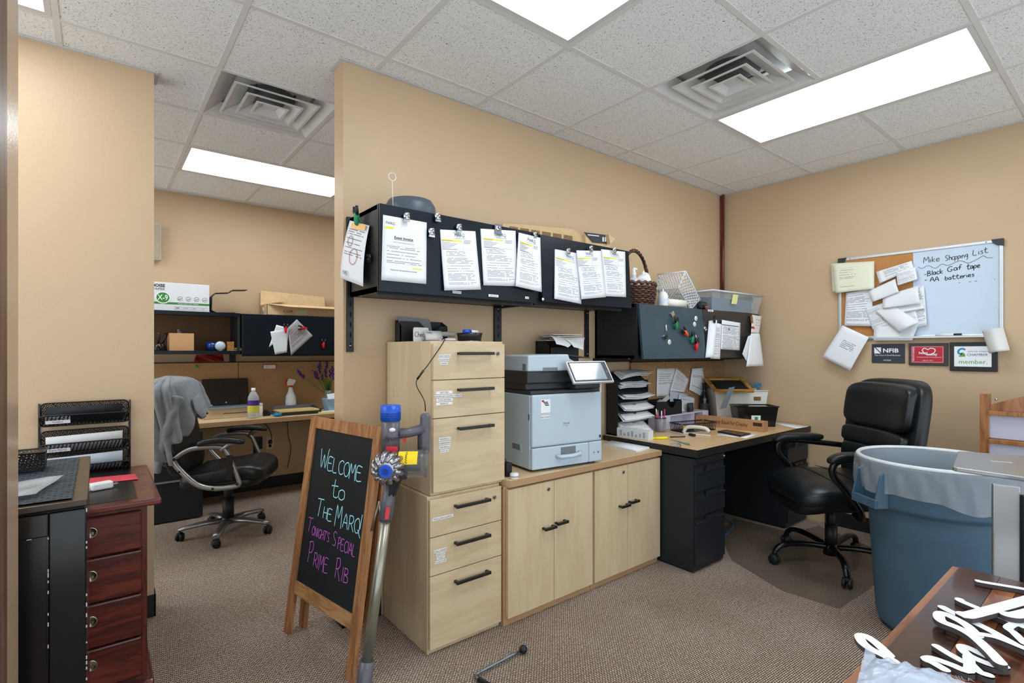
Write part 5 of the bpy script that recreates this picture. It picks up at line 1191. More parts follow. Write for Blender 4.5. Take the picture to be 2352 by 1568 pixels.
def contract(c, label, curl=None, name_line=True, group='contracts clipped to the black cabinets'):
    o = sheet('contract_paper', c, PCON, label, 'paper', group, curl=curl, th=.004)
    M, w, h = sheet_frame(c); cu = curl or (lambda u, v: 0)
    top = max(cu(.5, .93), cu(.5, .8), cu(.9, .8), cu(.1, .8))
    Mt = M @ Matrix.Translation((0, 0, top+.0005))
    text('MARQ', h*.085, Mt @ Matrix.Translation((w*.58, h*.895, 0)), GINK, 'heading', o, 'CENTER', .0004, xs=.85)
    text('THE', h*.02, Mt @ Matrix.Translation((w*.42, h*.955, 0)), GINK, 'heading', o, 'CENTER', .0004)
    text('ON SITE EVENT CONTRACT', h*.02, Mt @ Matrix.Translation((w*.58, h*.86, 0)), GINK, 'heading', o, 'CENTER', .0004)
    MB(Mt).box(w*.06, w*.62, h*.815, h*.84, 0, .0004).build('highlight', HIY, o)
    text('Event Reserved: Saturday', h*.022, Mt @ Matrix.Translation((w*.07, h*.82, 0)), INK, 'heading', o, 'LEFT', .0008, xs=.9)
    r = MB(Mt)
    for k in range(6): r.box(w*.07, w*(.3+.06*((k*7) % 4)), h*(.79-.022*k), h*(.795-.022*k), 0, .0003)
    for k in range(3): r.box(w*.68, w*(.9-.02*k), h*(.83-.022*k), h*(.836-.022*k), 0, .0003)
    r.box(w*.65, w*.652, h*.68, h*.84, 0, .0003); r.box(w*.06, w*.92, h*.675, h*.677, 0, .0003)
    tag(r.build('typed_lines', GINK, o), kind='stuff')
    return o
def bulldog(loc, label, up=(0, 0, 1), out=(0, -1, 0), s=1.0, m=None, tilt=0.0, group='clips on the black cabinets'):
    """spring clip: round magnet behind, two lever plates and a jaw"""
    m = m or CHR
    out = Vector(out); up = Vector(up); x = up.cross(out).normalized(); Rm = Matrix.Rotation(tilt, 3, out); up = Rm @ up; x = Rm @ x
    t = thing('bulldog_clip', label, 'clip', tuple(loc), 0, group)
    F = frame((0, 0, 0), x, up)
    if (F.to_3x3() @ Vector((0, 0, 1))).dot(out) < 0: F = frame((0, 0, 0), -x, up)
    MB(F).lathe([(.0005, .0), (.011*s, 0), (.012*s, .003*s), (.010*s, .006*s), (.0005, .006*s)], 20, (0, .006*s, .004*s)).build('magnet_disc', m, t)
    MB(F).prism([(-.011*s, -.014*s), (.011*s, -.014*s), (.009*s, -.002*s), (-.009*s, -.002*s)], .006*s, .011*s).build('jaw', m, t)
    MB(F).cyl((-.009*s, -.004*s, .012*s), (.009*s, -.004*s, .012*s), .004*s, n=10).build('spring', m, t)
    MB(F).tube([(-.006*s, 0, .012*s), (-.004*s, .014*s, .017*s), (.004*s, .014*s, .017*s), (.006*s, 0, .012*s)], .0016*s, 6).build('lever', m, t)
    return t
YD = Y1F-.003
def q_(pts, y, dy=0.0): return [tuple(onY(px, py, y-(dy if i >= 2 else 0))) for i, (px, py) in enumerate(pts)]
# Event invoice
c = q_([(880, 493), (980, 511), (979, 652), (876, 643)], YD-.001)
inv = sheet('invoice_paper', c, PINV, 'white event invoice clipped at the left of the wide black cabinet', 'paper', th=.0015)
M, w, h = sheet_frame(c)
text('Event Invoice', h*.06, M @ Matrix.Translation((w*.5, h*.66, 0)), INK, 'heading', inv, 'CENTER', .001, bold=.0003); MB(M).box(w*.28, w*.72, h*.648, h*.652, .0005, .001).build('underline', INK, inv)
text('MARQ', h*.06, M @ Matrix.Translation((w*.2, h*.87, 0)), GINK, 'heading', inv, 'CENTER', .001, xs=.9)
MB(M).box(w*.08, w*.27, h*.80, h*.835, .0003, .0006).build('highlight', HIY, inv); MB(M).box(w*.7, w*.93, h*.215, h*.235, .0003, .0006).build('highlight', HIY, inv)
text('Thank you for this opportunity to serve you!', h*.032, M @ Matrix.Translation((w*.5, h*.165, 0)), INK, 'heading', inv, 'CENTER', .001, xs=.8)
text('Event to be Held on Saturday, October 4, 2025', h*.022, M @ Matrix.Translation((w*.5, h*.6, 0)), BINK, 'heading', inv, 'CENTER', .001, xs=.85)
# contracts
c1 = q_([(1011, 527), (1092, 531), (1103, 665), (1020, 667)], YD-.001, .01); contract(c1, 'contract clipped between the invoice and the labels, second paper from the left', curl=lambda u, v: .006*(1-v)**2)
c2 = q_([(1104, 525), (1184, 530), (1190, 657), (1111, 655)], YD-.001, .005); contract(c2, 'contract held by the large square clip on the wide cabinet')
c3 = q_([(1192, 534), (1241, 546), (1241, 671), (1185, 657)], YD-.008, .015); contract(c3, 'curling contract at the right end of the wide black cabinet', curl=lambda u, v: .012*u*(1-v))
YD2 = Y1F-.008
c4 = q_([(1275, 572), (1336, 583), (1334, 698), (1273, 686)], YD2, .025); contract(c4, 'tilted contract at the left of the slightly open cabinet door', curl=lambda u, v: .004*(1-v))
c5 = q_([(1324, 575), (1380, 576), (1391, 682), (1336, 687)], YD2-.012, .027); contract(c5, 'middle contract of the three on the slightly open cabinet door', curl=lambda u, v: .002)
c6 = q_([(1381, 572), (1436, 578), (1438, 682), (1391, 680)], YD2, .027); contract(c6, 'contract at the right edge of the slightly open cabinet door')
for k, (px, py, lab) in enumerate(((932, 501, 'silver bulldog clip holding the event invoice'), (1003, 501, 'upper of the two loose silver clips right of the invoice'), (989, 536, 'lower of the two loose silver clips right of the invoice'), (1052, 526, 'silver bulldog clip on the second paper from the left'), (1227, 540, 'small silver clip on the curling contract'))):
    p = onY(px, py, YD-.004); bulldog(p, lab, s=1.35 if k < 4 else 1.0)
for k, (px, py, lab) in enumerate(((1303, 578, 'silver clip on the tilted contract'), (1355, 572, 'silver clip on the middle contract of three'), (1409, 576, 'silver clip on the contract at the cabinet door edge'))):
    bulldog(onY(px, py, YD2-.008), lab, s=1.15)
bc_ = thing('square_clip', 'wide square metal clip over the top edge of the wide cabinet', 'clip', tuple(onY(1143, 525, YD-.004)), 0, 'clips on the black cabinets')
MB().box(-.021, .021, -.006, -.001, -.024, .022, bev=.002).build('plate', STL, bc_); MB().lathe([(.006, -.008), (.013, -.008), (.014, -.006)], 20, (0, 0, .002), axis='Y').build('embossed_ring', CHR, bc_); MB().box(-.021, .021, -.012, -.002, -.03, -.022).build('jaw', STL, bc_)
# label strips on the cabinet bottom edge
for px, py, w, s_ in ((1039, 671, .05, 'DATE DEPENDENT'), (1122, 679, .062, 'LINDY MARCH'), (1206, 684, .026, 'STARS')):
    p = onY(px, py, YD); Ml = frame(p, (1, 0, 0), (0, 0, 1)); Ml.translation -= oh1.location
    o = MB(Ml).box(0, w, -.004, .008, 0, .0012).build('label', LABW, oh1); text(s_, .0085, Ml @ Matrix.Translation((w/2, -.001, 0)), GINK, 'lettering', o, 'CENTER', .0016, xs=.8)
p = onY(1247, 687, YD-.02); bm_ = thing('button_magnet', 'small round white button at the bottom of the cabinet gap', 'magnet', tuple(p)); MB().lathe([(.0005, -.004), (.007, -.003), (.008, 0)], 20, axis='Y').build('face', WP, bm_); MB().lathe([(.0005, -.0045), (.002, -.0042), (.002, -.003)], 12, axis='Y').build('dot', mat('pink', 'd77a9a'), bm_)
# flyer on the cabinet's left side, held by a green clothespin magnet
XS = .952
fl = sheet('flyer', [tuple(onX(804, 506, XS-.006)), tuple(onX(849, 518, XS-.006)), tuple(onX(834, 658, XS-.03)), tuple(onX(781, 638, XS-.03))], printed('flyer_print', 26, .5, .08, .92, .3, .9), 'printed flyer with red rings hung on the cabinet side', 'flyer', curl=lambda u, v: .01*math.sin(v*3))
M, w, h = sheet_frame([onX(804, 506, XS-.006), onX(849, 518, XS-.006), onX(834, 658, XS-.03), onX(781, 638, XS-.03)]); M = M @ Matrix.Translation((0, 0, .0125))
MB(M).box(w*.25, w*.95, h*.87, h*.96, 0, .0004).build('highlight', HIO, fl)
text('MARQ', h*.1, M @ Matrix.Translation((w*.34, h*.09, 0)), INK, 'heading', fl, 'CENTER', .0008, xs=.8)
RED = mat('flyer_red', 'a3383d', rough=.6)
for cx_, cz, rx, rz in ((.34, .66, .12, .085), (.62, .42, .19, .13)):
    MB(M).tube([(w*cx_+w*rx*math.cos(2*PI*k/28), h*cz+h*rz*math.sin(2*PI*k/28), .0008) for k in range(28)], .0012, 5, closed=True).build('ring_print', RED, fl)
def clothespin(loc, label, jaw, out, up, s=1.0, tilt=0.0, handles='1a1c20', group='clip magnets'):
    """plastic spring clamp: tapered jaw and two rabbit-ear handles"""
    out = Vector(out).normalized(); up = Vector(up); up = Matrix.Rotation(tilt, 3, out) @ up; x = up.cross(out).normalized()
    F = frame((0, 0, 0), x, up)
    if (F.to_3x3() @ Vector((0, 0, 1))).dot(out) < 0: F = frame((0, 0, 0), -x, up)
    t = thing('spring_clamp', label, 'clamp', tuple(loc), 0, group)
    mj = mat('clamp_'+jaw, jaw, rough=.3); mh = mat('clamp_h'+handles, handles, rough=.4)
    def wj(p): k = (p.y/.026+1)/2; return (p.x*(.42+.58*k), p.y, p.z+.012)
    superel(MB(), .013*s, .026*s, .010*s, .7, .7, 16, 10, warp=lambda p: (p.x*(.42+.58*(p.y/(.026*s)+1)/2), p.y, p.z+.011*s), M=F).build('jaw', mj, t)
    for sx in (-1, 1):
        MB(F).tube([(sx*.006*s, .012*s, .012*s), (sx*.011*s, .03*s, .016*s), (sx*.013*s, .044*s, .016*s)], [.006*s, .007*s, .005*s], 8).build('handle', mh, t)
    MB(F).lathe([(.0005, .0), (.009*s, 0), (.009*s, .003*s), (.0005, .003*s)], 14).build('magnet', STL, t)
    return t
clothespin(onX(826, 503, XS-.012), 'green spring clamp with black handles holding the flyer', '0f7a55', (-1, 0, 0), (0, 0, 1), 1.25)
bulldog(onX(853, 594, XS-.001), 'small black clip on the side of the wide cabinet', out=(-1, 0, 0), m=BRB, s=1.2)
# ---- magnets on the corner cabinets
YM = Y2F-.018
def mag_pos(px, py, y0=None): 
    z = onY(px, py, Y2F).z; f = (1.648-z)/(1.648-1.286)
    return onY(px, py, Y2F-.035*f-.001 if y0 is None else y0)
def zz(x, y): return (1340+x/6.918, 660+y/6.918)
for x, y, lab in ((1787, 493, 'upper of two round white magnets near the door edge'), (1766, 584, 'lower of two round white magnets near the door edge'), (1365, 868, 'round white magnet under the square black magnet clip')):
    p = mag_pos(*zz(x, y)); t = thing('round_magnet', lab, 'magnet', tuple(p), 0, 'round white magnets')
    MB().lathe([(.0005, -.005), (.015, -.004), (.018, -.001), (.018, 0)], 24, axis='Y').build('face', WP, t); MB().lathe([(.006, -.0048), (.009, -.0046)], 20, axis='Y').build('emblem', PG2, t)
GRN = '0f7a55'; REDC = 'c8141c'; ORG = 'f0592a'
for x, y, col, tl, lab, s_ in ((1445, 600, GRN, 0, 'green spring clamp nearest the tan magnet clip', 1.0), (1700, 820, GRN, -.25, 'green spring clamp between the orange and red ones', 1.0), (1765, 930, REDC, -.1, 'red spring clamp with black handles at the lower right', 1.05), (1600, 730, ORG, .9, 'orange spring clamp lying tilted among the magnets', 1.0)):
    clothespin(mag_pos(*zz(x, y)), lab, col, (0, -1, 0), (0, 0, 1), s_*1.25, tl)
def square_mag(x, y, c1_, lab):
    p = mag_pos(*zz(x, y)); t = thing('square_magnet_clip', lab, 'magnet', tuple(p), 0, 'square magnet clips')
    F = frame((0, 0, 0), (.8, 0, .6), (-.6, 0, .8))
    MB(F).box(-.014, .014, -.014, .014, .012, .016).build('plate', mat('mag_'+c1_, c1_, rough=.3), t); MB(F).box(-.018, -.002, -.014, .014, .0, .012).build('clip_body', CHR, t)
    MB(F).lathe([(.008, .0165), (.010, .0165), (.010, .016)], 20).build('emblem', INK, t)
square_mag(1395, 420, 'b79d7a', 'silver and tan square magnet clip at the top of the door'); square_mag(1290, 780, '24272c', 'silver and black square magnet clip left of the white magnet')
for x, y, x2, y2, lab in ((1303, 590, 1310, 690, 'short white bar magnet above the black square clip'), (1765, 715, 1795, 850, 'white bar magnet behind the red clamp')):
    a, b_ = mag_pos(*zz(x, y)), mag_pos(*zz(x2, y2)); t = thing('bar_magnet', lab, 'magnet', tuple(a)); MB().tube([(0, -.004, 0), tuple(b_-a+Vector((0, -.004, 0)))], .004, 6).build('bar', WP, t); MB().ball((0, -.004, 0), .0045, 8).build('end', STL, t)
bulldog(onY(*zz(1917, 660), Y2F-.01), 'silver clip at the left edge of the corner cabinet door', tilt=.6, s=1.1)
# papers on the corner cabinet
p_ = lambda x, y, yy: tuple(onY(*zz(x, y), yy))
YR = Y2F-.012
sheet('rolled_list', [p_(1995, 530, YR), p_(2120, 535, YR-.02), p_(2070, 1135, YR-.03), p_(1940, 1115, YR-.03)], PAPER, 'long curled white list, back side out, on the corner cabinet', 'paper', curl=lambda u, v: .03*math.sin(PI*u), th=.001)
sheet('hanging_list', [p_(2110, 565, YR-.004), p_(2195, 585, YR-.004), p_(2172, 1138, YR-.012), p_(2020, 1130, YR-.02)], PGEN, 'typed list hanging behind the curled white one', 'paper', curl=lambda u, v: .004*math.sin(PI*u), th=.0008)
clothespin(onY(*zz(2065, 520), YR-.03), 'dark spring clamp holding the curled white list', '2a2d33', (0, -1, 0), (0, 0, 1), .9)
def y6(x, y): return (1340+x/4.2, 520+y/4.2)
q6 = lambda x, y, yy: tuple(onY(*y6(x, y), yy))
o = sheet('schedule_paper', [q6(1338, 900, YR), q6(1516, 930, YR), q6(1508, 1195, YR-.006), q6(1326, 1183, YR-.006)], printed('table_print', 30, .95, .05, .95, .04, .8), 'printed schedule with dark header held by a small magnet', 'paper', th=.003)
Ms, ws_, hs_ = sheet_frame([q6(1338, 900, YR), q6(1516, 930, YR), q6(1508, 1195, YR-.006), q6(1326, 1183, YR-.006)])
MB(Ms).box(ws_*.06, ws_*.95, hs_*.82, hs_*.845, .0004, .001).build('header_bar', mat('header_navy', '3a4658'), o)
t = thing('small_magnet', 'small grey square magnet on the printed schedule', 'magnet', q6(1405, 990, YR-.004)); MB().box(-.008, .008, -.003, .0, -.006, .006, bev=.001).build('body', PG2, t); MB().box(-.006, .006, -.0036, -.003, -.004, .004).build('face', STL, t)
o = sheet('hanging_papers', [q6(1620, 1030, YR-.03), q6(1700, 1035, YR-.03), q6(1740, 1345, YR-.05), q6(1575, 1350, YR-.05)], PAPER, 'folded blank white sheet hanging off the cabinet end', 'paper', curl=lambda u, v: .012*(1-abs(2*u-1.1)), th=.002)
sheet('hanging_papers', [q6(1590, 1060, YR-.028), q6(1630, 1040, YR-.028), q6(1600, 1345, YR-.035), q6(1535, 1230, YR-.03)], PAPER, 'corner of a white sheet behind the folded one', 'paper', th=.002)
o = sheet('coupon_card', [q6(1628, 850, YR), q6(1722, 868, YR-.01), q6(1695, 1035, YR-.02), q6(1618, 1025, YR-.02)], printed('coupon_print', 16, .6, .4, .95, .4, .9, base='ded9cf'), 'printed card with a figure and red strip on the cabinet end', 'card', th=.0008)
Ms, ws_, hs_ = sheet_frame([q6(1628, 850, YR), q6(1722, 868, YR-.01), q6(1695, 1035, YR-.02), q6(1618, 1025, YR-.02)])
MB(Ms).box(ws_*.08, ws_*.92, hs_*.22, hs_*.34, .0004, .001).build('red_strip', mat('strip_red', 'c03a35'), o); MB(Ms).box(ws_*.1, ws_*.36, hs_*.5, hs_*.88, .0004, .001).build('figure_print', mat('figure_brown', '8a5a40', var=.3, vscale=60), o)
o = thing('label_tag', 'white label strip on the top edge of the corner cabinet', 'label', q6(1200, 808, Y2F-.003)); MB().box(0, .075, -.001, 0, -.008, .006).build('strip', LABW, o); MB().box(.006, .06, -.0014, -.001, -.003, .001).build('print', GINK, o)
# ================================================================ WHITEBOARD AND PLAQUES on the right wall
def w8(x, y): return (1860+x/4.126, 520+y/4.126)
XB = XW-.02
WB = mat('whiteboard_surface', 'c4d3e4', rough=.12, var=.01, spec=.6); CORK = mat('cork', 'b9824a', rough=.85, var=.3, vscale=260, bump=.3, bscale=300); ALF = mat('alu_frame', 'c9ccd0', rough=.3, metal=.6, var=.02); CAPM = mat('corner_cap', '262b31', rough=.4)
yl, yr, zb0, zt0 = 1.503, .585, 1.428, 2.04
wb = thing('whiteboard', 'white and cork combination board with a handwritten shopping list on the right wall', 'whiteboard', (XW, (yl+yr)/2, zb0))
h_ = zt0-zb0; hw = (yl-yr)/2
mid = onX(*w8(978, 500), XB).y-(yl+yr)/2
MB().box(-.016, 0, -hw+.012, mid, .015, h_-.015).build('white_surface', WB, wb)
MB().box(-.0155, 0, mid, hw-.012, .015, h_-.015).build('cork_panel', CORK, wb)
for b_ in ((-.022, 0, -hw, hw, 0, .02), (-.022, 0, -hw, hw, h_-.02, h_), (-.022, 0, -hw, -hw+.02, .02, h_-.02), (-.022, 0, hw-.02, hw, .02, h_-.02)): bevel(MB().box(*b_).build('frame_bar', ALF, wb), .003)
MB().box(-.06, -.02, -hw+.03, hw-.25, .0, .012).build('pen_tray', ALF, wb)
for sy in (-1, 1):
    for z_ in (0, h_):
        s2 = 1 if z_ == 0 else -1
        MB().prism([(sy*(hw+.002), z_-s2*.002), (sy*(hw-.055), z_-s2*.002), (sy*(hw-.05), z_+s2*.018), (sy*(hw-.03), z_+s2*.036), (sy*(hw+.002), z_+s2*.045)], -.026, .0, 'YZ').build('corner_cap', CAPM, wb)
for sy, z_ in ((-1, h_-.01), (1, h_-.01), (-1, .01)): MB().lathe([(.0005, -.0245), (.003, -.024), (.004, -.022)], 10, (0, sy*(hw-.08), z_), axis='X').build('screw', STL, wb)
# handwriting in board coordinates: x to the right along -Y
MW = frame(Vector((-.0162, mid, 0)), (0, -1, 0), (0, 0, 1)); BW = mid+hw
def wpt(x, y): p = onX(*w8(x, y), XB); return (yl+yr)/2+mid-p.y, p.z-zb0
random.seed(2); mb = MB()
def wline(s_, x0, y0, x1, y1, hpx, lw):
    a = wpt(x0, y0); b_ = wpt(x1, y1); h = hpx
    wid = sum(ADV.get(c_, .86 if c_.isupper() else .64) for c_ in s_)*h; sx = (b_[0]-a[0])/wid; sl = (b_[1]-a[1])/(b_[0]-a[0])
    write(mb, s_, a[0], a[1]-sl*a[0], h, lw, MW, slope=sl, sx=sx)
wline('Mike', 1075, 345, 1235, 325, .037, .0034); wline('Shopping', 1280, 325, 1500, 290, .034, .0034); wline('List', 1545, 275, 1690, 245, .034, .0036)
wline('-Black', 1085, 475, 1265, 440, .032, .0044); wline('Gaf', 1300, 430, 1440, 405, .032, .0044); wline('tape', 1485, 408, 1615, 385, .032, .0044)
wline('- AA', 1088, 525, 1230, 515, .03, .0044); wline('batteries', 1280, 510, 1565, 470, .028, .0042)
wv = [(1025, 380), (1060, 398), (1120, 370), (1190, 395), (1250, 355), (1310, 368), (1420, 325), (1500, 345), (1580, 312), (1640, 278), (1680, 295), (1735, 294)]
pts = smooth_pts([wpt(*p) for p in wv], 5); ribbon(mb, [(p.x, p.y) for p in pts], .0026, MW)
for a, b_ in (((1410, 530), (1425, 532)), ((1505, 525), (1530, 522)), ((1560, 518), (1585, 516)), ((1745, 497), (1755, 500))): ribbon(mb, [wpt(*a), wpt(*b_)], .003, MW)
mb.build('ink_writing', INK, wb)
# pinned papers
def pq(pts, x, dx=0.0, top=2): return [tuple(onX(*w8(*p), x-(dx if i >= top else 0))) for i, p in enumerate(pts)]
X1 = XB-.010
PT = printed('form_print', 30, .7, .06, .94, .05, .9); PC = printed('cream_print', 24, .5, .15, .6, .12, .85, base='e2e2cb', ink='8d8a78')
sheet('cream_form', pq([(200, 352), (610, 328), (612, 600), (215, 620)], X1-.002, .012), PC, 'cream form behind another at the top left of the board', 'paper', 'papers on the board', th=.002)
sheet('cream_form', pq([(212, 362), (600, 335), (608, 590), (240, 632)], X1-.008, .018), PC, 'front cream form at the top left corner of the board', 'paper', 'papers on the board', th=.001, curl=lambda u, v: .004*math.sin(u*3))
sheet('typed_form', pq([(345, 630), (590, 590), (600, 945), (325, 940)], X1, .008), PT, 'grey typed form pinned under the cream ones', 'paper', 'papers on the board', curl=lambda u, v: .02*max(0, v-.8), th=.001)
sheet('hanging_sheet', pq([(310, 935), (560, 1050), (380, 1367), (118, 1235)], X1-.026, .012, 2), printed('letter_print', 22, .9, .3, .8, .45, .7), 'tilted white sheet hanging off the lower left corner of the board', 'paper', 'papers on the board', curl=lambda u, v: .004*math.sin(v*3), th=.001)
sheet('pinned_sheet', pq([(520, 780), (700, 720), (760, 930), (600, 985)], X1-.004, .008), PT, 'bordered sheet low on the cork beside the pile', 'paper', 'papers on the board', th=.001)
sheet('pinned_sheet', pq([(610, 930), (1040, 900), (970, 1078), (603, 1080)], X1-.010, .012), PAPER, 'white sheet at the very bottom of the pinned pile', 'paper', 'papers on the board', th=.002)
sheet('pinned_sheet', pq([(980, 600), (1080, 560), (1110, 935), (1000, 960)], X1-.006, .006), PT, 'sheet edge sticking out to the right of the pile', 'paper', 'papers on the board', th=.001)
sheet('pinned_sheet', pq([(628, 430), (965, 325), (985, 395), (660, 540)], X1-.006, .012), printed('head_print', 14, .7, .2, .9, .1, .9), 'letter with blue heading at the top of the pinned pile', 'paper', 'papers on the board', th=.001)
sheet('pinned_sheet', pq([(830, 440), (1000, 385), (1020, 500), (830, 560)], X1-.016, .008), PT, 'curled sheet with a drawn border high on the pile', 'paper', 'papers on the board', curl=lambda u, v: .025*(1-u)*v, th=.001)
sheet('pinned_sheet', pq([(560, 610), (810, 495), (845, 620), (595, 715)], X1-.026, .012), PAPER, 'blank folded sheet crossing the left of the pile', 'paper', 'papers on the board', curl=lambda u, v: .012*math.sin(PI*v), th=.001)
sheet('pinned_sheet', pq([(690, 660), (1030, 560), (1050, 730), (690, 775)], X1-.020, .022), PAPER, 'broad white sheet in the middle of the pile', 'paper', 'papers on the board', curl=lambda u, v: .02*math.sin(PI*v)*u, th=.001)
sheet('pinned_sheet', pq([(760, 760), (1060, 690), (1085, 775), (830, 820)], X1-.014, .012), PAPER, 'folded sheet edge under the broad white one', 'paper', 'papers on the board', th=.001)
sheet('pinned_sheet', pq([(620, 800), (790, 745), (1040, 905), (850, 1012)], X1-.022, .024), PAPER, 'large rolled white sheet low on the pile', 'paper', 'papers on the board', curl=lambda u, v: .03*math.sin(PI*u)*(1-v), th=.001)
sheet('pinned_sheet', pq([(860, 800), (1000, 790), (1030, 900), (900, 930)], X1-.012, .006), PT, 'sheet corner with a printed frame beside the rolled one', 'paper', 'papers on the board', th=.001)
sheet('curled_note', pq([(1630, 985), (1835, 955), (1900, 1175), (1705, 1205)], X1-.03, .012), mat('paper_cream', 'd6d5d2', rough=.8), 'blank curled note hanging at the lower right of the board', 'paper', 'papers on the board', curl=lambda u, v: .035*math.sin(PI*u)+.01*(1-v), th=.001)
mkr = thing('dry_erase_marker', 'white dry erase marker with dark cap on the board tray', 'marker', tuple(onX(*w8(1190, 1040), XB-.03)), 0)
a = onX(*w8(1190, 1040), XB-.03); b_ = onX(*w8(1365, 1038), XB-.03); c_ = onX(*w8(1440, 1036), XB-.03); mkr.location = a; zfix = zb0+.012+.007-a.z
MB().cyl((0, 0, zfix), tuple(Vector((b_.x-a.x, b_.y-a.y, zfix))), .007).build('barrel', WP, mkr); MB().cyl(tuple(Vector((b_.x-a.x, b_.y-a.y, zfix))), tuple(Vector((c_.x-a.x, c_.y-a.y, zfix))), .0075).build('cap', CAPM, mkr)
# ---- plaques
def plaque(name, label, y0, y1, z0, z1, m, th=.012):
    t = thing(name, label, 'plaque', (XW, (y0+y1)/2, z0)); hw_ = (y0-y1)/2
    bevel(MB().box(-th, 0, -hw_, hw_, 0, z1-z0).build('board', m, t), .002)
    return t, frame(Vector((-th-.0005, hw_, 0)), (0, -1, 0), (0, 0, 1)), y0-y1, z1-z0
SLA = mat('plaque_slate', '2e363e', rough=.35, var=.03); BMAR = mat('plaque_black_marble', '15100f', rough=.12, var=.5, vscale=40); BFR = mat('plaque_black', '121316', rough=.25); RDP = mat('plaque_red', 'b71f33', rough=.35, var=.02)
WI = mat('white_print', 'eef0f2', rough=.5, var=0); GRP = mat('print_green', '5aa046', rough=.5); BLP = mat('print_blue', '1f8ac0', rough=.5)
t, M, w, h = plaque('slate_plaque', 'dark slate membership plaque with white lettering under the board', 1.29, 1.091, 1.252, 1.39, SLA, .006)
mb = MB(M); mb.prism([(w*.08, h*.5), (w*.08, h*.82), (w*.28, h*.5)], 0, .0005); mb.prism([(w*.12, h*.82), (w*.29, h*.82), (w*.29, h*.55)], 0, .0005); mb.build('emblem', WI, t)
text('NFIB', h*.29, M @ Matrix.Translation((w*.34, h*.56, 0)), WI, 'lettering', t, 'LEFT', .0006, xs=1.15, bold=.001); text('The Voice of Small Business', h*.1, M @ Matrix.Translation((w*.48, h*.38, 0)), WI, 'lettering', t, 'CENTER', .0006); text('MEMBER', h*.09, M @ Matrix.Translation((w*.48, h*.12, 0)), WI, 'lettering', t, 'CENTER', .0006)
t, M, w, h = plaque('red_plaque', 'black marble plaque with a red metal plate and heart emblem', 1.068, .854, 1.24, 1.392, BMAR, .014)
rp = MB(M).box(w*.07, w*.90, h*.12, h*.87, .0002, .0012).build('red_plate', RDP, t); M2 = M @ Matrix.Translation((0, 0, .0012))
bd_ = MB(M2)
for b_ in ((.09, .88, .145, .155), (.09, .88, .835, .845), (.09, .096, .145, .845), (.874, .88, .145, .845)): bd_.box(w*b_[0], w*b_[1], h*b_[2], h*b_[3], 0, .0004)
bd_.build('border', WI, t)
ht = MB(); hp = [(.50, .46), (.40, .58), (.36, .70), (.42, .78), (.50, .72), (.58, .78), (.68, .72), (.66, .58), (.54, .48), (.46, .52)]; ribbon(ht, [(p.x*w, p.y*h) for p in smooth_pts(hp, 5)], .005, M2, .0006); ht.build('heart_emblem', WI, t)
text('heart', h*.15, M2 @ Matrix.Translation((w*.27, h*.52, 0)), WI, 'lettering', t, 'LEFT', .0008, bold=.0005); text('valley', h*.15, M2 @ Matrix.Translation((w*.5, h*.46, 0)), WI, 'lettering', t, 'LEFT', .0008, bold=.0005)
text('Connecting People, Promoting Business', h*.055, M2 @ Matrix.Translation((w*.53, h*.36, 0)), WI, 'lettering', t, 'CENTER', .0008); text('- SINCE 1927 -', h*.07, M2 @ Matrix.Translation((w*.5, h*.2, 0)), WI, 'lettering', t, 'CENTER', .0008)
text('PROUD MEMBER', h*.085, M2 @ Matrix.Translation((w*.155, h*.2, 0)) @ Matrix.Rotation(PI/2, 4, 'Z'), WI, 'lettering', t, 'LEFT', .0008)
t, M, w, h = plaque('chamber_plaque', 'black framed certificate with a green and blue emblem', .846, .612, 1.208, 1.396, BFR, .014)
MB(M).box(w*.10, w*.88, h*.16, h*.86, .0002, .0012).build('certificate', WI, t); M2 = M @ Matrix.Translation((0, 0, .0012))
eb = MB(); ribbon(eb, [(p.x*w, p.y*h) for p in smooth_pts([(.34, .74), (.27, .78), (.20, .72), (.20, .62), (.27, .6)], 5)], .011, M2, .0006); eb.build('emblem_arc', BLP, t)
eb = MB(M2); eb.prism([(w*.19, h*.50), (w*.34, h*.50), (w*.33, h*.60), (w*.28, h*.66)], 0, .0006); eb.build('emblem_hill', GRP, t)
text('GREATER GREEN BAY', h*.06, M2 @ Matrix.Translation((w*.38, h*.66, 0)), BLP, 'lettering', t, 'LEFT', .0008, xs=1.1); text('CHAMBER', h*.12, M2 @ Matrix.Translation((w*.37, h*.53, 0)), GINK, 'lettering', t, 'LEFT', .0008, xs=1.0); text('member.', h*.2, M2 @ Matrix.Translation((w*.5, h*.26, 0)), GRP, 'lettering', t, 'CENTER', .0008, xs=1.05)
# ================================================================ DESK CLUTTER (right desk)
def d7(x, y): return (1370+x/4.438, 800+y/4.438)
def dz(x, y, z=DZ): return onZ(*d7(x, y), z)
# file sorter
YS0, YS1 = 2.33, 2.43
fs_ = thing('file_sorter', 'tall black file sorter with slanted shelves full of papers on the desk end', 'file sorter', (3.0, 2.38, DZ))
sx0, sx1 = 2.815-3.0, 3.16-3.0
for x in (sx0, sx1-.004): MB().box(x, x+.004, -.05, .05, 0, .38).build('side_panel', BXM, fs_)
MB().box(sx0, sx1, .046, .05, 0, .44).build('back_panel', BXM, fs_); MB().box(sx0, sx1, -.05, .05, 0, .01).build('base', BXM, fs_)
for k in range(6):
    z = .03+.065*k
    MB().prism([(-.055, z), (-.052, z+.004), (.046, z+.075), (.046, z+.07)], sx0+.004, sx1-.004, 'YZ').build('slant_shelf', BXM, fs_)
    lp_ = MB(); lp_.prism([(sx0+.02, z-.008), (0-.02, z-.008), (0, z-.02), (.02, z-.008), (sx1-.02, z-.008), (sx1-.02, z+.004), (sx0+.02, z+.004)], -.0565, -.0555, 'XZ'); lp_.build('shelf_lip', PG2 if k % 2 else BXM, fs_)
random.seed(12)
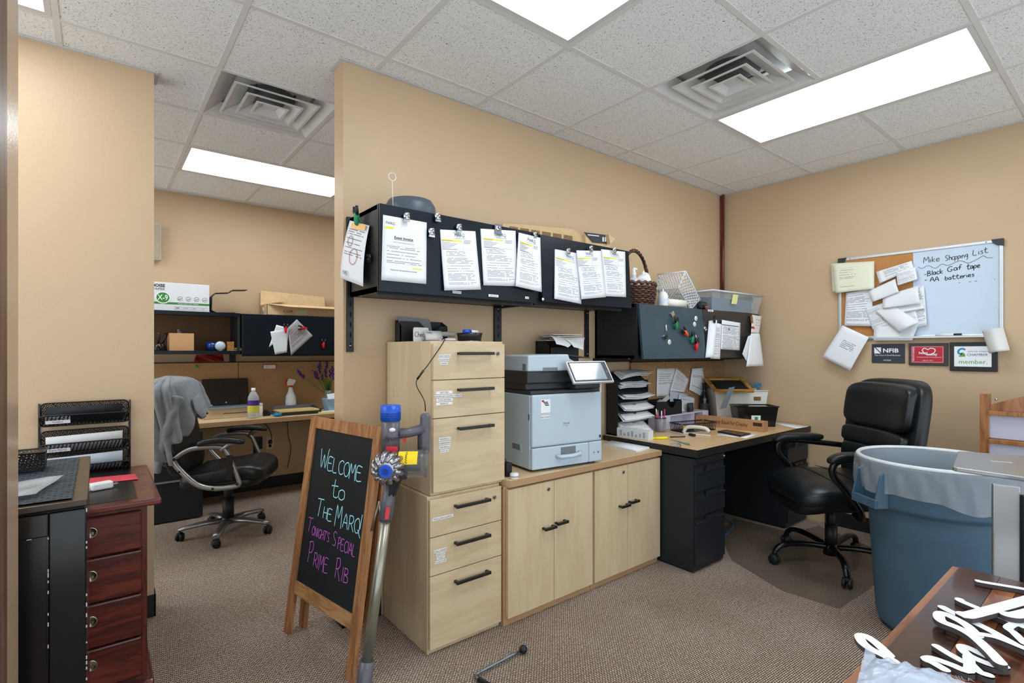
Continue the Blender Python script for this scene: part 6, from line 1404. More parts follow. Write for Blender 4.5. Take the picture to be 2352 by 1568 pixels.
SHL = ['papers in the top slot of the file sorter, fanned upward', 'thick white papers in the second slot of the file sorter', 'white sheets in the third slot of the file sorter', 'drooping sheets in the fourth slot of the file sorter', 'drooping sheets in the fifth slot of the file sorter', 'curled typed sheets in the lowest slot of the file sorter']
for k in range(6):
    z = DZ+.03+.065*(5-k); t = thing('sorter_papers', SHL[k], 'papers', (2.99, 2.33, z), 0, 'papers in the file sorter')
    for i in range(3 if k < 2 else 2):
        e = -.05-.012*i if k > 1 else -.03-.012*i; zz_ = .012*i+.018
        rise = (.05, .035, .02, -.005, -.012, -.05)[k]
        a0 = random.uniform(-.02, .02)
        sheet('sheet', [(-.13+a0, .075, .075+zz_*.5), (.14+a0, .075, .078+zz_*.5), (.15+a0*2, e, zz_+.0+rise), (-.15+a0, e+.02, zz_+rise*.4)], PAPER if k != 5 else PGEN, parent=t, curl=lambda u, v: .01*math.sin(u*4+k)*(1-v), th=.0015)
o = thing('bookend', 'dark grey rounded bookend standing before the file sorter', 'bookend', tuple(dz(255, 838)))
MB().prism(rrect(.075, .12, .012), -.004, .004, 'XZ').build('plate', PG, o); MB().box(-.036, .036, -.03, .03, 0, .004).build('foot', PG, o)
# lilac organiser
LIL = mat('lilac_card', 'd9d4e6', rough=.55, var=.02); LILD = mat('pink_inside', 'd8b9c0', rough=.6)
og = thing('desk_organizer', 'pale lilac desk organizer with open compartments against the tackboard', 'organizer', (3.58, 2.375, DZ))
gx0, gx1 = 3.24-3.58, 3.95-3.58
for b_ in ((gx0, gx1, -.06, .055, .092, .10), (gx0, gx1, -.06, .055, .0, .006)): MB().box(*b_).build('board', LIL, og)
for x in (gx0, gx0+.17, gx0+.50, gx1-.09, gx1-.006): MB().box(x, x+.006, -.06, .055, .006, .092).build('divider', LIL, og)
MB().box(gx0, gx1, .05, .056, .006, .092).build('back', LIL, og); MB().box(gx0, gx0+.17, -.062, -.058, 0, .10).build('front_panel', LIL, og); MB().box(gx1-.09, gx1, -.062, -.058, 0, .10).build('front_panel', LIL, og)
MB().box(gx0+.51, gx1-.1, -.05, .04, .008, .03).build('compartment_paper', LILD, og)
ob = thing('black_box', 'black open box with tissue on the lilac organizer', 'box', (3.42, 2.378, DZ+.10))
MB().prism([(-.16, 0), (.17, 0), (.17, .10), (.10, .10), (.05, .05), (.0, .07), (-.03, .105), (-.16, .11)], -.05, -.046, 'XZ').build('front_panel', BXM, ob); MB().box(-.16, .17, .04, .044, 0, .12).box(-.16, .17, -.05, .044, 0, .004).build('rear_panel', BXM, ob)
for x in (-.16, .166): MB().box(x, x+.004, -.046, .04, 0, .11).build('side_panel', BXM, ob)
tp_ = thing('tissue', 'crumpled clear wrap poking out of the black box', 'wrap', (3.37, 2.372, DZ+.115)); superel(MB(), .05, .03, .05, .9, .9, 14, 10, warp=lambda p: (p.x*(1+.3*math.sin(p.z*90)), p.y*(1+.3*math.cos(p.x*80)), p.z+.055), M=None).build('wrap_body', mat('wrap_film', 'c9d3dc', rough=.2, alpha=.7), tp_); sheet('wrap_corner', [(.02, 0, .10), (.09, -.01, .14), (.10, -.02, .11), (.03, -.01, .07)], mat('wrap_film', 'c9d3dc'), parent=tp_)
mh = thing('memo_stand', 'small black mesh memo stand on the lilac organizer', 'memo holder', (3.73, 2.345, DZ+.10)); MB().prism(rrect(.085, .07, .01), -.002, .0, 'XZ').build('mesh_plate', MESH, mh); MB().tube([(x, -.001, z) for x, z in rrect(.085, .07, .01)], .003, 6, closed=True).build('wire_rim', WIRE, mh)
YT = YP-.034
sheet('leaning_paper', [tuple(onY(*d7(845, 462), 2.40)), tuple(onY(*d7(1005, 505), 2.40)), tuple(onY(*d7(985, 640), 2.37)), tuple(onY(*d7(815, 645), 2.37))], printed('blue_print', 16, .5, .1, .9, .3, .95, ink='5a86b5'), 'white sheet with blue print leaning on the organizer', 'paper', th=.001)
sheet('leaning_paper', [tuple(onY(*d7(750, 430), 2.41)), tuple(onY(*d7(935, 465), 2.41)), tuple(onY(*d7(930, 560), 2.40)), tuple(onY(*d7(750, 540), 2.40))], mat('paper_bluegrey', 'c3ccd6', rough=.8), 'blue grey card behind the leaning sheet', 'paper', th=.001)
# tackboard papers
sheet('tacked_paper', [tuple(onY(*d7(618, 205), YT+.006)), tuple(onY(*d7(815, 200), YT+.006)), tuple(onY(*d7(810, 480), YT)), tuple(onY(*d7(612, 488), YT))], printed('tack_print', 26, .5, .1, .8, .2, .8), 'typed letter tacked straight on the fabric board', 'paper', 'papers on the tackboard', th=.001)
sheet('tacked_paper', [tuple(onY(*d7(815, 195), YT)), tuple(onY(*d7(945, 320), YT)), tuple(onY(*d7(895, 450), YT-.012)), tuple(onY(*d7(750, 430), YT-.012))], PGEN, 'slanted typed sheet tacked beside the straight letter', 'paper', 'papers on the tackboard', th=.001, curl=lambda u, v: .006*math.sin(PI*u))
sheet('tacked_paper', [tuple(onY(*d7(975, 205), YT)), tuple(onY(*d7(1085, 192), YT)), tuple(onY(*d7(1130, 520), YT-.01)), tuple(onY(*d7(945, 420), YT-.004))], printed('tack_print2', 18, .4, .1, .8, .2, .8), 'curled typed sheet tacked above the dark bottle', 'paper', 'papers on the tackboard', th=.001, curl=lambda u, v: .025*math.sin(PI*u)*v)
# pen cup
pc = thing('pen_cup', 'clear and black pen cup full of coloured pens on the desk', 'pen cup', (3.22, 2.265, DZ))
CUPM = mat('pen_cup_clear', 'a7aab2', rough=.15, alpha=.4); MB().lathe([(.0005, 0), (.036, 0), (.038, .005), (.040, .10), (.037, .10), (.035, .006), (.0005, .004)], 24).build('cup', CUPM, pc); MB().lathe([(.0395, .097), (.042, .099), (.0395, .103)], 24).build('rim', BRB, pc)
PENS = [('pen', '5fc4d8', 'pale blue pen standing in the pen cup'), ('pen', '27a35a', 'green pen standing in the pen cup'), ('pen', 'd9762e', 'orange pen standing in the pen cup'), ('pen', 'e65a9a', 'pink highlighter standing in the pen cup'), ('pen', 'd9d9d9', 'white pen standing in the pen cup'), ('pen', 'c23a78', 'magenta pen standing in the pen cup'), ('pen', '2c5f9a', 'dark blue pen standing in the pen cup')]
for k, (nm, c_, lab) in enumerate(PENS):
    a = 2*PI*k/7+.4; base = Vector(pc.location)+Vector((.018*math.cos(a), .018*math.sin(a), .008)); tip = Vector((.014*math.cos(a), .014*math.sin(a), .135+.012*(k % 3)))
    t = thing(nm, lab, 'pen', tuple(base), 0, 'pens in the pen cup'); MB().cyl((0, 0, 0), tuple(tip*.72), .0048).build('barrel', mat('pen_'+c_, c_, rough=.35), t); MB().cyl(tuple(tip*.72), tuple(tip), .0055, .004).build('cap', mat('pen_'+c_, c_) if k % 2 else WP, t)
# perforated basket tray
bt_ = thing('basket_tray', 'shallow black perforated tray on the desk', 'tray', (3.46, 2.15, DZ), math.radians(-14))
def slatted(mb, p0, p1, z0, z1, n, flare, th=.003):
    p0 = Vector(p0); p1 = Vector(p1); d = (p1-p0); out = Vector((d.y, -d.x, 0)).normalized()*flare
    mb.tube([p0+out+Vector((0, 0, z1)), p1+out+Vector((0, 0, z1))], th*1.4, 6); mb.tube([p0+Vector((0, 0, z0)), p1+Vector((0, 0, z0))], th, 6)
    for i in range(n+1): q = p0+d*(i/n); mb.tube([q+Vector((0, 0, z0)), q+out+Vector((0, 0, z1))], th*.8, 4)
cr = [(-.16, -.06), (.16, -.06), (.16, .06), (-.16, .06)]
for i in range(4): mb = MB(); slatted(mb, cr[i]+(0,), cr[(i+1) % 4]+(0,), .004, .06, 22 if i % 2 == 0 else 8, .008); mb.build('slatted_side', WIRE, bt_)
MB().box(-.16, .16, -.06, .06, 0, .004).build('tray_floor', BXM, bt_)
for dx, dy, lab in ((-.09, 0, 'round yellow eraser nearest the front of the black tray'), (-.065, .01, 'round yellow eraser further back in the black tray')):
    t = thing('yellow_eraser', lab, 'eraser', tuple(Vector(bt_.location)+Vector((dx, dy+.02, .018)))); MB().ball((0, 0, 0), .014, 10).build('body', mat('hi_orange', 'e8a21c', rough=.4), t); MB().cyl((0, 0, .01), (0, 0, .02), .005).build('stem', YEL, t)
# white stapler
p0, p1 = dz(890, 870), dz(1160, 895); t = thing('stapler', 'cream white stapler lying open on the desk', 'stapler', tuple((p0+p1)/2), math.atan2(p1.y-p0.y, p1.x-p0.x)); L_ = (p1-p0).length
CRM = mat('cream_plastic', 'dcd8c8', rough=.35)
mb = MB(); mb.tube([tuple(p) for p in smooth_pts([(-L_*.5, 0, .012), (-L_*.4, 0, .045), (-L_*.15, 0, .055), (L_*.3, 0, .052), (L_*.46, 0, .03)], 6)], .013, 10, flat=1.0); mb.build('top_arm', CRM, t); MB().box(-L_*.5, L_*.5, -.014, .014, 0, .012, bev=.004).build('base', CRM, t); MB().box(-L_*.1, L_*.35, -.006, .006, .03, .04).build('staple_rail', STL, t)
# tape dispenser, clear
t = thing('clear_ruler', 'clear plastic ruler lying on the desk with a black end', 'ruler', tuple(dz(700, 850)), 0); a = dz(690, 835)-Vector(t.location); b_ = dz(920, 890)-Vector(t.location); dv = b_-a
MB().obox((a+b_)/2+Vector((0, 0, .004)), dv, Vector((-dv.y, dv.x, 0)), (0, 0, 1), dv.length, .035, .004).build('clear_blade', mat('clear_acrylic', 'd9dee2', rough=.1, alpha=.35), t); MB().obox(dz(975, 895)-Vector(t.location)+Vector((0, 0, .01)), dv, Vector((-dv.y, dv.x, 0)), (0, 0, 1), .05, .02, .016).build('black_end', BRB, t); MB().cyl(tuple(dz(750, 908)-Vector(t.location)+Vector((0, 0, .004))), tuple(dz(905, 905)-Vector(t.location)+Vector((0, 0, .004))), .0035).build('thin_rod', WIRE, t)
t = thing('plastic_scraps', 'clear green plastic scraps lying at the desk front corner', 'scraps', tuple(dz(850, 965))); lo2 = Vector(t.location)
GRC = mat('green_clear', '4fa284', rough=.15, alpha=.5)
sheet('green_strip', [tuple(dz(*p, DZ+.003)-lo2) for p in ((750, 925), (950, 970), (960, 990), (860, 960))], GRC, parent=t, nu=3, nv=2); sheet('clear_strip', [tuple(dz(*p, DZ+.002)-lo2) for p in ((748, 960), (850, 955), (860, 1000), (750, 985))], mat('clear_acrylic', 'd9dee2'), parent=t, nu=3, nv=2)
MB().tube([tuple(p) for p in smooth_pts([tuple(dz(*p, DZ+.004)-lo2) for p in ((820, 985), (840, 972), (860, 990), (845, 1002), (830, 995))], 5)], .0015, 5).build('wire_clip', STL, t)
# white sheet and phone
sheet('desk_sheet', [tuple(dz(*p, DZ+.0015)) for p in ((1220, 880), (1290, 845), (1645, 868), (1530, 915))], PAPER, 'white sheet under the black phone on the desk', 'paper', th=.001, nu=2, nv=2)
ph_ = thing('phone', 'black flat phone lying on a white sheet', 'phone', tuple(dz(1400, 873, DZ+.002))); lo2 = Vector(ph_.location)
mb = MB(); mb.prism([(p.x-lo2.x, p.y-lo2.y) for p in [dz(*q) for q in ((1232, 858), (1320, 842), (1575, 880), (1470, 908))]], 0, .01); bevel(fixn(mb.build('case', BRB, ph_)), .004); mb = MB(); mb.prism([(p.x-lo2.x, p.y-lo2.y) for p in [dz(*q) for q in ((1260, 858), (1325, 847), (1550, 880), (1468, 901))]], .0101, .0106); fixn(mb.build('screen', mat('phone_glass', '1b1e24', rough=.08), ph_))
# kraft easel box
KR = mat('kraft_card', 'b98a5e', rough=.75, var=.06, vscale=12); KRD = mat('kraft_print', '3d2a1c', rough=.8)
eb_ = thing('easel_carton', 'long kraft carton with dark printed lettering lying across the desk', 'box', (3.80, 1.775, DZ), math.radians(3))
bevel(MB().box(-.03, .05, 0, .53, 0, .075).build('carton', KR, eb_), .002)
MK = frame((-.0305, .50, .03), (0, -1, 0), (0, 0, 1)); text('eedy Easel for Display', .040, MK @ Matrix.Translation((.12, 0, 0)), KRD, 'lettering', eb_, 'LEFT', .0004, xs=.75)
MB(MK).box(.425, .49, .01, .035, 0, .0005).build('barcode', KRD, eb_)
# white basket bin, black box, frame, bottle
bw = thing('white_bin', 'white plastic storage bin in the corner of the desk', 'storage bin', (4.20, 2.20, DZ), math.radians(-42))
CRW = mat('white_bin_plastic', 'dcd8cf', rough=.4, var=.02)
def tapered(mb, w0, d0, w1, d1, h, th=.004):
    lo_ = [(-w0, -d0), (w0, -d0), (w0, d0), (-w0, d0)]; hi = [(-w1, -d1), (w1, -d1), (w1, d1), (-w1, d1)]; il = [(x*(1-th/w0), y*(1-th/d0)) for x, y in lo_]; ih = [(x*(1-th/w1), y*(1-th/d1)) for x, y in hi]
    vs = [p+(0,) for p in lo_]+[p+(h,) for p in hi]+[p+(th,) for p in il]+[p+(h,) for p in ih]; fs = [(3, 2, 1, 0), (8, 9, 10, 11)]
    for i in range(4): j = (i+1) % 4; fs += [(i, j, 4+j, 4+i), (4+i, 4+j, 12+j, 12+i), (12+i, 12+j, 8+j, 8+i)]
    mb._add(vs, fs); return mb
bevel(tapered(MB(), .185, .085, .215, .105, .27).build('shell', CRW, bw), .004); MB().tube([(-.217, -.107, .265), (.217, -.107, .265), (.217, .107, .265), (-.217, .107, .265)], .006, 6, closed=True).build('rim', CRW, bw)
MB().box(.10, .155, -.1045, -.1, .185, .215).build('hand_hole', mat('hole_brown', '7a5a30', rough=.8), bw)
pf = thing('picture_frame', 'gold picture frame lying face down with its black easel leg showing', 'picture frame', (4.08, 2.215, DZ+.275), math.radians(-38))
MT = Matrix.Rotation(math.radians(24), 4, 'X')
GLD = wood('gold_frame_wood', '8a5f28', 'a87a38', 'bd9048', grain=(1.5, 9, 9), rough=.3)
for b_ in ((-.16, .16, -.12, -.095), (-.16, .16, .095, .12), (-.16, -.135, -.095, .095), (.135, .16, -.095, .095)): MB(MT).box(b_[0], b_[1], b_[2], b_[3], .03, .05).build('frame_bar', GLD, pf)
MB(MT).box(-.135, .135, -.095, .095, .028, .034).build('back_board', BXM, pf)
MB().prism([(-.05, .02), (.0, .03), (-.07, -.14), (-.12, -.15)], -.135, -.13, 'XZ').build('easel_leg', PG2, pf)
bb = thing('black_caddy', 'black translucent storage box in front of the white bin', 'storage box', (4.055, 1.985, DZ), math.radians(-42))
SMK = mat('smoke_plastic', '1d1c1b', rough=.12, var=.2, vscale=14, alpha=.93)
bevel(tapered(MB(), .135, .07, .155, .085, .16).build('shell', SMK, bb), .003); MB().tube([(-.157, -.087, .158), (.157, -.087, .158), (.157, .087, .158), (-.157, .087, .158)], .005, 6, closed=True).build('rim', SMK, bb)
Mb_ = frame((-.05, -.0765, .03), (1, 0, 0), (0, -.09, 1)); lb_ = MB(Mb_).box(0, .07, 0, .06, 0, .001).build('label', WI, bb); MB(Mb_).box(.025, .05, .025, .05, .001, .0015).build('label_mark', mat('label_green', '2f9a4c'), lb_)
MB(frame((.1535, -.04, .10), (0, 1, 0), (.09, 0, 1))).box(0, .05, 0, .015, -.012, .006).build('side_label', WI, bb); MB().box(-.03, .10, -.02, .03, .145, .156).build('card_inside', PAPER, bb)
wb_ = thing('wine_bottle', 'dark green glass wine bottle beside the white bin', 'bottle', (3.985, 2.375, DZ+.0))
wb_.location = (4.01, 2.385, DZ)
MB().lathe([(.0005, .0), (.036, .0), (.038, .004), (.038, .17), (.034, .205), (.016, .245), (.0145, .26), (.0145, .30), (.016, .302), (.016, .318), (.0005, .318)], 28).build('glass', mat('bottle_glass', '0d120e', rough=.06, var=0, spec=.8), wb_); MB().lathe([(.0385, .05), (.0386, .15)], 28, a0=PI*.85, a1=PI*1.75).build('label', mat('wine_label', '3b3f3e', rough=.5, var=.3, vscale=40), wb_); MB().lathe([(.0148, .255), (.0152, .30), (.0165, .302), (.0165, .319), (.0005, .3195)], 24).build('foil', BRB, wb_)
bl = thing('blue_tool', 'blue plastic handle sticking out of the white bin', 'handle', (4.33, 2.13, DZ+.24), math.radians(-42))
MB().tube([tuple(p) for p in smooth_pts([(-.05, 0, 0), (0, 0, .05), (.05, 0, .075), (.066, 0, .07), (.062, 0, .055), (.03, 0, .04)], 5)], .008, 8).build('loop', mat('bright_blue', '1f7ab8', rough=.35), bl); MB().tube([(-.09, .01, .0), (0, .01, .04)], .006, 6).build('blade', STL, bl)
pgd = [dz(1715, 745, DZ+.002), dz(1800, 738, DZ+.002), dz(2165, 795, DZ+.002), dz(2040, 815, DZ+.002)]
for p in pgd: p.x = min(p.x, XW-.03)
sheet('desk_sheet', [tuple(p) for p in pgd], PAPER, 'white sheet at the right end of the desk by the wall', 'paper', th=.001, nu=2, nv=2)
# ================================================================ THINGS ON TOP OF THE OVERHEAD CABINETS
Z1 = 1.983; Z3 = 1.649
bo_ = thing('grey_bowl', 'upturned grey plastic bowl on top of the wide black cabinet', 'bowl', (1.215, 2.32, Z1))
MB().lathe([(.125, 0), (.128, .004), (.124, .07), (.108, .098), (.06, .108), (.0005, .11)], 36).build('shell', mat('slate_plastic', '4c5561', rough=.4), bo_); MB().lathe([(.122, 0), (.131, 0), (.131, .006), (.125, .006)], 36).build('rim', mat('slate_plastic', '4c5561'), bo_)
rh = thing('ring_holder', 'thin wire card holder with a ring end on the wide black cabinet', 'card holder', (onY(901, 405, 2.17).x+.004, 2.17, Z1))
top_ = onY(901, 405, 2.17); hz = top_.z-Z1
MB().tube([(0, 0, .006), (-.004, 0, hz-.02)], .0016, 6).build('wire', CRM, rh); MB().tube([(-.004+.018*math.cos(2*PI*k/24), 0, hz-.002+.018*math.sin(2*PI*k/24)) for k in range(24)], .0022, 6, closed=True).build('ring', CRM, rh); MB().cyl((0, 0, 0), (0, 0, .012), .02).build('base', STL, rh)
# flattened cartons
def slab_poly(name, parent, pts, y0, y1, m):
    mb = MB(); P0 = [onY(*p, y0) for p in pts]; o3 = Vector(parent.location)
    n = len(pts); vs = [tuple(p-o3) for p in P0]+[tuple(p-o3+Vector((0, y1-y0, 0))) for p in P0]
    mb._add(vs, [(i, (i+1) % n, n+(i+1) % n, n+i) for i in range(n)]); mb.f += [tuple(reversed(range(n))), tuple(range(n, 2*n))]
    return fixn(mb.build(name, m, parent))
KR2 = mat('kraft_light', 'd6b78c', rough=.8, var=.06, vscale=30); CBK = mat('carton_charcoal', '33373c', rough=.6, var=.1)
YK = 2.36
fc = thing('flat_carton', 'flattened kraft carton with printed panels behind the cabinet edge', 'cardboard', tuple(onY(1240, 560, YK)))
slab_poly('board', fc, [(1155, 540), (1155, 514), (1200, 515), (1315, 526), (1330, 534), (1345, 556), (1340, 575), (1240, 575)], YK, YK+.006, KR2)
for k, (x, y) in enumerate(((1170, 522), (1195, 526), (1220, 530), (1245, 534), (1270, 538), (1295, 542))):
    slab_poly('print_panel', fc, [(x, y-3), (x+20, y), (x+20, y+10), (x, y+7)], YK-.0008, YK, mat('kraft_ink', '8a6c4a', rough=.8, var=.3, vscale=120))
bxk = thing('charcoal_carton', 'charcoal printed carton with an open end on the second black cabinet', 'box', tuple(onY(1370, 560, 2.34)))
slab_poly('front_face', bxk, [(1342, 533), (1398, 540), (1399, 560), (1362, 556)], 2.33, 2.335, CBK)
slab_poly('body', bxk, [(1345, 540), (1402, 543), (1402, 572), (1345, 572)], 2.337, 2.42, KR2)
slab_poly('end_flap', bxk, [(1398, 538), (1413, 548), (1402, 560)], 2.30, 2.334, KR2)
for k in range(3): slab_poly('print_mark', bxk, [(1384+5*k, 544), (1387+5*k, 544.5), (1387+5*k, 555), (1384+5*k, 554.5)], 2.329, 2.33, WI)
slab_poly('print_line', bxk, [(1350, 538), (1376, 541), (1376, 543), (1350, 540)], 2.329, 2.33, WI)
# ---- wicker basket
WK = mat('wicker_dark', '3a241b', rough=.45, var=.35, vscale=90); WK2 = mat('wicker_mid', '573726', rough=.45, var=.3, vscale=90)
bk = thing('wicker_basket', 'dark wicker basket with a tall hoop handle on the corner cabinet', 'basket', (2.90, 2.25, Z3))
for r_ in range(9):
    z = .010+.0145*r_; rr_ = .115+.018*math.sin(r_/8*PI*.6); pts = []
    for k in range(72):
        a = 2*PI*k/72; w = .006*math.sin(18*a+PI*r_); pts.append(((rr_+w)*math.cos(a)*1.12, (rr_+w)*math.sin(a)*.95, z+.002*math.sin(9*a)))
    MB().tube(pts, .0085, 6, closed=True).build('woven_row', WK if r_ % 2 else WK2, bk)
for k in range(18):
    a = 2*PI*k/18; MB().tube([(.112*math.cos(a)*1.12, .112*math.sin(a)*.95, 0), (.135*math.cos(a)*1.12, .135*math.sin(a)*.95, .15)], .005, 5).build('stake', WK, bk)
rim = [((.138+.006*math.sin(14*2*PI*k/80))*math.cos(2*PI*k/80)*1.12, .136*math.sin(2*PI*k/80)*.95, .148+.006*math.cos(20*2*PI*k/80)) for k in range(80)]
MB().tube(rim, .011, 8, closed=True).build('braided_rim', WK2, bk); MB().lathe([(.0005, .003), (.12, .003), (.12, .008), (.0005, .008)], 32, sx=1.12, sy=.95).build('basket_floor', WK, bk)
for ph in (0, 2.1, 4.2):
    pts = []
    for k in range(41):
        t_ = PI*k/40; tw = 12*t_+ph; pts.append((-.150*math.cos(t_)+.008*math.cos(tw)*math.cos(t_), .008*math.sin(tw), .14+.245*math.sin(t_)+.008*math.cos(tw)*math.sin(t_)))
    MB().tube(pts, .0075, 6).build('handle_strand', WK2 if ph == 0 else WK, bk)
FRO = mat('frosted_bottle', 'dfe6ea', rough=.25, alpha=.8); 
t = thing('pump_bottle', 'frosted sanitizer bottle with white cap in the wicker basket', 'bottle', (2.875, 2.24, Z3+.012)); MB().lathe([(.0005, 0), (.04, 0), (.042, .01), (.042, .15), (.03, .175), (.016, .185), (.016, .2)], 24).build('bottle', FRO, t); MB().lathe([(.017, .196), (.017, .215), (.013, .22), (.012, .25), (.0005, .253)], 20).build('cap', WP, t); MB().box(.0, .03, -.008, .008, .238, .25).build('nozzle', WP, t)
t = thing('white_bag_bundle', 'white crumpled plastic bag in the wicker basket', 'bag', (2.975, 2.24, Z3+.1)); superel(MB(), .055, .06, .075, .9, .9, 28, 18, warp=lambda p: (p.x*(1+.12*math.sin(p.z*70+p.y*50)), p.y*(1+.12*math.cos(p.x*60+p.z*30)), p.z+.06+.012*math.sin(p.x*70)), M=None).build('bag_body', mat('white_film', 'eef0f2', rough=.35, var=.05), t); MB().tube([(0, 0, .12), (.005, -.005, .15)], [.014, .006], 8).build('knot', mat('white_film', 'eef0f2'), t)
t = thing('white_jug', 'white plastic jug behind the cabinet door in the basket', 'jug', (2.79, 2.285, Z3+.09)); superel(MB(), .04, .045, .11, .8, .8, 20, 14, warp=lambda p: (p.x, p.y, p.z+.10), M=None).build('jug', mat('white_film', 'eef0f2'), t); MB().cyl((0, 0, .2), (0, 0, .225), .02).build('jug_cap', FRO, t)
# white dispenser bottle, tube of paper, plastic basket, tub
t = thing('lotion_bottle', 'white domed lotion bottle in front of the plastic basket', 'bottle', (3.05, 2.125, Z3)); MB().lathe([(.0005, 0), (.032, 0), (.034, .006), (.034, .065), (.03, .082), (.018, .098), (.005, .104), (.004, .118), (.0005, .119)], 24).build('shell', WP, t); MB().lathe([(.0345, .018), (.0346, .05)], 24).build('label', mat('label_blue', 'cfd9e8', rough=.5, var=.1, vscale=50), t)
t = thing('paper_roll', 'kraft lined white paper roll lying on the corner cabinet', 'roll', (3.20, 2.14, Z3+.030), math.radians(-4)); MB().lathe([(.026, -.11), (.029, -.11), (.029, .11), (.026, .11), (.026, -.11)], 24, axis='X').build('tube', mat('cream_paper', 'e6e1d6', rough=.7), t); MB().lathe([(.0255, -.109), (.0255, .109)], 24, axis='X').build('liner', KR2, t)
pb = thing('plastic_basket', 'white lattice plastic basket tipped on its side on the corner cabinet', 'basket', (3.38, 2.24, Z3))
MBk = Matrix.Translation((0, 0, .118)) @ Matrix.Rotation(math.radians(6), 4, 'Z') @ Matrix.Rotation(math.radians(38), 4, 'Y')
LAT = mat('lattice_white', 'dadee0', rough=.35, alpha=.95)
bw_, bd2, bh_ = .15, .11, .12
def lattice(p00, p10, p01, p11, n, m_):
    p00, p10, p01, p11 = [Vector(p) for p in (p00, p10, p01, p11)]; mb = MB(MBk)
    S = lambda u, v: (p00*(1-u)+p10*u)*(1-v)+(p01*(1-u)+p11*u)*v
    for i in range(-m_, n+1):
        for sgn in (1, -1):
            pts = []
            for k in range(9):
                v = k/8; u = (i+v*m_)/n if sgn == 1 else (i+m_-v*m_)/n
                if 0 <= u <= 1: pts.append(S(u, v))
            if len(pts) > 1: mb.tube(pts, .0028, 4)
    mb.tube([S(0, 0), S(1, 0), S(1, 1), S(0, 1)], .004, 5, closed=True); return mb
B_ = [(-.12, -.085, -.06), (.12, -.085, -.06), (.12, .085, -.06), (-.12, .085, -.06)]; T_ = [(-.15, -.11, .07), (.15, -.11, .07), (.15, .11, .07), (-.15, .11, .07)]
for i in range(4): j = (i+1) % 4; lattice(B_[i], B_[j], T_[i], T_[j], 10, 4).build('lattice_side', LAT, pb)
lattice(B_[0], B_[1], B_[3], B_[2], 10, 7).build('lattice_floor', LAT, pb); MB(MBk).tube(T_, .007, 6, closed=True).build('rim', LAT, pb)
for k, (x, y, c_, lab) in enumerate(((3.30, 2.22, '6fae86', 'green wrapped packet in the plastic basket'), (3.36, 2.25, 'e6e8ea', 'white packet in the plastic basket'), (3.42, 2.25, 'd5dde2', 'pale rolled packet in the plastic basket'))):
    t = thing('wrapped_packet', lab, 'packet', (x, y, Z3+.045+.0*k)); superel(MB(), .035, .02, .016, .7, .7, 14, 8).build('wrap', mat('pk_'+c_, c_, rough=.4), t); MB().box(-.05, -.03, -.012, .012, -.003, .003).build('twist', mat('pk_'+c_, c_), t)
# blue filled storage tub
tub = thing('storage_tub', 'clear storage tub with blue contents and a black latch on the corner cabinet', 'storage tub', (3.98, 2.225, Z3), math.radians(-3))
TUBM = mat('tub_clear', 'cdd5da', rough=.2, alpha=.2); BLI = mat('tub_blue_fill', '35607f', rough=.5, var=.08)
bevel(tapered(MB(), .33, .135, .36, .165, .15, .003).build('tub', TUBM, tub), .01, 3); MB().box(-.31, .26, -.122, .125, .006, .105).build('blue_contents', BLI, tub)
MB().tube([(-.363, -.168, .148), (.363, -.168, .148), (.363, .168, .148), (-.363, .168, .148)], .008, 8, closed=True).build('rim', mat('tub_rim', 'd5dadd', rough=.25, alpha=.85), tub); MB().box(-.35, .35, -.16, .16, .152, .156, bev=.001).build('lid', mat('tub_lid', 'd5dadd', rough=.2, alpha=.35), tub)
MB().box(.352, .378, -.075, .075, .112, .162, bev=.006).build('latch', BRB, tub)
MB(frame((-.10, -.158, .06), (1, 0, 0), (0, -.2, 1))).box(0, .075, 0, .075, 0, .001).build('yellow_note', mat('note_pale', 'dfe39a', rough=.7), tub)
MB(frame((.349, -.08, .045), (0, 1, 0), (.2, 0, 1))).box(0, .09, 0, .05, 0, .002).build('end_label', WI, tub)
t = thing('dark_pouch', 'dark pouch squeezed between the plastic basket and the tub', 'pouch', (3.55, 2.13, Z3)); superel(MB(), .05, .025, .03, .6, .6, 16, 10, M=Matrix.Translation((0, 0, .031))).build('pouch_body', BXM, t); MB().box(-.05, .05, -.027, -.024, .038, .043).build('zip', STL, t)
t = thing('red_pouch', 'small reddish pouch beside the tub', 'pouch', (3.74, 2.125, Z3)) if False else thing('red_pouch', 'small reddish pouch beside the dark pouch', 'pouch', (3.55, 2.088, Z3)); superel(MB(), .025, .012, .014, .6, .6, 14, 8, M=Matrix.Translation((0, 0, .0145))).build('pouch_body', mat('dull_red', '7d4a50', rough=.6), t); MB().box(-.02, .02, -.0135, -.011, .016, .019).build('zip', STL, t)
# ================================================================ FAR LEFT ROOM THINGS
ZS = 1.3405; ZTP = 1.6735
def f4(x, y): return (345+x/7.127, 640+y/7.127)
def f5(x, y): return (545+x/4.9, 640+y/4.9)
def thick(name, label, cat, pts, y0, y1, m, part='panel', mp=None):
    P0 = [onY(*p, y0) for p in pts]; t = thing(name, label, cat, (sum(p.x for p in P0)/len(P0), y0, min(p.z for p in P0))); return t
cp = thing('paper_carton', 'white copy paper carton with green stripe on the far shelf', 'box', (.56, 5.13, ZTP))
bevel(MB().box(-.42, .195, 0, .26, 0, .235).build('carton', mat('carton_white_gloss', 'dfe3e8', rough=.5, var=.02), cp), .003)
MP = frame((0, -.0006, 0), (1, 0, 0), (0, 0, 1)); GST = mat('print_leaf_green', '2f8a3c', rough=.5)
MB(MP).box(-.42, .195, .055, .072, 0, .0005).build('green_stripe', GST, cp)
el = lambda rx, rz, z: [(-.14+rx*math.cos(2*PI*k/28), .108+rz*math.sin(2*PI*k/28)) for k in range(28)]
